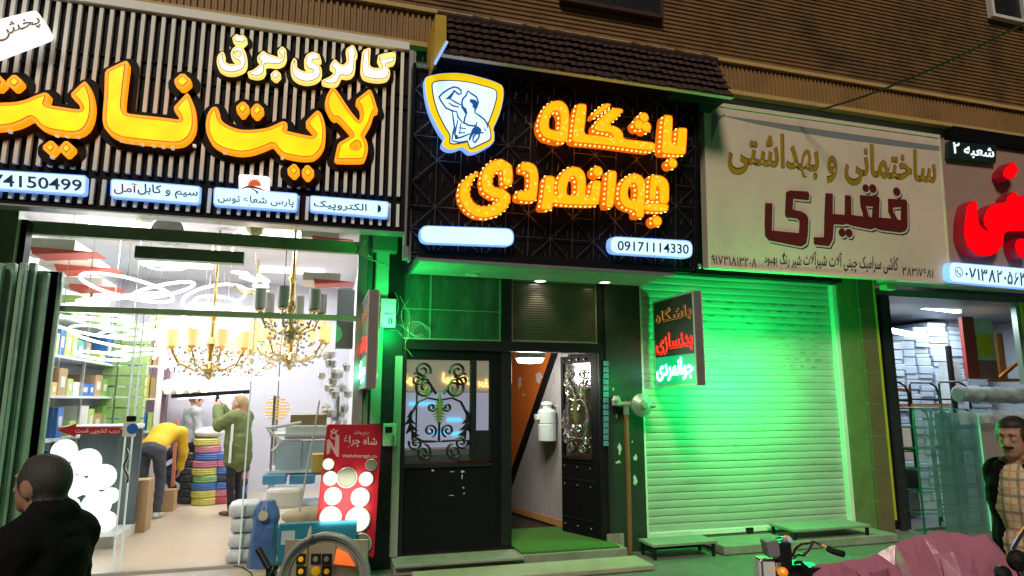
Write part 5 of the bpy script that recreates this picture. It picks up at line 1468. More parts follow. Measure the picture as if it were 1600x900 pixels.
# folded green door leaves at the far left
fd = thing('folding_door', (P(30, 800, 6.95).x, 6.95, .13), 'folded dark green metal door leaves at the far left of the shop', 'folding door')
for (xa, xb, yy) in ((-45, -26, 6.75), (-22, -6, 6.85), (1, 11, 6.8), (16, 27, 6.9), (33, 49, 7.0), (66, 72, 7.12)):
    a, c = P(xa, 640, yy), P(xb, 640, yy)
    zt = P((xa + xb) / 2 + 20, 425 if xb > 30 else 410, yy).z
    m = MB(); m.box((a.x, yy, .14), (c.x, yy + .07, zt)); m.box((a.x + .02, yy - .012, .3), (a.x + .04, yy - .001, zt - .1)); m.build('leaf', mat('door_green', (.30, .52, .36), .4, var=.2, dirt=(.07, .14, .09), damt=.4), fd, bevel=.006)
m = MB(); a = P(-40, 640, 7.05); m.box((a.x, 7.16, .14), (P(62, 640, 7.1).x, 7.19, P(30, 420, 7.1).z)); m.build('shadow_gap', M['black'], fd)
m = MB(); a, c = P(-60, 330, 7.0), P(20, 420, 7.0); m.box((a.x, 6.98, c.z + .02), (c.x, 7.12, a.z + .2)); m.build('head_box', M['greenpaint'], fd)
m = MB(); fbox(m, (20, 342), (34, 420), 7.05, 7.05, 7.18); m.build('black_jamb', M['black'], fd)
m = MB()
for k, (p0_, p1_) in enumerate((((566, 352), (570, 400)), ((560, 352), (575, 398)), ((573, 352), (562, 392)))):
    a, c = P(*p0_, 6.9), P(*p1_, 6.95); m.tube([a, (a + c) / 2 + V((.03 * (k - 1), -.03, -.02)), c, c + V((.05, .02, -.03 * k))], .008, 6)
m.tube([P(571, 395, 6.9), P(575, 404, 6.9), P(600, 412, 6.9), P(608, 416, 6.95)], .008, 6)
tag(m.build('grey_cables', M['wire']), 'bundle of pale cables at the top corner of the shop glass', 'cable')
m = MB(); fbox(m, (583, 362), (622, 395), YF - .1, YF - .1, YF + .1); tag(m.build('junction_box', mat('green_grey_box', (.26, .33, .27), .5, var=.2, dirt=(.15, .18, .14), damt=.4), None, bevel=.02), 'dull green junction box above the black pier', 'box')

# lit tube pendants
tube_w = mat('white_tube', (.9, .9, .9), .4, emit=(1, 1, 1), es=2.6, var=0)
ng = 'glowing white tube pendants in the lighting shop'
def pendant(label, Y, rings, r=.018, ztop=CEIL):
    """rings: pixel ellipse centre, half axes in pixels, tilt and depth swing"""
    cx = sum(k[0] for k in rings) / len(rings); cy = sum(k[1] for k in rings) / len(rings)
    c = P(cx, cy, Y)
    t = thing('tube_pendant', c, label, 'pendant lamp', ng)
    for (x, y, rx, ry, rot) in rings:
        pts = []
        c0 = P(x, y, Y); s_ = Y / F * 1.02
        for k in range(36):
            a_ = k / 36 * 2 * math.pi
            u = rx * math.cos(a_) * s_; v_ = ry * math.sin(a_) * s_
            cr, sr = math.cos(R(rot)), math.sin(R(rot))
            pts.append(c0 + V((u * cr - v_ * sr, math.sin(a_) * rx * s_ * .8, u * sr + v_ * cr)))
        m = MB(); m.tube(pts, r, 7, True); m.build('glowing_tube', tube_w, t)
    m = MB()
    for dx in (-.12, .1): m.tube([c + V((dx, 0, 0)), V((c.x + dx, c.y, ztop - .02))], .004, 4)
    m.lathe([(.09, 0), (.09, -.03)], (c.x, c.y, ztop), n=14); m.build('hanger', M['chrome'], t)
pendant('cluster of white looped tubes highest at the left, above the middle bar', 8.3, [(200, 449, 58, 17, -16), (255, 453, 40, 14, 14), (190, 464, 52, 9, 8)])
pendant('faint white oval tubes just under the green motor cover', 9.4, [(262, 417, 24, 8, 0), (283, 415, 22, 6, 6)], .01)
pendant('white tube rings with gold hanging right of centre above the middle bar', 8.6, [(335, 464, 42, 23, 12), (340, 473, 30, 12, -6), (352, 480, 46, 7, -4)])
pendant('broad stack of flat white tube ovals hung low at the left', 8.8, [(165, 512, 66, 14, -10), (187, 527, 60, 13, -12), (218, 514, 50, 11, 10), (160, 556, 32, 5, -8), (222, 550, 36, 6, 4)], .016)
pendant('tall white double ring hung between the two lit chandeliers', 9.6, [(268, 528, 16, 26, 8), (286, 520, 12, 30, -12), (250, 512, 26, 12, 20)], .02)
pendant('wide thin white ring lamps nearest the left door', 8.0, [(128, 492, 60, 9, -4), (110, 478, 44, 8, 6)], .018)
pendant('white looped scribble of tubes below the gold crystal chandelier', 9.2, [(310, 565, 36, 10, -18), (335, 575, 44, 8, 12), (325, 585, 40, 12, -8), (365, 572, 32, 12, 16), (300, 580, 24, 6, -30)], .014)
def zig(label, Y, px, r, gold=None):
    c = P(px[0][0], px[0][1], Y); t = thing('tube_pendant', c, label, 'pendant lamp', ng)
    m = MB(); m.tube([P(a, b, Y + .15 * math.sin(i * 1.7)) for i, (a, b) in enumerate(px)], r, 7); m.build('glowing_tube', tube_w, t)
    m = MB(); m.tube([c, V((c.x, c.y, CEIL - .02))], .004, 4); m.build('hanger', M['chrome'], t)
    if gold: m = MB(); m.tube([P(a, b + 5, Y + .1) for a, b in gold], r * .7, 6); m.build('gold_frame', M['gold'], t)
M['gold'] = mat('polished_gold', (.80, .56, .20), .22, .9, var=.15)
M['crystal'] = mat('crystal', (.85, .86, .86), .08, .55, var=.1, vscale=40)
zig('bent white tube letters standing like a pointed vee', 9.0, [(240,560),(252,546),(280,548),(268,578),(256,550),(258,575),(282,552)], .02)
zig('zigzag white tube with gold frame left of the grey shaded chandelier', 8.4, [(362,425),(385,427),(400,440),(375,432),(420,440),(405,430),(418,448),(395,446)], .02, [(365,440),(385,455),(420,450),(380,446),(405,458)])
zig('crossed white tube at the bottom of the hanging lamps', 9.0, [(386,592),(415,566),(402,578),(388,570),(426,588)], .02)
m = MB(); a, c = P(380, 592, 10), P(440, 592, 10); m.bar(a, c, .05, .05); tag(m.build('tube_light', tube_w), 'short straight white tube light over the glass partition', 'tube light')

def chandelier(label, px, py, Y, rad, n, shade_mat, lit, h_sh=.2, top=None):
    c = P(px, py, Y)
    t = thing('chandelier', c, label, 'chandelier')
    m = MB(); m.lathe([(.012, -.42), (.05, -.36), (.09, -.28), (.03, -.2), (.035, -.05), (.06, .02), (.03, .1), (.025, .3), (.05, .36), (.02, .4), (.015, CEIL - c.z)], c, n=14); m.build('stem', M['gold'], t)
    for k in range(n):
        a_ = 2 * math.pi * (k + .3) / n; d = V((math.cos(a_), math.sin(a_), 0))
        m = MB(); m.tube([c + d * .03 + V((0, 0, -.22)), c + d * rad * .4 + V((0, 0, -.3)), c + d * rad * .8 + V((0, 0, -.22)), c + d * rad + V((0, 0, -.06))], .012, 7)
        m.lathe([(.02, -.07), (.06, -.045), (.03, -.03)], c + d * rad, n=12); ar = m.build('arm', M['gold'], t)
        m = MB(); m.lathe([(.062, -.03), (.066, h_sh), (.058, h_sh), (.055, -.02)], c + d * rad, n=16); m.build('shade', shade_mat, ar)
        m = MB()
        for j in range(6): m.ball(c + d * rad * (.2 + .15 * j) + V((0, 0, -.14 - .10 * math.cos(j * 1.1 + k))), .024, 6, 4)
        for j in range(3): m.lathe([(.001, -.11 - .05 * j), (.017, -.09 - .05 * j), (.001, -.068 - .05 * j)], c + d * rad * (.98 - .12 * j), n=6)
        for j in range(5): m.ball(c + d * rad * (.15 + .16 * j) + V((0, 0, -.36 + .02 * j + .04 * math.sin(j * 2))), .02, 6, 4)
        m.build('crystals', M['crystal'], ar)
    return t
sh_lit = led_mat('lit_shade', (1.0, .62, .26), (1.0, .90, .66), 1.0, 5)
chandelier('large gold chandelier with lit cream cylinder shades right of the hanging tubes', 455, 528, 9.0, .46, 8, sh_lit, True)
chandelier('gold and crystal chandelier half hidden by white tubes at centre', 330, 540, 8.7, .46, 9, sh_lit, True, .16)
chandelier('upper chandelier with unlit grey glass cylinder shades under the sign', 455, 482, 8.1, .36, 6, mat('grey_shade', (.58, .60, .56), .25, .1, var=.2), False, .2)

chandelier('small crystal chandelier with lit shades deep between the two large ones', 395, 548, 10.4, .36, 7, sh_lit, True, .13)
# bulbs on a rail and black beam lamp at the back
rail = thing('bulb_rail', P(290, 616, 12.3), 'wall rail carrying four glowing round bulbs at the back of the lighting shop', 'lamp')
m = MB(); a, c = P(255, 614, 12.3), P(325, 611, 12.3); m.bar(a, c, .06, .05); m.build('rail', M['alu'], rail)
for k, px in enumerate((262, 281, 301, 320)):
    q = P(px, 604, 12.2); m = MB(); m.lathe([(.001, .12), (.06, .1), (.095, .04), (.095, -.02), (.05, -.08), (.035, -.12)][::-1], q, n=14); m.build('bulb', mat('warm_bulb', (.9, .8, .6), .4, emit=(1, .86, .6), es=2.4, var=0), rail)
m = MB(); a, c = P(268, 619, 11.6), P(391, 612, 11.6); m.bar(a, c, .05, .06); bl = m.build('beam_lamp', M['black'])
tag(bl, 'long black linear lamp with a white glowing underside near the back wall', 'lamp')
m = MB(); m.bar(a + V((.1, -.01, -.045)), c + V((-.1, -.01, -.045)), .03, .02); m.build('glow_strip', tube_w, bl)
BW = Plane((0, BACK - .004, 0), (1, 0, 0), (0, 0, 1))
m = MB(); write(m, 'PIST', BW, [(262, 568), (296, 568), (296, 582), (262, 582)], 0, .0, .01, persian=False); tag(m.build('wall_letters', mat('grey_letters', (.12, .11, .13), .5, var=0)), 'dark grey capital letters on the back wall above the bulbs', 'lettering')
m = MB(); m.box((P(236, 600, 12.4).x, 12.35, P(240, 690, 12.4).z), (P(262, 600, 12.4).x, 12.55, P(240, 520, 12.4).z))
tag(m.build('wall_shelf_panel', mat('plum_panel', (.22, .13, .17), .5, var=.2)), 'dark plum panel standing at the left of the back wall', 'panel')
m = MB(); m.bar(P(276, 655, 11.3), P(270, 760, 11.3), .08, .04); tag(m.build('orange_post', mat('coral_paint', (.62, .22, .12), .5, var=.1)), 'thin coral post leaning behind the man in the yellow top', 'post')

# wedge boards with red tips, high on both sides
wb = mat('ivory_board', (.74, .70, .62), .5, var=.06); rd = mat('coral_red', (.60, .10, .07), .5, var=.1)
def wedge(px, py, Y, sc, label):
    c = P(px, py, Y); t = thing('wedge_board', c, label, 'display board', 'wedge boards with red tips')
    m = MB(); m.box((c.x - .75 * sc, c.y - .05, c.z - .02), (c.x + .15 * sc, c.y + .5, c.z + .16 * sc)); m.build('board', wb, t)
    m = MB()
    m.add([(c.x - .45 * sc, c.y - .06, c.z - .13 * sc), (c.x + .5 * sc, c.y - .06, c.z - .02), (c.x - .5 * sc, c.y - .06, c.z - .0), (c.x - .45 * sc, c.y + .3, c.z - .13 * sc), (c.x + .5 * sc, c.y + .3, c.z - .02), (c.x - .5 * sc, c.y + .3, c.z)], [(0, 1, 2), (5, 4, 3), (0, 3, 4, 1), (1, 4, 5, 2), (2, 5, 3, 0)])
    m.build('red_tip', rd, t)
wedge(103, 390, 7.9, .62, 'largest red-tipped ivory wedge board, topmost at the upper left of the shop')
wedge(136, 416, 8.5, .62, 'middle red-tipped ivory wedge board at the upper left of the shop')
wedge(150, 446, 9.1, .55, 'lowest red-tipped ivory wedge board at the upper left of the shop')
wedge(520, 372, 8.2, .5, 'red-tipped ivory wedge board, topmost at the right side of the shop glass')
wedge(522, 438, 8.4, .5, 'red-tipped ivory wedge board below another at the right side of the shop glass')
m = MB(); fbox(m, (528, 452), (551, 545), 8.3, 8.3, 8.36); tag(m.build('grey_board', mat('blue_grey_board', (.42, .47, .50), .5, var=.1)), 'blue grey board standing upright at the right edge of the shop glass', 'board')
m = MB(); m.lathe([(.001, .05), (.17, .03), (.17, -.02), (.12, -.05), (.001, -.05)], P(262, 362, 8.0), (0, -1, .3), 20); tag(m.build('disc_lamp', mat('dull_grey_disc', (.4, .4, .38), .4, var=.1)), 'grey unlit disc lamp high behind the green beam', 'lamp')
m = MB(); m.lathe([(.05, .1), (.12, .06), (.14, -.05), (.05, -.1)], P(398, 352, 7.9), (1, 0, .3), 14); tag(m.build('spot_lamp', mat('cream_spot', (.55, .45, .25), .5, var=.1)), 'cream drum spot lamp hanging just under the slatted sign', 'lamp')

# shelves along the left wall, stocked with cartons
shf = thing('wall_shelf', (lx0 + .3, 9.6, FLOOR), 'long pale blue shelving along the left wall of the lighting shop', 'shelf')
lev = [.95, 1.42, 1.9, 2.35, 2.8]
for z in lev:
    m = MB(); m.box((lx0 + .002, 8.0, z - .03), (lx0 + .55, 12.3, z)); m.build('shelf_board', mat('pale_shelf', (.66, .72, .76), .4, var=.05), shf)
for y in (8.0, 9.4, 10.8, 12.2):
    m = MB(); m.box((lx0 + .5, y, FLOOR), (lx0 + .53, y + .03, 3.2)); m.build('upright', M['alu'], shf)
rr = random.Random(12)
cols = {'yellow': (.60, .45, .08), 'green': (.22, .48, .10), 'blue': (.05, .16, .50), 'tan': (.46, .30, .15), 'white': (.75, .75, .74), 'teal': (.12, .42, .40), 'lime': (.45, .62, .18)}
for z in lev:
    y = 8.05
    while y < 12.0:
        w_ = rr.uniform(.16, .4); h_ = rr.uniform(.14, .36)
        cn = rr.choice(list(cols)); 
        if rr.random() < .9:
            m = MB(); xx = lx0 + rr.uniform(.12, .2)
            m.mi = 0; m.box((xx, y, z + .001), (lx0 + .5, y + w_ - .02, z + h_)); m.mi = 1
            m.box((lx0 + .501, y + w_ * .2, z + h_ * .3), (lx0 + .503, y + w_ * .7, z + h_ * .7))
            tag(m.build('carton', [mat('carton_' + cn, cols[cn], .5, var=.12), mat('carton_label', (.7, .68, .62), .5, var=.3, vscale=30)]), f'{cn} lamp carton on the long left wall shelves', 'carton', f'{cn} cartons on the left shelves')
        y += w_
# tall lime display of small green packs
m = MB(); a = P(186, 640, 10.6)
for k in range(16):
    for j in range(3): m.box((a.x - .25 + j * .19, 10.6, FLOOR + .3 + k * .15), (a.x - .08 + j * .19, 10.72, FLOOR + .43 + k * .15))
tag(m.build('pack_display', mat('lime_packs', (.35, .55, .20), .4, var=.5, vscale=9)), 'tall hanging display of lime green packs behind the glass door', 'display')
sh2 = thing('stock_cabinet', P(230, 640, 11.4), 'narrow shelf cabinet of blue and yellow boxes left of the back wall', 'cabinet')
a, c = P(214, 700, 11.4), P(248, 560, 11.4)
m = MB()
for k in range(6): z = FLOOR + .1 + k * .5; m.box((a.x, 11.4, z), (c.x, 11.7, z + .03))
m.box((a.x - .03, 11.4, FLOOR), (a.x, 11.7, 3)); m.box((c.x, 11.4, FLOOR), (c.x + .03, 11.7, 3)); m.build('shelf_frame', M['whitepaint'], sh2)
for k in range(6):
    for j in range(2):
        cn = rr.choice(['blue', 'yellow', 'tan', 'lime']); m = MB(); x = a.x + .01 + j * (c.x - a.x) / 2; m.box((x, 11.42, FLOOR + .131 + k * .5), (x + (c.x - a.x) / 2 - .02, 11.66, FLOOR + .131 + k * .5 + rr.uniform(.25, .42)))
        tag(m.build('carton', mat('carton_' + cn, cols[cn])), f'{cn} box in the narrow cabinet left of the back wall', 'carton', f'{cn} boxes in the narrow cabinet')

# dazzling show case at the left
sc = thing('lamp_showcase', P(135, 780, 8.6), 'glass showcase packed with dazzling round lamps beside the dark coated man', 'showcase')
a, c = P(84, 700, 8.4), P(192, 700, 8.4)
m = MB(); m.box((a.x, 8.45, FLOOR), (c.x, 9.3, FLOOR + .12)); m.box((a.x, 8.45, 1.52), (c.x, 9.3, 1.56)); m.build('case', M['whitepaint'], sc)
m = MB(); m.box((a.x, 8.45, FLOOR + .121), (c.x, 8.46, 1.519)); m.build('glass_pane', gm, sc)
m = MB(); m.box((a.x, 9.2, FLOOR + .121), (c.x, 9.25, 1.5)); bp_ = m.build('backboard', mat('showcase_back', (.10, .13, .14), .5, var=.2), sc)
dz = mat('dazzling_lamp', (.9, .9, .9), .4, emit=(.95, 1, .98), es=1.25, var=0)
for (px, py, r_) in ((100, 705, 26), (135, 722, 30), (160, 745, 28), (118, 760, 24), (150, 790, 30), (128, 812, 20), (165, 815, 22), (100, 740, 22), (172, 775, 18), (140, 760, 20), (110, 790, 18)):
    q = P(px, py, 8.75 + .01 * (px % 7)); rr_ = r_ / F * 8.6 * .6; m = MB(); m.lathe([(rr_, .03), (rr_, -.01), (rr_ * .8, -.03), (.001, -.035)], q, (0, 1, 0), 24); m.build('round_lamp', dz, sc)

# stacks of coloured cable coils
ccol = {'yellow': (.52, .50, .10), 'pink': (.48, .16, .24), 'blue': (.05, .14, .42), 'green': (.20, .40, .15), 'black': (.03, .03, .035), 'red': (.42, .05, .06)}
def coil(x, y, z, cn, r=.2, h=.11, label=None, group=None):
    m = MB(); m.lathe([(r * .55, 0), (r * .9, 0), (r, h * .2), (r * .97, h * .35), (r, h * .5), (r * .97, h * .65), (r, h * .8), (r * .9, h), (r * .55, h)], (x, y, z), n=18)
    return tag(m.build('cable_coil', mat('coil_' + cn, ccol[cn], .45, var=.3, vscale=25)), label or f'{cn} cable coil in the stacks beside the woman in green', 'cable coil', group or f'{cn} cable coils')
for (px, seq, Y, r) in ((325, ['yellow', 'yellow', 'blue', 'green', 'yellow', 'pink', 'blue', 'pink', 'yellow'], 11.5, .2), (350, ['red', 'pink', 'blue', 'black', 'blue', 'pink', 'blue'], 11.6, .21), (303, ['black'] * 7, 11.7, .17), (374, ['black', 'blue', 'black', 'pink', 'black'], 11.8, .18)):
    x = P(px, 700, Y).x
    for k, cn in enumerate(seq): coil(x + rr.uniform(-.015, .015), Y, FLOOR + .112 * k, cn, r)
m = MB(); z = FLOOR + 1.01; x = P(325, 700, 11.5).x; m.ball((x, 11.5, z + .08), (.22, .2, .09), 14, 7); tag(m.build('wrapped_bundle', M['whitepaint'], smooth=True), 'white wrapped bundle on top of the coloured coil stack', 'bundle')
# cartons by the door
m = MB(); a = P(205, 745, 9.2); m.box((a.x - .1, 9.3, FLOOR + .001), (a.x + .18, 9.6, FLOOR + .62)); tag(m.build('carton', mat('carton_tan', cols['tan'], .5, var=.12)), 'tall tan carton standing beside the legs of the yellow-topped man', 'carton')
m = MB(); a = PZ(258, 800, FLOOR); m.box((a.x - .06, a.y, FLOOR + .001), (a.x + .1, a.y + .25, FLOOR + .3)); tag(m.build('carton', mat('carton_tan', cols['tan'], .5, var=.12)), 'small open tan carton on the shop floor in front of the crouching man', 'carton')

# goods behind the right pane
rk = thing('goods_table', P(470, 760, 8.6), 'white goods table crowded with boxes behind the right shop pane', 'table')
a, c = P(420, 700, 8.5), P(530, 700, 8.5)
for z in (.62, 1.02, 1.45):
    m = MB(); m.box((a.x, 8.45, z - .03), (c.x, 9.2, z)); m.build('table_board', mat('pale_shelf', (.66, .72, .76), .4, var=.05), rk)
for x in (a.x + .02, c.x - .05):
    for y in (8.47, 9.15): m = MB(); m.box((x, y, FLOOR), (x + .03, y + .03, 1.9)); m.build('leg', M['alu'], rk)
def goods(p0, p1, Y, dep, mt, name, label, cat, bev=.006):
    m = MB(); fbox(m, p0, p1, Y, Y, Y + dep); return tag(m.build(name, mt, None, bevel=bev), label, cat)
goods((454, 648), (510, 664), 8.55, .3, mat('carton_tan', cols['tan'], .5, var=.12), 'carton', 'flat tan carton lying on the white appliance behind the right pane', 'carton')
goods((446, 665), (516, 686), 8.5, .4, M['whitepaint'], 'appliance', 'white flat appliance under the tan carton behind the right pane', 'appliance', .02)
pb = mat('blue_plastic', (.07, .28, .50), .35, var=.12); cb = mat('clear_blue_plastic', (.40, .52, .62), .25, var=.1)
goods((432, 690), (470, 742), 8.5, .35, cb, 'storage_box', 'clear blue plastic drawer box, left of two behind the right pane', 'drawer box', .02)
goods((472, 690), (508, 742), 8.52, .35, cb, 'storage_box', 'clear blue plastic drawer box, right of two behind the right pane', 'drawer box', .02)
goods((410, 742), (447, 757), 8.4, .3, pb, 'basket', 'blue plastic basket lid, left of two below the drawer boxes', 'basket', .02)
goods((452, 742), (492, 756), 8.42, .3, pb, 'basket', 'blue plastic basket lid, right of two below the drawer boxes', 'basket', .02)
goods((416, 765), (470, 795), 8.2, .3, M['whitepaint'], 'tub', 'wide white plastic tub low behind the right pane', 'tub', .04)
goods((488, 710), (506, 738), 7.9, .2, mat('carton_yellow', cols['yellow']), 'carton', 'yellow carton standing left of the red lamp board', 'carton')
m = MB(); m.ball(P(480, 806, 7.9), (.28, .16, .1), 14, 7); tag(m.build('sack', mat('straw_sack', (.55, .46, .28), .7, var=.3, bump=.5), smooth=True), 'straw coloured sack slumped behind the teal box', 'sack')
for k, (px, py, cn, lab) in enumerate(((448, 702, 'blue', 'navy'), (420, 700, 'white', 'white'))): pass
m = MB(); pts = [P(425 + 12 * math.sin(k * .5), 705 - k * 4.5, 8.0) for k in range(9)] + [P(450, 664, 8.1), P(470, 660, 8.2)]
m.tube(pts, .018, 7); tag(m.build('power_cord', M['whitepaint']), 'looped white power cord hanging from the appliance', 'cord')
m = MB(); m.tube([P(468 + k * 5.2, 800 - k * 29, 7.6) for k in range(7)], .012, 6); tag(m.build('white_pole', M['whitepaint']), 'thin white pole leaning against the right pane', 'pole')
# golden slatted pendant behind the pane, clear glass rack
t = thing('slatted_lamp', P(433, 640, 9.2), 'golden slatted ball lamp glowing behind the right pane', 'lamp')
for k in range(7):
    zz = -.12 + k * .04; rr_ = math.sqrt(max(.01, .16 ** 2 - zz ** 2)); q = P(433, 640, 9.2) + V((0, 0, zz)); m = MB(); m.lathe([(rr_ * .9, 0), (rr_, 0), (rr_, .018), (rr_ * .9, .018)], q, n=16); m.build('slat', mat('lit_gold_slat', (.7, .45, .1), .4, emit=(1, .6, .12), es=.6, var=0), t)
m = MB(); m.tube([P(433, 640, 9.2), V((P(433, 640, 9.2).x, P(433, 640, 9.2).y, CEIL))], .006, 5); m.build('hanger', M['black'], t)
m = MB()
for k in range(26):
    q = P(rr.uniform(500, 545), rr.uniform(560, 670), 8.6 + rr.uniform(0, .8)); m.lathe([(.02, .0), (.05, .02), (.06, .09), (.02, .12)], q, n=8)
    m.bar(q, q + V((0, 0, -.1)), .006, .006)
o_ = m.build('glass_pendants', M['crystal']); tag(o_, 'mass of small clear glass lamps hanging at the right edge of the shop', 'glass lamps'); o_['kind'] = 'stuff'
# ------------------------------------------------------------------ packed shop at the right
r0, r1 = P(1388, 640, YF).x, 12.6
rb = 11.2
shp = thing('packed_shop', ((r0 + r1) / 2, 9, 0), 'narrow storefront packed with foam slabs under the red letter sign', 'shop')
cz_ = P(1500, 468, YF).z
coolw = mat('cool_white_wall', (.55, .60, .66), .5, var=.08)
m = MB(); m.box((r0 - .1, YF, .01), (r1, rb, .16)); m.build('shop_floor', mat('grey_floor', (.22, .23, .23), .4, var=.2), shp)
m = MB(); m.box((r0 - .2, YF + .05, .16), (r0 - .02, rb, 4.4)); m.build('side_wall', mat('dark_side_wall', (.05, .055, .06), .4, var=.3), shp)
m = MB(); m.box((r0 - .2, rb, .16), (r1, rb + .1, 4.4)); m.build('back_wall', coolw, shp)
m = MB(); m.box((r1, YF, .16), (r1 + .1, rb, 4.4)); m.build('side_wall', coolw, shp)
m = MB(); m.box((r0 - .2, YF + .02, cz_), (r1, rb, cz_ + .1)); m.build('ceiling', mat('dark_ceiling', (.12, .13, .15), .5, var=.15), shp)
m = MB(); m.box((r0 - .05, 6.5, cz_ + .15), (r1, YF + .02, cz_ + .2)); m.build('front_soffit', mat('pale_soffit', (.55, .60, .58), .25, var=.08), shp)
m = MB(); m.box((r0 + .0, YF - .02, .16), (r0 + .13, YF + .1, cz_)); m.box((r0 + .134, YF + .0, .16), (r0 + .2, YF + .06, cz_)); m.build('black_jamb', M['darkstone'], shp)
x_ = P(1590, 520, YF).x; m = MB(); m.box((x_, YF - .02, P(1590, 600, YF).z), (x_ + .07, YF + .06, cz_)); m.build('glass_mullion', mat('green_grey_alu', (.35, .42, .38), .3, .6, var=.15), shp)
m = MB(); m.box((x_ + .09, YF - .05, .16), (x_ + .16, YF + .0, cz_)); m.build('yellow_post', M['yellowtrim'], shp)
cw = mat('cool_tube', (.9, .95, 1), .4, emit=(.9, .97, 1), es=5, var=0)
for (p0_, p1_, Y, lab) in (((1442, 479), (1498, 486), 8.1, 'bright tube lamp on the ceiling of the packed shop, nearer the street'), ((1390, 516), (1432, 524), 8.6, 'bright tube lamp over the white slab stacks, deeper in the packed shop')):
    a, c = P(*p0_, Y), P(*p1_, Y); m = MB(); m.bar(a, c, .09, .07); tag(m.build('tube_lamp', cw), lab, 'lamp')
for (px, py, lab) in ((1467, 463, 'small downlight in the pale soffit left of the phone box'), (1590, 471, 'small downlight in the pale soffit at the right frame edge')):
    c = PZ(px, py, cz_ + .145); m = MB(); m.lathe([(.075, .004), (.08, -.012), (.001, -.014)], c, n=18); tag(m.build('downlight', cw), lab, 'lamp')
for x, y, e in ((r0 + 1.4, 8.2, 52), (r0 + 3.2, 8.6, 40)):
    l = bpy.data.lights.new('packed_shop_light', 'AREA'); l.size = .9; l.energy = e; l.color = (.82, .93, 1)
    lo = bpy.data.objects.new('packed_shop_light', l); COL.objects.link(lo); lo.location = (x, y, cz_ - .06)
c = P(1390, 449, 6.7); m = MB(); m.box((c.x - .09, 6.66, c.z - .03), (c.x + .09, 6.78, c.z + .04)); tag(m.build('small_box', mat('lime_box', (.35, .55, .28), .4, var=.1), None, bevel=.01), 'small pale green box under the corner of the red letter sign', 'box')
foam = mat('foam_slab', (.46, .54, .64), .55, var=.10, vscale=5)
rr = random.Random(21)
for ci, (xa, xb, ytop, Y) in enumerate(((1396, 1416, 545, 8.9), (1417, 1436, 528, 8.95), (1437, 1459, 512, 9.0), (1461, 1490, 509, 9.1), (1492, 1512, 506, 9.2), (1514, 1545, 500, 9.4))):
    a, c = P(xa, 600, Y), P(xb, 600, Y); zt = P((xa + xb) / 2, ytop, Y).z; z = .17
    while z < zt:
        h_ = rr.uniform(.07, .17); jx = rr.uniform(-.02, .02)
        m = MB(); m.box((a.x + jx + .005, Y + rr.uniform(-.03, .03), z), (c.x + jx - .005, Y + .8, z + h_ - .008))
        tag(m.build('foam_block', foam, None, bevel=.012), 'pale blue white foam block in the tall stacks of the packed shop', 'foam block', 'stacked foam blocks'); z += h_
orr = mat('orange_steel', (.62, .17, .03), .4, var=.15)
rk = thing('storage_rack', P(1440, 640, 8.0), 'storage rack with black posts and orange beams in the packed shop', 'rack')
for p0_, p1_ in (((1368, 568), (1394, 597)), ((1368, 606), (1420, 610)), ((1405, 634), (1484, 633)), ((1558, 594), (1590, 566)), ((1545, 594), (1592, 594))):
    m = MB(); m.bar(P(*p0_, 7.9), P(*p1_, 7.95), .05, .05); m.build('beam', orr, rk)
for px in (1398, 1493):
    m = MB(); a = P(px, 640, 8.0); m.box((a.x, 8.0, .161), (a.x + .06, 8.06, 2.7)); m.build('post', M['blackmetal'], rk)
wrapm = film_mat('plastic_wrap', (.75, .82, .84), .3)
# tall wrapped packages
pk = thing('wrapped_roll', P(1516, 595, 7.8), 'tall red and white lettered package in clear wrap among the foam slabs', 'package')
m = MB(); a, c = P(1510, 560, 7.8), P(1528, 560, 7.8); zt, zb = P(1516, 495, 7.8).z, P(1520, 592, 7.8).z
m.box((a.x, 7.8, zb), (c.x, 7.86, zt)); m.build('red_side', mat('brick_red_print', (.38, .05, .05), .4, var=.25, vscale=14), pk)
m = MB(); m.box((c.x + .003, 7.82, zb), (c.x + .42, 7.93, zb + (zt - zb) * .96)); m.build('clear_side', mat('cloudy_film', (.60, .64, .66), .25, var=.3, vscale=12), pk)
m = MB(); m.box((c.x + .03, 7.81, zb + (zt - zb) * .38), (c.x + .36, 7.818, zb + (zt - zb) * .72)); m.build('yellow_label', mat('lemon_print', (.65, .52, .03), .4, var=.25, vscale=20), pk)
m = MB(); m.box((c.x + .01, 7.812, zb), (c.x + .41, 7.818, zb + (zt - zb) * .3)); m.build('pink_label', mat('rose_print', (.40, .14, .16), .4, var=.3, vscale=14), pk)
m = MB(); a = P(1566, 555, 8.0); m.lathe([(.20, 0), (.2, .75), (.001, .76)], (a.x, 8.2, P(1566, 592, 8.0).z), n=20); tag(m.build('orange_roll', mat('amber_board', (.50, .24, .06), .5, var=.25, vscale=5)), 'upright orange brown roll beside the wrapped package', 'roll')
m = MB(); a = P(1483, 575, 8.4); m.box((a.x, 8.4, P(1483, 632, 8.4).z), (a.x + .25, 8.6, P(1483, 565, 8.4).z)); wp = tag(m.build('wrapped_package', mat('cloudy_film', (.60, .64, .66))), 'small white wrapped package with a red mark before the foam slabs', 'package')
m = MB(); m.box((a.x, 8.392, P(1483, 600, 8.4).z), (a.x + .07, 8.399, P(1483, 570, 8.4).z)); m.build('red_mark', mat('brick_red_print', (.38, .05, .05)), wp)
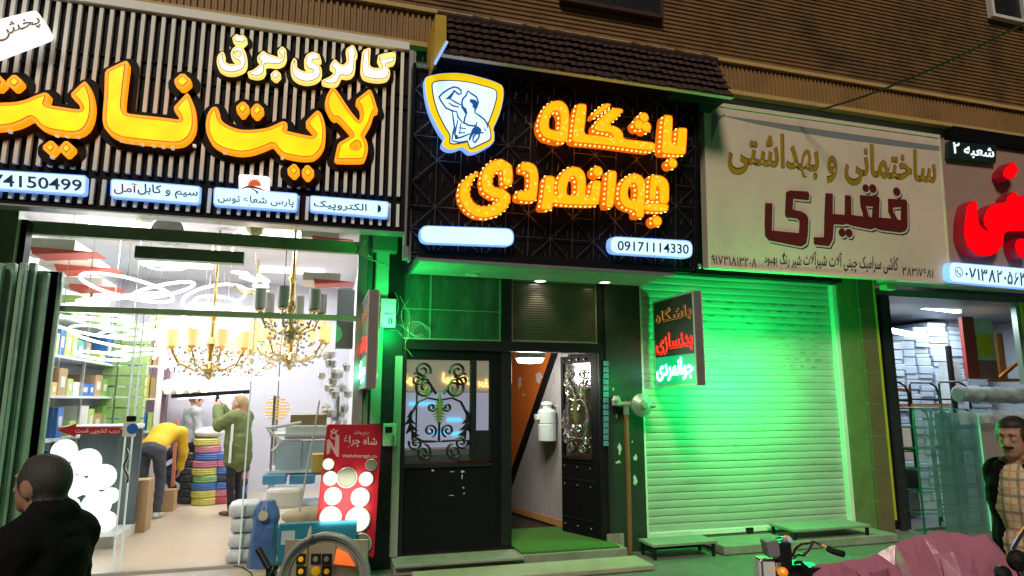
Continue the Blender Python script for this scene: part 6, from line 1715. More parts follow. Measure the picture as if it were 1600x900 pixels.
# hoop trolleys
def trolley(px0, px1, ptop, Y, zb, mt, name, label, rungs=4, dep=.5, wrap=None):
    a, c = P(px0, 700, Y), P(px1, 700, Y); zt = P((px0 + px1) / 2, ptop, Y).z
    t = thing(name, ((a.x + c.x) / 2, Y, zb), label, 'trolley')
    for yy in (Y, Y + dep):
        m = MB(); r_ = min(.16, (c.x - a.x) * .4)
        m.tube([V((a.x, yy, zb)), V((a.x, yy, zt - .03)), V((a.x + .03, yy, zt)), V((c.x - r_, yy, zt)), V((c.x - r_ * .3, yy, zt - r_ * .35)), V((c.x, yy, zt - r_)), V((c.x, yy, zb))], .016, 7); m.build('hoop', mt, t)
    m = MB()
    for k in range(rungs):
        z = zb + .25 + (zt - zb - .5) * k / max(1, rungs - 1)
        for yy in (Y, Y + dep): m.tube([V((a.x, yy, z)), V((c.x, yy, z - .02))], .011, 6)
        m.tube([V((a.x, Y, z)), V((a.x, Y + dep, z))], .011, 6); m.tube([V((c.x, Y, z)), V((c.x, Y + dep, z))], .011, 6)
    m.build('rungs', mt, t)
    if wrap:
        m = MB(); vs = []; n = 14
        for i in range(n + 1):
            for j in range(n + 1):
                x = a.x - .03 + (c.x - a.x + .06) * i / n; z = zb + .2 + (zt + .05 - zb - .2) * j / n
                vs.append((x, Y - .05 + .022 * noise.noise(V((x * 5, 0, z * 5))) + .012 * noise.noise(V((x * 14, 3, z * 11))), z + .02 * noise.noise(V((x * 7, 9, z)))))
        m.add(vs, [(i * (n + 1) + j, (i + 1) * (n + 1) + j, (i + 1) * (n + 1) + j + 1, i * (n + 1) + j + 1) for i in range(n) for j in range(n)])
        m.build('plastic_sheet', wrap, t, smooth=True)
    return t
dg = mat('dark_green_tube', (.02, .13, .09), .35, .3, var=.2)
trolley(1389, 1428, 597, 7.5, .9, M['blackmetal'], 'hoop_rail', 'black hooped rail, left of two above the green trolley', 2, .5)
trolley(1478, 1524, 597, 7.5, .9, M['blackmetal'], 'hoop_rail', 'black hooped rail, right of two above the green trolley', 2, .5)
gw = film_mat('green_film', (.35, .72, .62), .25)
q = PZ(1440, 835, .14)
trolley(1432, 1487, 638, q.y, .14, dg, 'hoop_trolley', 'green hooped trolley wrapped in clear film on the pavement', 5, .3, gw)
trolley(1490, 1530, 640, q.y + .25, .14, dg, 'hoop_trolley', 'dark hooped trolley behind the green glass sheet', 5, .3)
# leaning glass sheet with a bright edge, then a speckled board
a, c = P(1494, 700, q.y - .1), P(1533, 700, q.y - .1); zt = P(1525, 645, q.y - .1).z
m = MB(); m.box((a.x - .3, q.y - .1, .14), (c.x, q.y - .085, zt)); gs_ = tag(m.build('glass_sheet', film_mat('green_glass', (.20, .50, .44), .22)), 'tall green glass sheet with a bright edge standing by the trolleys', 'glass sheet')
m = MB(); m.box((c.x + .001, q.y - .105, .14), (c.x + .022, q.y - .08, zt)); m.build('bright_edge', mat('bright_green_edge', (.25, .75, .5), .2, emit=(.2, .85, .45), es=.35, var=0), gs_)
a = P(1537, 700, q.y - .05); zt = P(1560, 648, q.y).z
m = MB(); m.box((a.x, q.y - .05, .14), (a.x + 1.3, q.y + .12, zt)); bd_ = tag(m.build('speckled_board', mat('speckled_board', (.27, .24, .22), .7, var=.5, vscale=120), None, bevel=.01), 'thick grey brown speckled board standing behind the man in the checked shirt', 'board')
m = MB(); vs = []
for i in range(19):
    for j in range(5):
        x = a.x - .5 + 1.9 * i / 18; z = zt + .07 - .045 * j + .02 * math.sin(i * 2.3 + j); vs.append((x, q.y - .115 - .02 * math.sin(i * 1.7) - .012 * j, z))
m.add(vs, [(i * 5 + j, i * 5 + j + 1, (i + 1) * 5 + j + 1, (i + 1) * 5 + j) for i in range(18) for j in range(4)])
m.build('film_fringe', wrapm, bd_, smooth=True)
pc = thing('wrapped_tube', P(1560, 612, 7.4), 'grey tube roll in shiny clear film above the speckled board', 'roll')
a, c = P(1496, 617, 7.4), P(1640, 622, 7.4); m = MB(); m.tube([a, c], .10, 14); m.build('core', mat('grey_roll', (.22, .23, .25), .4, var=.3, vscale=8), pc, smooth=False)
m = MB(); m.tube([a.lerp(c, i / 22) + V((0, -.01, .02)) for i in range(23)], [.115 + .012 * math.sin(i * 2.1) + .01 * math.sin(i * 5) for i in range(23)], 16, cap=False); m.build('film', wrapm, pc)
# crates deeper in the dark left of the trolleys
for k, (p0_, p1_, lab) in enumerate((((1396, 668), (1428, 720), 'white'), ((1400, 735), (1440, 770), 'black'))):
    m = MB(); fbox(m, p0_, p1_, 7.9, 7.9, 8.3); tag(m.build('crate', mat('crate_' + lab, (.65, .65, .65) if lab == 'white' else (.03, .03, .035), .5, var=.15), None, bevel=.01), f'{lab} crate in the dark lower part of the packed shop', 'crate')
m = MB(); fbox(m, (1396, 770), (1440, 806), 7.85, 7.85, 8.4); tag(m.build('pallet', mat('grey_pallet', (.3, .3, .3), .5, var=.2), None, bevel=.01), 'grey low platform in the dark foot of the packed shop', 'platform')

# ------------------------------------------------------------------ goods on the pavement before the lighting shop
rbP = Plane((0, 6.72, 0), (1, 0, 0), (0, -.02, 1))
m = MB(); m.shape([rrect(rbP, [(511, 663), (597, 664), (584, 872), (493, 826)], .03)], rbP, -.05, 0)
rbd = thing('lamp_board', P(545, 860, 6.75), 'red display board with round glowing lamps and white lettering beside the black pier', 'display board')
m.build('board', mat('crimson_board', (.48, .012, .03), .4, var=.08), rbd)
lm = mat('display_lamp', (.9, .9, .9), .4, emit=(1, .93, .76), es=1.5, var=0); lmw = mat('warm_display_lamp', (.9, .9, .8), .4, emit=(1, .80, .45), es=1.5, var=0)
un = mat('unlit_lamp_face', (.20, .23, .18), .35, var=.1)
for px, py, r_, on in ((513, 725, 8, 2), (516, 747, 10, 2), (520, 775, 12, 2), (516, 809, 15, 1), (572, 748, 10, 1), (563, 777, 13, 1), (559, 812, 17, 1), (535, 824, 8, 1), (542, 746, 14, 0), (580, 726, 8, 0), (563, 850, 15, 0)):
    c = rbP.px(px, py, .012); rad = r_ / F * 6.6
    m = MB(); m.lathe([(rad * 1.08, -.012), (rad * 1.08, .012), (rad * .98, .018), (rad * .95, .0)], c, rbP.N, 24); lp = m.build('lamp', mat('lamp_ring', (.62, .62, .55), .3, .3, var=.1), rbd)
    m = MB(); m.lathe([(rad * .95, -.005), (rad * .9, .012), (.001, .014)], c, rbP.N, 24); m.build('lamp_face', un if not on else (lm if on == 1 else lmw), lp)
wr = mat('board_print', (.80, .62, .62), .5, var=0)
m = MB(); write(m, 'شاه چراغ', rbP, [(537, 680), (589, 683), (589, 702), (537, 699)], .001, .008, .003); write(m, 'صنایع روشنایی', rbP, [(553, 672), (577, 674), (577, 681), (553, 680)], .001, .005, .003)
write(m, 'shahcheragh.co', rbP, [(535, 709), (589, 710), (589, 717), (535, 716)], .001, .004, .003, persian=False); m.build('lettering', wr, rbd)
m = MB(); gm_ = Glyphs(rbP, (480, 650), 4.2857, .001, .003)
gm_.poly([(132,160),(150,155),(185,215),(188,140),(215,125),(212,275),(195,270),(155,205),(150,250),(128,262)], 0).stroke([(160,105),(178,115),(198,105)], 4).stroke([(157,95),(165,110),(178,85),(190,110),(205,93)], 3)
gm_.stroke([(178 + 20 * math.cos(k * .5236), 132 + 20 * math.sin(k * .5236)) for k in range(13)], 4).field(.02); m.shape(gm_.loops(0), rbP, .0, .004, back=False); m.build('crown_mark', mat('board_mark', (.75, .45, .42), .4, var=0), rbd)
l = bpy.data.lights.new('lamp_board_light', 'AREA'); l.size = .45; l.energy = 2.5; l.color = (1, .92, .76); lo = bpy.data.objects.new('lamp_board_light', l); COL.objects.link(lo)
lo.location = rbP.px(540, 780, .1); lo.rotation_euler = (R(90), 0, 0)
m = MB(); q0 = P(512, 880, 6.7); m.bar(V((q0.x, 6.78, .14)), rbP.px(520, 800, -.06), .03, .03); m.bar(V((q0.x + .35, 6.78, .14)), rbP.px(570, 800, -.06), .03, .03); m.build('support', M['blackmetal'], rbd)
# teal carton
m = MB(); fbox(m, (436, 819), (556, 872), 6.62, 6.62, 6.68 + .02); tc = tag(m.build('teal_carton', mat('teal_print_box', (.02, .22, .34), .4, var=.15), None, bevel=.008), 'flat teal carton with a white label under the red lamp board', 'carton')
m = MB(); fbox(m, (440, 830), (460, 850), 6.617, 6.615, 6.619); m.build('label', mat('pale_label', (.5, .62, .64), .5, var=.2), tc)
# stack of four white bags
for k in range(4):
    z = FLOOR + .002 + k * .145; q = P(383, 800, 7.25)
    m = MB()
    vs = []; nx_, ny_, nz_ = 8, 6, 5
    wv = [(.155 + .01 * k % 2, .2, .072)]
    m.ball((0, 0, 0), (1, 1, 1), 18, 10)
    pts = []
    for (x, y, zz) in m.v:
        s_ = lambda t: math.copysign(abs(t) ** .45, t)
        L2 = 1
        X_, Y_, Z_ = s_(x) * .155, s_(y) * .2, s_(zz) * .072
        d = 1 + .05 * noise.noise(V((x * 2.5 + k * 7, y * 2.5, zz * 2.5)))
        pts.append((q.x + X_ * d + .012 * ((k * 7) % 3 - 1), 7.45 + Y_ * d, z + .073 + Z_ * d))
    m.v = pts
    tag(m.build('white_bag', mat('white_sack', (.66, .70, .74), .5, var=.15, vscale=10, bump=.4), smooth=True), ('lowest', 'second lowest', 'second highest', 'topmost')[k] + ' of four white bags stacked beside the blue sack', 'bag', 'stacked white bags')
# tall blue sack
bl = mat('blue_sack', (.07, .15, .40), .38, var=.5, vscale=5, bump=.5, bscale=14)
bsx = P(414, 800, 7.0).x
prof0 = [(.001, 0), (.155, .01), (.165, .08), (.15, .25), (.158, .4), (.145, .50), (.16, .56), (.15, .62), (.12, .68), (.085, .74), (.001, .75)]
prof = []
for (ra, za), (rb_, zb_) in zip(prof0, prof0[1:]): prof += [(ra + (rb_ - ra) * t / 5, za + (zb_ - za) * t / 5) for t in range(5)]
prof.append(prof0[-1])
m = MB(); m.lathe(prof, (bsx, 7.0, .25), n=60); pts = []
for (x, y, z) in m.v:
    a_ = math.atan2(y - 7.0, x - bsx); f_ = 1 + .16 * noise.noise(V((math.cos(a_) * 2, math.sin(a_) * 2, z * 5))) - .14 * abs(noise.noise(V((math.cos(a_) * 3, math.sin(a_) * 3, z * 9 + a_))))
    pts.append((bsx + (x - bsx) * f_ * 1.0 + .03 * (z - .25), 7.0 + (y - 7.0) * f_ * .7, z))
m.v = [(bsx + (x - bsx) * .82, y, .25 + (z - .25) * .86) for x, y, z in pts]
bs = tag(m.build('blue_sack', bl, smooth=True), 'tall crumpled blue sack with a round pale mark standing at the shop sill', 'sack')
m = MB(); c = P(411, 806, 6.86); m.lathe([(.045, 0), (.045, -.004), (.028, -.006)], c, (0, 1, 0), 16); m.build('round_mark', mat('cream_mark', (.6, .58, .4), .5, var=.2), bs)
m = MB(); m.box((P(360, 870, 6.75).x, 6.66, FLOOR - .011), (P(432, 870, 6.75).x, 6.95, FLOOR + .03)); tag(m.build('sill_board', mat('pale_wood', (.45, .38, .25), .6, var=.2), None, bevel=.006), 'short pale board lying on the sill under the blue sack', 'board')
m = MB(); a = P(140, 888, 6.62); m.box((a.x, 6.5, FLOOR - .07), (P(188, 880, 6.62).x, 6.64, FLOOR - .02)); tag(m.build('sill_bar', mat('pale_bar', (.5, .48, .4), .5, var=.2), None, bevel=.006), 'pale metal bar on the sill beside the dark coated man', 'bar')

# socket and switch display board on the ground
def at_depth(px, py, zc): return EYE + ray(px, py) * zc
c = at_depth(512, 905, 5.6)
sp = Plane((c.x, c.y, .131), RT, (0, 0, 1))
sd = thing('switch_board', (c.x, c.y, .131), 'display board of square switches and yellow sockets behind the hose coil', 'display board')
m = MB()
for (x0, x1) in ((446, 477), (480, 521), (524, 570)):
    a = sp.uv(x0, 840); e = sp.uv(x1, 990); plbox(m, sp, a[0], .0, e[0], a[1] - .02, -.03, 0)
m.build('board', mat('olive_board', (.32, .30, .20), .5, var=.15), sd)
a = sp.uv(478, 840); m = MB(); plbox(m, sp, a[0], 0, a[0] + .018, a[1], -.02, .01); m.build('divider', M['yellowtrim'], sd)
yel = mat('socket_yellow', (.75, .42, .02), .4, emit=(1, .5, .0), es=.25, var=.05); blk = mat('switch_black', (.015, .015, .015), .3, var=0)
for row, y in enumerate((873, 892, 911, 930)):
    for px, kind in ((471, 'y'), (494, 'b' if row == 0 else 'y'), (511, 'b' if row == 0 else 'by')):
        u, v_ = sp.uv(px, y)
        if kind != 'y' or px == 471:
            m = MB(); plbox(m, sp, u - .042, v_ - .042, u + .042, v_ + .042, .0, .014); pr_ = m.build('switch_plate', blk, sd)
            m = MB(); m.lathe([(.024, 0), (.022, .022), (.001, .026)], sp.w(u, v_, .0), sp.N, 14); m.build('knob', yel if kind != 'b' else M['valve'], pr_)
        else:
            m = MB(); m.lathe([(.038, 0), (.036, .02), (.02, .024), (.001, .018)], sp.w(u, v_, 0), sp.N, 18); m.build('socket', yel, sd)
u, v_ = sp.uv(532, 878); m = MB(); m.shape([[(u - .05, v_ - .01), (u + .13, v_ - .03), (u + .06, v_ + .07), (u - .03, v_ + .11)]], sp, 0, .03); m.build('orange_lamp', mat('orange_lit', (.8, .2, .05), .4, emit=(1, .17, .03), es=.8, var=0), sd)
u, v_ = sp.uv(550, 905); m = MB(); plbox(m, sp, u - .07, v_ - .12, u + .06, v_ + .06, 0, .02); m.build('grey_panel', mat('panel_grey_green', (.25, .27, .2), .4, var=.2), sd)
# coil of hose
c = at_depth(508, 906, 5.25)
hose = glass_mat('x', (1, 1, 1)); 
hm = mat('grey_hose', (.40, .43, .42), .22, var=.2, vscale=20)
hm.node_tree.nodes['Principled BSDF'].inputs['Transmission Weight'].default_value = .25
hm.node_tree.nodes['Principled BSDF'].inputs['Alpha'].default_value = .9
m = MB(); pts = []
turns = 7
fwd = V((FW.x, FW.y, 0)).normalized()
for k in range(turns * 40 + 1):
    a_ = k / 40 * 2 * math.pi; rd_ = (.362, .335, .352, .30, .325, .285, .345)[min(turns - 1, k // 40)]
    nx = (.362, .335, .352, .30, .325, .285, .345)[min(turns - 1, k // 40 + 1)]; rd_ += (nx - rd_) * (k % 40) / 40
    pts.append(c + RT * (rd_ * math.cos(a_)) + V((0, 0, 1)) * (rd_ * math.sin(a_)) + fwd * (-.05 + .11 * k / (turns * 40)))
m.tube(pts, .017, 7); hz_ = tag(m.build('hose_coil', hm, smooth=True), 'big upright coil of translucent grey hose on the pavement', 'hose coil')
m = MB(); q = at_depth(483, 840, 5.2); m.lathe([(.018, 0), (.014, .05), (.002, .09)], q, (.1, 0, 1), 8); m.build('tie', mat('cream_tie', (.65, .6, .42), .5, var=.1), hz_)

# ------------------------------------------------------------------ bicycle, mostly under the picture
bk = thing('bicycle', V((at_depth(425, 900, 3.6).x, at_depth(425, 900, 3.6).y, 0)), 'dark bicycle parked before the hose coil, only its handlebar grip showing', 'bicycle')
g0, g1 = at_depth(404, 858, 3.62), at_depth(421, 889, 3.55)
m = MB(); m.tube([g0, g0.lerp(g1, .5), g1], [.019, .017, .018], 12)
for k in range(6): q = g0.lerp(g1, .1 + k * .15); m.lathe([(.0195, -.003), (.0205, 0), (.0195, .003)], q, (g1 - g0), 12)
m.build('grip', mat('rubber_grip', (.012, .012, .013), .55, var=.2), bk)
st = at_depth(450, 935, 3.5)
m = MB(); m.tube([g1, g1.lerp(st, .4) + V((0, 0, .0)), st, st + V((.2, .12, .0)), st + V((.45, .1, .05))], .012, 8); m.tube([st, st + V((.01, 0, -.35)), st + V((-.1, -.03, -.6))], .017, 8); m.build('handlebar', M['blackmetal'], bk)
m = MB(); m.obox(g1 + V((.01, 0, -.015)), RT * .022, fwd * .02, V((0, 0, 1)) * .018); m.tube([g1 + V((.02, -.02, .0)), g1 + V((.0, -.06, -.02)), g1 + V((-.06, -.08, -.05))], .007, 6); m.ball(at_depth(431, 886, 3.5), .016, 8, 6); m.build('brake_lever', M['blackmetal'], bk)
m = MB(); m.tube([at_depth(365, 884, 3.6), at_depth(378, 886, 3.6), at_depth(392, 895, 3.6), at_depth(400, 912, 3.58), at_depth(425, 915, 3.55), g1 + V((.02, 0, -.02))], .004, 6); m.build('brake_cable', M['blackwire'], bk)
hub = V((st.x - .12, st.y - .03, .33))
for hb in (hub, hub + RT * 1.02):
    m = MB(); m.tube([hb + RT * (.31 * math.cos(k * .2618)) + V((0, 0, .31 * math.sin(k * .2618))) for k in range(24)], .02, 6, True)
    for k in range(12): m.bar(hb, hb + RT * (.3 * math.cos(k * .5236)) + V((0, 0, .3 * math.sin(k * .5236))), .003, .003)
    m.build('wheel', M['blackmetal'], bk)
m = MB(); h2 = hub + RT * 1.02; hd = st + V((-.05, -.01, -.3)); bb_ = hub.lerp(h2, .52) + V((0, 0, -.02)); se = hub.lerp(h2, .66) + V((0, 0, .5))
for a, c in ((hd, hub), (hd, bb_), (bb_, se), (se, h2), (bb_, h2), (hd, se)): m.tube([a, c], .016, 7)
m.build('frame', M['blackmetal'], bk)
m = MB(); m.ball(se + V((0, 0, .06)), (.12, .07, .03), 10, 6); m.build('saddle', M['black'], bk)

# ------------------------------------------------------------------ covered motorcycle
ZC = 3.85
mo = thing('motorcycle', V((at_depth(1330, 900, ZC).x, at_depth(1330, 900, ZC).y, 0)), 'black motorcycle under a crumpled maroon plastic cover at the kerb', 'motorcycle')
hd = at_depth(1196, 888, ZC)
m = MB(); m.ball(hd + RT * .05, (.06, .06, .06), 12, 8); m.obox(hd, RT * .045, fwd * .055, V((0, 0, 1)) * .062); hl = m.build('headlight', M['chrome'], mo, bevel=.012)
m = MB(); m.obox(hd - RT * .047 - fwd * .0, RT * .006, fwd * .045, V((0, 0, 1)) * .05); m.obox(hd - fwd * .057, RT * .034, fwd * .004, V((0, 0, 1)) * .05); m.build('lens', mat('headlight_lens', (.75, .80, .78), .12, var=.15, vscale=25), hl)
bx_ = at_depth(1204, 855, ZC)
m = MB(); m.obox(bx_, (RT * .037 + V((0, 0, .006))), fwd * .05, V((0, 0, 1)) * .045 - RT * .008); gb = m.build('instrument_box', mat('grey_plastic', (.22, .22, .23), .45, var=.15), mo, bevel=.006)
m = MB(); m.obox(at_depth(1222, 866, ZC), RT * .035, fwd * .06, V((0, 0, 1)) * .075); m.obox(at_depth(1232, 893, ZC), RT * .07, fwd * .06, V((0, 0, 1)) * .05); m.obox(at_depth(1262, 896, ZC + .05), RT * .06, fwd * .07, V((0, 0, 1)) * .05)
for a, b in ((at_depth(1240, 880, ZC - .1), at_depth(1262, 888, ZC - .1)), (at_depth(1215, 900, ZC - .05), at_depth(1290, 905, ZC))): m.tube([a, a.lerp(b, .5) + V((0, 0, .02)), b], .012, 6)
m.build('fork_head', M['blackmetal'], mo, bevel=.01)
m = MB(); m.ball(at_depth(1223, 894, ZC - .1), (.03, .03, .028), 10, 7); m.build('indicator', mat('amber_lens', (.75, .25, .02), .25, emit=(1, .32, .02), es=.5, var=0), mo)
m = MB()
m.tube([at_depth(1240, 872, ZC), at_depth(1247, 866, ZC - .08), at_depth(1256, 868, ZC - .15), at_depth(1264, 860, ZC - .18), at_depth(1271, 846, ZC - .2), at_depth(1285, 852, ZC - .25), at_depth(1296, 858, ZC - .3)], .009, 8)
m.tube([at_depth(1238, 868, ZC), at_depth(1243, 856, ZC + .05), at_depth(1252, 850, ZC + .1), at_depth(1266, 848, ZC + .15)], .009, 8)
m.tube([at_depth(1206, 843, ZC + .02), at_depth(1218, 840, ZC + .05), at_depth(1230, 838, ZC + .08)], .006, 6); m.build('handlebar', M['chrome'], mo)
m = MB(); m.tube([at_depth(1294, 857, ZC - .3), at_depth(1302, 861, ZC - .33), at_depth(1318, 866, ZC - .38)], .018, 10); m.build('grip', mat('rubber_grip', (.012, .012, .013)), mo)
m = MB(); m.lathe([(.03, -.012), (.034, 0), (.03, .012), (.001, .014)], at_depth(1229, 845, ZC), (-.3, -1, .1), 14); m.tube([at_depth(1229, 845, ZC), at_depth(1232, 862, ZC)], .006, 6); m.build('mirror', M['chrome'], mo)
gc = V((hd.x, hd.y, 0)) + RT * .18
m = MB()
for sg in (-.07, .07): m.tube([at_depth(1235, 895, ZC) + fwd * sg, gc + fwd * sg + V((-.05, 0, .3))], .022, 8)
m.build('fork', M['chrome'], mo)
for wc in (gc + RT * -.05 + V((0, 0, .3)), gc + RT * 1.2 + V((0, 0, .3))):
    m = MB(); m.tube([wc + RT * (.24 * math.cos(k * .2618)) + V((0, 0, .24 * math.sin(k * .2618))) for k in range(24)], .055, 8, True); wh = m.build('wheel', M['black'], mo)
    m = MB()
    for k in range(6): m.bar(wc, wc + RT * (.2 * math.cos(k * 1.047)) + V((0, 0, .2 * math.sin(k * 1.047))), .03, .015)
    m.build('spokes', M['chrome'], wh)
m = MB(); m.obox(gc + RT * .6 + V((0, 0, .45)), RT * .5, fwd * .12, V((0, 0, 1)) * .16); m.build('engine_body', M['blackmetal'], mo, bevel=.03)
# the cover: a folded sheet over tank and seat
top = [(1268, 884), (1290, 880), (1330, 874), (1356, 870), (1385, 856), (1412, 842), (1440, 836), (1466, 828), (1500, 832), (1520, 838), (1540, 834), (1556, 848), (1564, 862)]
rc = random.Random(17)
nA = 12; sub = []
for i in range(len(top) - 1):
    sub.append(top[i])
    if top[i + 1][0] - top[i][0] > 24: sub.append(((top[i][0] + top[i + 1][0]) / 2, (top[i][1] + top[i + 1][1]) / 2 + 1))
sub.append(top[-1])
vs = []
for i, (px, py) in enumerate(sub):
    q = at_depth(px, py, ZC); hw = .15 + .17 * min(1, i / 8)
    for j in range(nA + 1):
        s_ = (j / nA) * 2 - 1
        mid = min(1, abs(s_) * 2.6)
        drop = (abs(s_) ** 1.25) * (q.z - .28)
        vs.append(q + fwd * (hw * math.copysign(abs(s_) ** .8, s_) + rc.uniform(-.075, .075) * mid) + RT * (rc.uniform(-.035, .035) * mid) + V((0, 0, -drop + rc.uniform(-.05, .05) * mid * (1 if abs(s_) < .95 else .2))))
n1 = nA + 1
fs = []
for i in range(len(sub) - 1):
    for j in range(nA):
        a, b, c, d = i * n1 + j, i * n1 + j + 1, (i + 1) * n1 + j + 1, (i + 1) * n1 + j
        fs += [(a, b, c), (a, c, d)] if rc.random() < .5 else [(a, b, d), (b, c, d)]
m = MB(); m.add(vs, fs)
m.add([tuple(vs[j]) for j in range(n1)], [tuple(range(n1))]); m.add([tuple(vs[(len(sub) - 1) * n1 + j]) for j in range(n1)], [tuple(range(n1))[::-1]])
cv_ = tag(m.build('plastic_cover', mat('maroon_plastic', (.46, .17, .26), .27, var=.3, vscale=2.2, bump=.25, bscale=9)), 'crumpled shiny maroon plastic cover draped over the motorcycle', 'cover')
md = cv_.modifiers.new('soft_fold', 'SUBSURF'); md.levels = 2; md.render_levels = 2; md.subdivision_type = 'SIMPLE'
md = cv_.modifiers.new('ease', 'SMOOTH'); md.factor = .5; md.iterations = 1
# second motorcycle corner at the right frame edge
mo2 = thing('motorcycle', V((at_depth(1600, 900, 3.4).x, at_depth(1600, 900, 3.4).y, 0)), 'motorcycle at the right frame edge, only its dark mirror and chrome bar showing', 'motorcycle')
m = MB(); m.lathe([(.001, .03), (.045, .02), (.055, 0), (.05, -.012), (.001, -.014)], at_depth(1590, 876, 3.4), (-.4, -1, .1), 18); m.lathe([(.001, .03), (.04, .02), (.045, 0), (.001, -.014)], at_depth(1566, 897, 3.4), (-.2, -1, .3), 16); m.build('mirror', M['blackmetal'], mo2)
m = MB(); m.tube([at_depth(1582, 858, 3.45), at_depth(1592, 840, 3.45), at_depth(1606, 820, 3.45)], .012, 8); m.tube([at_depth(1590, 880, 3.4), at_depth(1606, 915, 3.4), at_depth(1625, 960, 3.4)], .012, 8); m.tube([at_depth(1566, 900, 3.4), at_depth(1600, 940, 3.4), at_depth(1625, 960, 3.4)], .014, 8); m.build('handlebar', M['chrome'], mo2)
b0 = at_depth(1625, 960, 3.4)
m = MB(); m.tube([b0, V((b0.x + .1, b0.y + .03, .3))], .03, 8); m.build('fork', M['blackmetal'], mo2)
for wc in (V((b0.x + .1, b0.y + .03, .3)), V((b0.x + 1.3, b0.y + .1, .3))):
    m = MB(); m.tube([wc + RT * (.24 * math.cos(k * .2618)) + V((0, 0, .24 * math.sin(k * .2618))) for k in range(24)], .055, 8, True); m.build('wheel', M['black'], mo2)
m = MB(); m.obox(V((b0.x + .75, b0.y + .07, .6)), RT * .55, fwd * .12, V((0, 0, .2))); m.build('body', M['blackmetal'], mo2, bevel=.04)
# ------------------------------------------------------------------ people
SK = mat('skin', (.42, .24, .16), .5, var=.12, vscale=14)
SKF = mat('fair_skin', (.55, .34, .25), .5, var=.1, vscale=14)
def frame(fwd_, up_=(0, 0, 1)):
    f = V(fwd_).normalized(); r_ = f.cross(V(up_)).normalized(); u = r_.cross(f)
    return Matrix((r_, f, u)).transposed()          # columns: right, forward, up
def head(c, fwd_, S_skin=2, S_hair=4, S_dark=5, hair='short', up_=(0, 0, 1), s=1.0):
    Mx = frame(fwd_, up_); c = V(c)
    def L(x, y, z): return tuple(c + Mx @ V((x * s, y * s, z * s)))
    Rm = [list(r_) for r_ in Mx]
    E = lambda slot, x, y, z, rx, ry, rz, k=.02: (slot, 'e', L(x, y, z), (rx * s, ry * s, rz * s), Rm, k)
    C_ = lambda slot, a, b, r0_, r1_, k=.015: (slot, 'c', L(*a), L(*b), r0_ * s, r1_ * s, k)
    o = [E(S_skin, 0, -.005, .02, .076, .096, .098), E(S_skin, 0, .035, -.045, .058, .062, .07), E(S_skin, 0, .07, -.09, .028, .024, .022),
         C_(S_skin, (0, .09, .02), (0, .112, -.025), .010, .017, .012), E(S_skin, 0, .088, .035, .05, .016, .012, .012),
         C_(S_skin, (-.03, .082, .0), (-.03, .084, .0), .012, .012, .006), C_(S_skin, (.03, .082, .0), (.03, .084, .0), .012, .012, .006),
         E(S_skin, 0, .094, -.055, .024, .012, .009, .008), E(S_skin, -.078, -.005, -.01, .012, .026, .036, .008), E(S_skin, .078, -.005, -.01, .012, .026, .036, .008)]
    o += [C_(S_dark, (sx * .02, .1, .034), (sx * .045, .088, .036), .006, .005, .004) for sx in (-1, 1)]
    o += [C_(S_dark, (sx * .026, .0945, .006), (sx * .036, .0925, .006), .0055, .005, .003) for sx in (-1, 1)]
    if hair in ('short', 'balding', 'moustache'):
        o += [E(S_hair, 0, -.03, .045 if hair != 'balding' else .022, .081, (.084 if hair != 'balding' else .088), .088 if hair != 'balding' else .098)]
        if hair == 'balding': o += [E(S_hair, 0, .012, .078, .062, .062, .046)]
        if hair != 'balding': o += [E(S_hair, 0, .02, .085, .066, .066, .04)]
        o += [E(S_hair, sx * .058, -.005, .025, .025, .062, .06) for sx in (-1, 1)]
    if hair == 'moustache': o += [C_(S_dark, (-.028, .098, -.043), (0, .11, -.036), .007, .010, .005), C_(S_dark, (.028, .098, -.043), (0, .11, -.036), .007, .010, .005)]
    if hair == 'long':
        o += [E(S_hair, 0, -.03, .035, .088, .09, .095), E(S_hair, 0, .02, .085, .07, .07, .04), C_(S_hair, (0, -.09, .0), (.02, -.14, -.18), .07, .06, .03), C_(S_hair, (.02, -.14, -.18), (.04, -.13, -.36), .055, .025, .03)]
    return o
def hand(w_, d, palm_n, slot=2, curl=.4, s=1.0, side=1):
    """palm and five separate fingers; d along the hand, palm_n out of the palm, side picks the thumb"""
    w_, d, n_ = V(w_), V(d).normalized(), V(palm_n)
    n_ = (n_ - d * n_.dot(d)).normalized(); x = d.cross(n_) * side
    T = lambda a, b, c: tuple(w_ + x * a * s + d * b * s + n_ * c * s)
    o = [(slot, 'c', T(-.018, .03, 0), T(-.022, .075, 0), .017 * s, .015 * s, .012), (slot, 'c', T(.018, .03, 0), T(.022, .078, 0), .018 * s, .015 * s, .012), (slot, 'c', T(0, 0, 0), T(0, .05, 0), .022 * s, .018 * s, .012)]
    for k, (px, ln) in enumerate(((-.032, .058), (-.011, .072), (.011, .078), (.032, .07))):
        a = T(px, .082, .0); b = T(px * 1.08, .082 + ln * .5, .012 * curl * 2); c = T(px * 1.1, .082 + ln * (.95 - .25 * curl), .06 * curl)
        o += [(slot, 'c', a, b, .0095 * s, .0088 * s, .004), (slot, 'c', b, c, .0088 * s, .007 * s, .004)]
    o += [(slot, 'c', T(.026, .03, .004), T(.055, .062, .018), .013 * s, .0105 * s, .008), (slot, 'c', T(.055, .062, .018), T(.06, .095, .034), .0105 * s, .008 * s, .004)]
    return o
def foot(a, d, slot=3, s=1.0):
    a, d = V(a), V(d).normalized()
    dn = V((0, 0, 1))
    b = V((a.x, a.y, .035)) - d * .045; t = V((a.x, a.y, .03)) + d * .15
    return [(slot, 'c', tuple(a), tuple(b + d * .04 + dn * .01), .045, .042, .02), (slot, 'c', tuple(b), tuple(t), .038, .03, .02), (slot, 'e', tuple(b + (t - b) * .75), (.047, .047, .034), None, .02)]
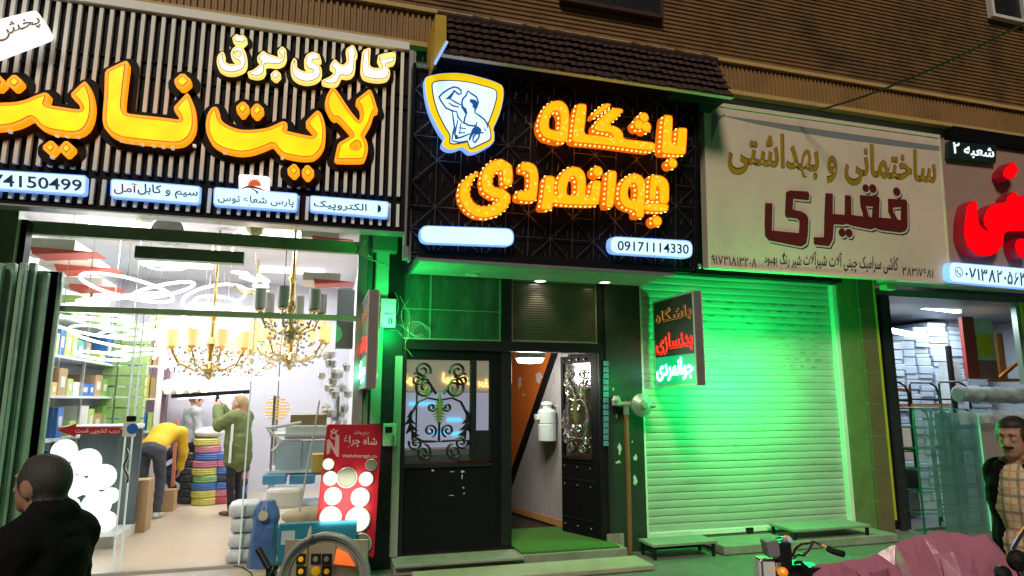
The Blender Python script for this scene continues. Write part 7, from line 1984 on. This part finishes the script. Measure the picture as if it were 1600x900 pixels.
def body(J, s_top=0, s_leg=1, jacket=0.0, legw=1.0, armw=1.0, coat=None, hands=True, shoe=3, skin_=2, curl=.4):
    """J: joints by name, each a point; sides l / r"""
    g = lambda k: V(J[k])
    ch, pe, nk = g('chest'), g('pelvis'), g('neck')
    sh = (g('r_sh') - g('l_sh')); side = sh.normalized()
    up_ = (nk - pe).normalized(); fw_ = up_.cross(side); fw_ = fw_.normalized()
    Rm = [list(r_) for r_ in Matrix((side, fw_, up_)).transposed()]
    j = jacket
    o = [(s_top, 'e', tuple(ch), (.17 + j, .115 + j, .2), Rm, .05), (s_top, 'e', tuple(ch.lerp(pe, .5)), (.15 + j, .105 + j, .2), Rm, .05), (s_top, 'e', tuple(pe + up_ * .06), (.165 + j, .115 + j, .13), Rm, .04),
         (s_leg, 'e', tuple(pe - up_ * .02), (.16, .115, .12), Rm, .04),
         (s_top, 'c', tuple(g('l_sh')), tuple(g('r_sh')), .062 + j * .6, .062 + j * .6, .05), (skin_, 'c', tuple(nk - up_ * .05), tuple(g('head') - up_ * .03), .058, .053, .02),
         (s_top, 'c', tuple(nk - up_ * .07 - side * .05), tuple(nk - up_ * .07 + side * .05), .06 + j * .5, .06 + j * .5, .03)]
    for s in 'lr':
        a, b, c = g(s + '_sh'), g(s + '_el'), g(s + '_wr')
        o += [(s_top, 'c', tuple(a), tuple(b), (.06 + j * .6) * armw, (.048 + j * .4) * armw, .03), (s_top, 'c', tuple(b), tuple(b.lerp(c, .93)), (.048 + j * .4) * armw, (.036 + j * .4) * armw, .02)]
        if hands:
            d = J.get(s + '_hd', tuple(c - b)); o += [(skin_, 'c', tuple(b.lerp(c, .8)), tuple(c), .027, .025, .008)] + hand(c, d, J.get(s + '_pn', tuple(-side if s == 'r' else side)), skin_, curl, 1.0, 1 if s == 'r' else -1)
        h_, k, an = g(s + '_hip'), g(s + '_kn'), g(s + '_an')
        o += [(s_leg, 'c', tuple(h_), tuple(k), .088 * legw, .06 * legw, .03), (s_leg, 'c', tuple(k), tuple(an + (k - an) * .05), .06 * legw, .05 * legw, .02)]
        o += foot(an, J.get(s + '_toe', (0, 1, 0)), shoe)
    return o
STAND = dict(pelvis=(0, 0, .93), chest=(0, .005, 1.27), neck=(0, 0, 1.47), head=(0, .025, 1.60), l_sh=(-.18, 0, 1.41), r_sh=(.18, 0, 1.41), l_el=(-.23, -.02, 1.12), r_el=(.23, -.02, 1.12), l_wr=(-.235, .06, .88), r_wr=(.235, .06, .88),
             l_hip=(-.09, 0, .92), r_hip=(.09, 0, .92), l_kn=(-.1, .02, .5), r_kn=(.1, .02, .5), l_an=(-.11, -.02, .09), r_an=(.11, -.02, .09))
def person(prims, mats, loc, ang, label, h=.011, k=.03, scale=1.0, group=None, fold=(.006, 1.38)):
    t = thing('person', loc, label, 'person', group)
    Mx = Matrix.Translation(V(loc)) @ Matrix.Rotation(R(ang), 4, 'Z') @ Matrix.Scale(scale, 4)
    o = skin_obj('body', prims, mats, t, Mx, h, k, fold)
    return t, Mx
dk = mat('dark_brow', (.025, .018, .014), .6, var=0)
hair_b = mat('black_hair', (.02, .016, .014), .5, var=.4, vscale=60, bump=.5, bscale=150)
hair_g = mat('grey_black_hair', (.045, .044, .043), .6, var=.4, vscale=70, bump=.5, bscale=160)
jeans = mat('charcoal_jeans', (.055, .06, .075), .8, var=.25, vscale=14, bump=.3)
blacktr = mat('black_trousers', (.015, .015, .018), .8, var=.25, bump=.2)
leather = mat('brown_boots', (.10, .05, .035), .4, var=.3)
wshoe = mat('pale_shoes', (.62, .62, .58), .5, var=.1)

# dark coated man, near left, back turned
J = dict(STAND); J.update(head=(0, .05, 1.585), neck=(0, .0, 1.455), l_sh=(-.16, .0, 1.35), r_sh=(.16, .0, 1.35), l_el=(-.21, .02, 1.08), r_el=(.2, .02, 1.08), l_wr=(-.2, .1, .86), r_wr=(.2, .1, .86))
pr = body(J, 0, 1, .04, 1.0, 1.05) + head(J['head'], (0, 1, .02), hair='balding', s=1.06)
pr += [(0, 'c', (sx * .05, -.015, 1.455), (sx * .16, -.0, 1.355), .06, .07, .06) for sx in (-1, 1)]
pr += [(0, 'c', (-.06, -.03, 1.46), (.06, -.03, 1.46), .055, .055, .02), (0, 'c', (-.08, .05, 1.43), (-.03, -.05, 1.48), .03, .035, .02), (0, 'c', (.08, .05, 1.43), (.03, -.05, 1.48), .03, .035, .02)]
hp0 = EYE + ray(82, 752) * 2.72
coat = mat('black_coat', (.008, .0085, .009), .9, spec=.15, var=.5, vscale=20, bump=.5, bscale=30)
s_ = hp0.z / 1.60
t, Mx = person(pr, [coat, blacktr, SK, leather, hair_g, dk], (hp0.x, hp0.y, 0), 66, 'dark coated balding man in profile at the lower left, facing the green doors', .009, .03, s_)

# man in the checked shirt, right edge
J = dict(STAND); J.update(l_el=(-.25, -.04, 1.13), r_el=(.13, -.05, 1.13), l_wr=(-.24, .06, .9), r_wr=(.12, .0, .88), l_sh=(-.18, -.02, 1.40), r_sh=(.12, -.02, 1.40), head=(0, .04, 1.605))
pr = body(J, 0, 1, .03) + head(J['head'], (0, 1, -.08), hair='moustache')
pr += [(6, 'e', (0, .055, 1.22), (.125, .115, .24), None, .02), (6, 'e', (0, .06, .98), (.125, .115, .16), None, .02), (0, 'c', (-.075, .06, 1.44), (-.09, .13, .95), .035, .03, .015), (0, 'c', (.075, .06, 1.44), (.09, .13, .95), .035, .03, .015),
       (7, 'c', (-.06, .05, 1.47), (-.02, -.05, 1.49), .028, .03, .01), (7, 'c', (.06, .05, 1.47), (.02, -.05, 1.49), .028, .03, .01)]
chk = mat('checked_shirt', (.62, .50, .33), .8, var=.05)
n = chk.node_tree; b = n.nodes['Principled BSDF']; tc = n.nodes.new('ShaderNodeTexCoord'); sx = n.nodes.new('ShaderNodeSeparateXYZ'); n.links.new(tc.outputs['Object'], sx.inputs[0])
prev = n.nodes['Principled BSDF'].inputs['Base Color'].links[0].from_socket
mpr = n.nodes.new('ShaderNodeMapping'); mpr.inputs['Rotation'].default_value = (0, 0, R(-112)); n.links.new(tc.outputs['Object'], mpr.inputs[0]); n.links.new(mpr.outputs[0], sx.inputs[0])
for ax, pitch, wd, colr, off in (('X', .085, .016, (.16, .13, .10), 0), ('Z', .095, .018, (.17, .14, .11), 0), ('X', .085, .010, (.55, .25, .10), .04), ('Z', .095, .010, (.55, .26, .10), .045)):
    md = n.nodes.new('ShaderNodeMath'); md.operation = 'ADD'; md.inputs[1].default_value = 20 + off; n.links.new(sx.outputs[ax], md.inputs[0])
    mo_ = n.nodes.new('ShaderNodeMath'); mo_.operation = 'MODULO'; mo_.inputs[1].default_value = pitch; n.links.new(md.outputs[0], mo_.inputs[0])
    lt = n.nodes.new('ShaderNodeMath'); lt.operation = 'LESS_THAN'; lt.inputs[1].default_value = wd; n.links.new(mo_.outputs[0], lt.inputs[0])
    sc_ = n.nodes.new('ShaderNodeMath'); sc_.operation = 'MULTIPLY'; sc_.inputs[1].default_value = .7; n.links.new(lt.outputs[0], sc_.inputs[0])
    mx = n.nodes.new('ShaderNodeMix'); mx.data_type = 'RGBA'; mx.inputs[7].default_value = (*colr, 1); n.links.new(sc_.outputs[0], mx.inputs[0]); n.links.new(prev, mx.inputs[6]); prev = mx.outputs[2]
n.links.new(prev, b.inputs['Base Color'])
hp0 = EYE + ray(1588, 682) * 4.0
s_ = hp0.z / 1.615
person(pr, [mat('black_jacket', (.006, .005, .006), .9, var=.4, vscale=15, bump=.3, spec=.1), blacktr, SK, leather, hair_b, dk, chk, mat('tan_collar', (.30, .13, .05), .7, var=.2)], (hp0.x, hp0.y, 0), 106, 'moustached man in a checked shirt and open black jacket at the right edge', .009, .028, s_)

# man in the yellow top, bending over
J = dict(pelvis=(0, -.05, .93), chest=(0, .24, 1.12), neck=(0, .44, 1.16), head=(0, .55, 1.10), l_sh=(-.18, .37, 1.13), r_sh=(.18, .37, 1.13), l_el=(-.2, .42, .84), r_el=(.2, .45, .84), l_wr=(-.14, .5, .62), r_wr=(.13, .52, .6),
         l_hip=(-.1, -.06, .9), r_hip=(.1, -.06, .9), l_kn=(-.12, .0, .49), r_kn=(.12, .02, .49), l_an=(-.13, -.08, .09), r_an=(.13, -.03, .09))
pr = body(J, 0, 1, .03, 1.12, 1.1) + head(J['head'], (0, .75, -.65), hair='short', up_=(0, .65, .75))
f0 = PZ(231, 809, FLOOR)
yel_t = mat('mustard_top', (.62, .38, .015), .8, var=.12, vscale=12, bump=.3)
person(pr, [yel_t, jeans, SK, wshoe, hair_b, dk], (f0.x, f0.y, FLOOR), -16, 'man in a mustard yellow top bending over with his back to the street', .011, .03, 1.0, fold=(.006, 1.0))
# crouching man behind him
J = dict(pelvis=(0, -.12, .34), chest=(0, .06, .66), neck=(0, .18, .84), head=(0, .25, .95), l_sh=(-.18, .15, .79), r_sh=(.18, .15, .79), l_el=(-.22, .33, .6), r_el=(.22, .33, .6), l_wr=(-.12, .5, .45), r_wr=(.12, .5, .45),
         l_hip=(-.1, -.1, .34), r_hip=(.1, -.1, .34), l_kn=(-.16, .3, .5), r_kn=(.16, .3, .42), l_an=(-.14, .02, .09), r_an=(.14, -.02, .09))
pr = body(J, 0, 1, .02, 1.05) + head(J['head'], (0, .9, -.3), hair='short')
f0 = PZ(288, 784, FLOOR)
person(pr, [mat('navy_top', (.012, .018, .05), .8, var=.3, vscale=12, bump=.3), mat('navy_trousers', (.014, .018, .04), .8, var=.3), SK, mat('black_shoe', (.015, .015, .015), .4), hair_b, dk], (f0.x, f0.y, FLOOR), 62, 'man in navy clothes crouching on the shop floor behind the bending man', .012, .03, 1.0, fold=(.006, .7))
# man in the grey denim jacket
J = dict(STAND); J.update(l_el=(-.24, -.05, 1.12), l_wr=(-.23, .02, .87), r_el=(.22, .03, 1.13), r_wr=(.2, .16, .95), head=(0, .03, 1.60))
pr = body(J, 0, 1, .025) + head(J['head'], (.1, 1, .0), hair='short')
f0 = PZ(290, 785, FLOOR)
person(pr, [mat('grey_denim', (.34, .36, .38), .8, var=.25, vscale=10, bump=.4), blacktr, SKF, mat('black_shoe', (.015, .015, .015)), mat('brown_hair', (.09, .045, .02), .6, var=.3), dk], (f0.x, f0.y, FLOOR), -62, 'man in a grey denim jacket standing upright beside the coloured coils', .011, .03, 1.0)
# woman in the green parka, photographing
J = dict(STAND); J.update(head=(0, .02, 1.57), neck=(0, -.01, 1.44), l_sh=(-.165, .0, 1.37), r_sh=(.165, .0, 1.37), l_el=(-.19, .2, 1.26), r_el=(.19, .22, 1.27), l_wr=(-.05, .33, 1.52), r_wr=(.05, .33, 1.52),
                          l_hd=(.03, .05, .1), r_hd=(-.03, .05, .1), l_pn=(.6, .3, .2), r_pn=(-.6, .3, .2))
pr = body(J, 0, 1, .055, .95, 1.25, curl=.6) + head(J['head'], (0, 1, .25), hair='long')
pr += [(0, 'c', (0, -.01, 1.05), (0, -.02, .80), .185, .20, .05), (0, 'e', (0, .0, .74), (.2, .185, .075), None, .02)]
f0 = PZ(364, 804, FLOOR)
t, Mx = person(pr, [mat('olive_parka', (.13, .17, .055), .8, var=.2, vscale=10, bump=.3), blacktr, SKF, leather, mat('blond_hair', (.34, .22, .10), .5, var=.3, vscale=30), dk], (f0.x, f0.y, FLOOR), 66, 'blond woman in a long olive parka raising a phone with both hands', .010, .03, .985)
m = MB(); q = Mx @ V((0, .375, 1.63)); fx = (Mx.to_3x3() @ V((0, 1, .0))).normalized(); rx = (Mx.to_3x3() @ V((1, 0, 0))).normalized()
m.obox(q, rx * .037, fx * .005, V((0, 0, .075))); ph = tag(m.build('mobile_phone', M['black'], None, bevel=.004), 'black mobile phone held up by the woman in the olive parka', 'phone')
m = MB()
for k in range(9):
    z = .74 + k * .075; rad = .225 if z < 1.0 else .215
    a0, a1 = Mx @ V((-rad - .012, -.03, z)), Mx @ V((-rad - .012, -.03, z + .076)); m.bar(a0, a1, .034, .012, (Mx.to_3x3() @ V((1, 0, 0))))
m.build('side_stripe', mat('white_stripe', (.8, .8, .8), .6, var=0), t)
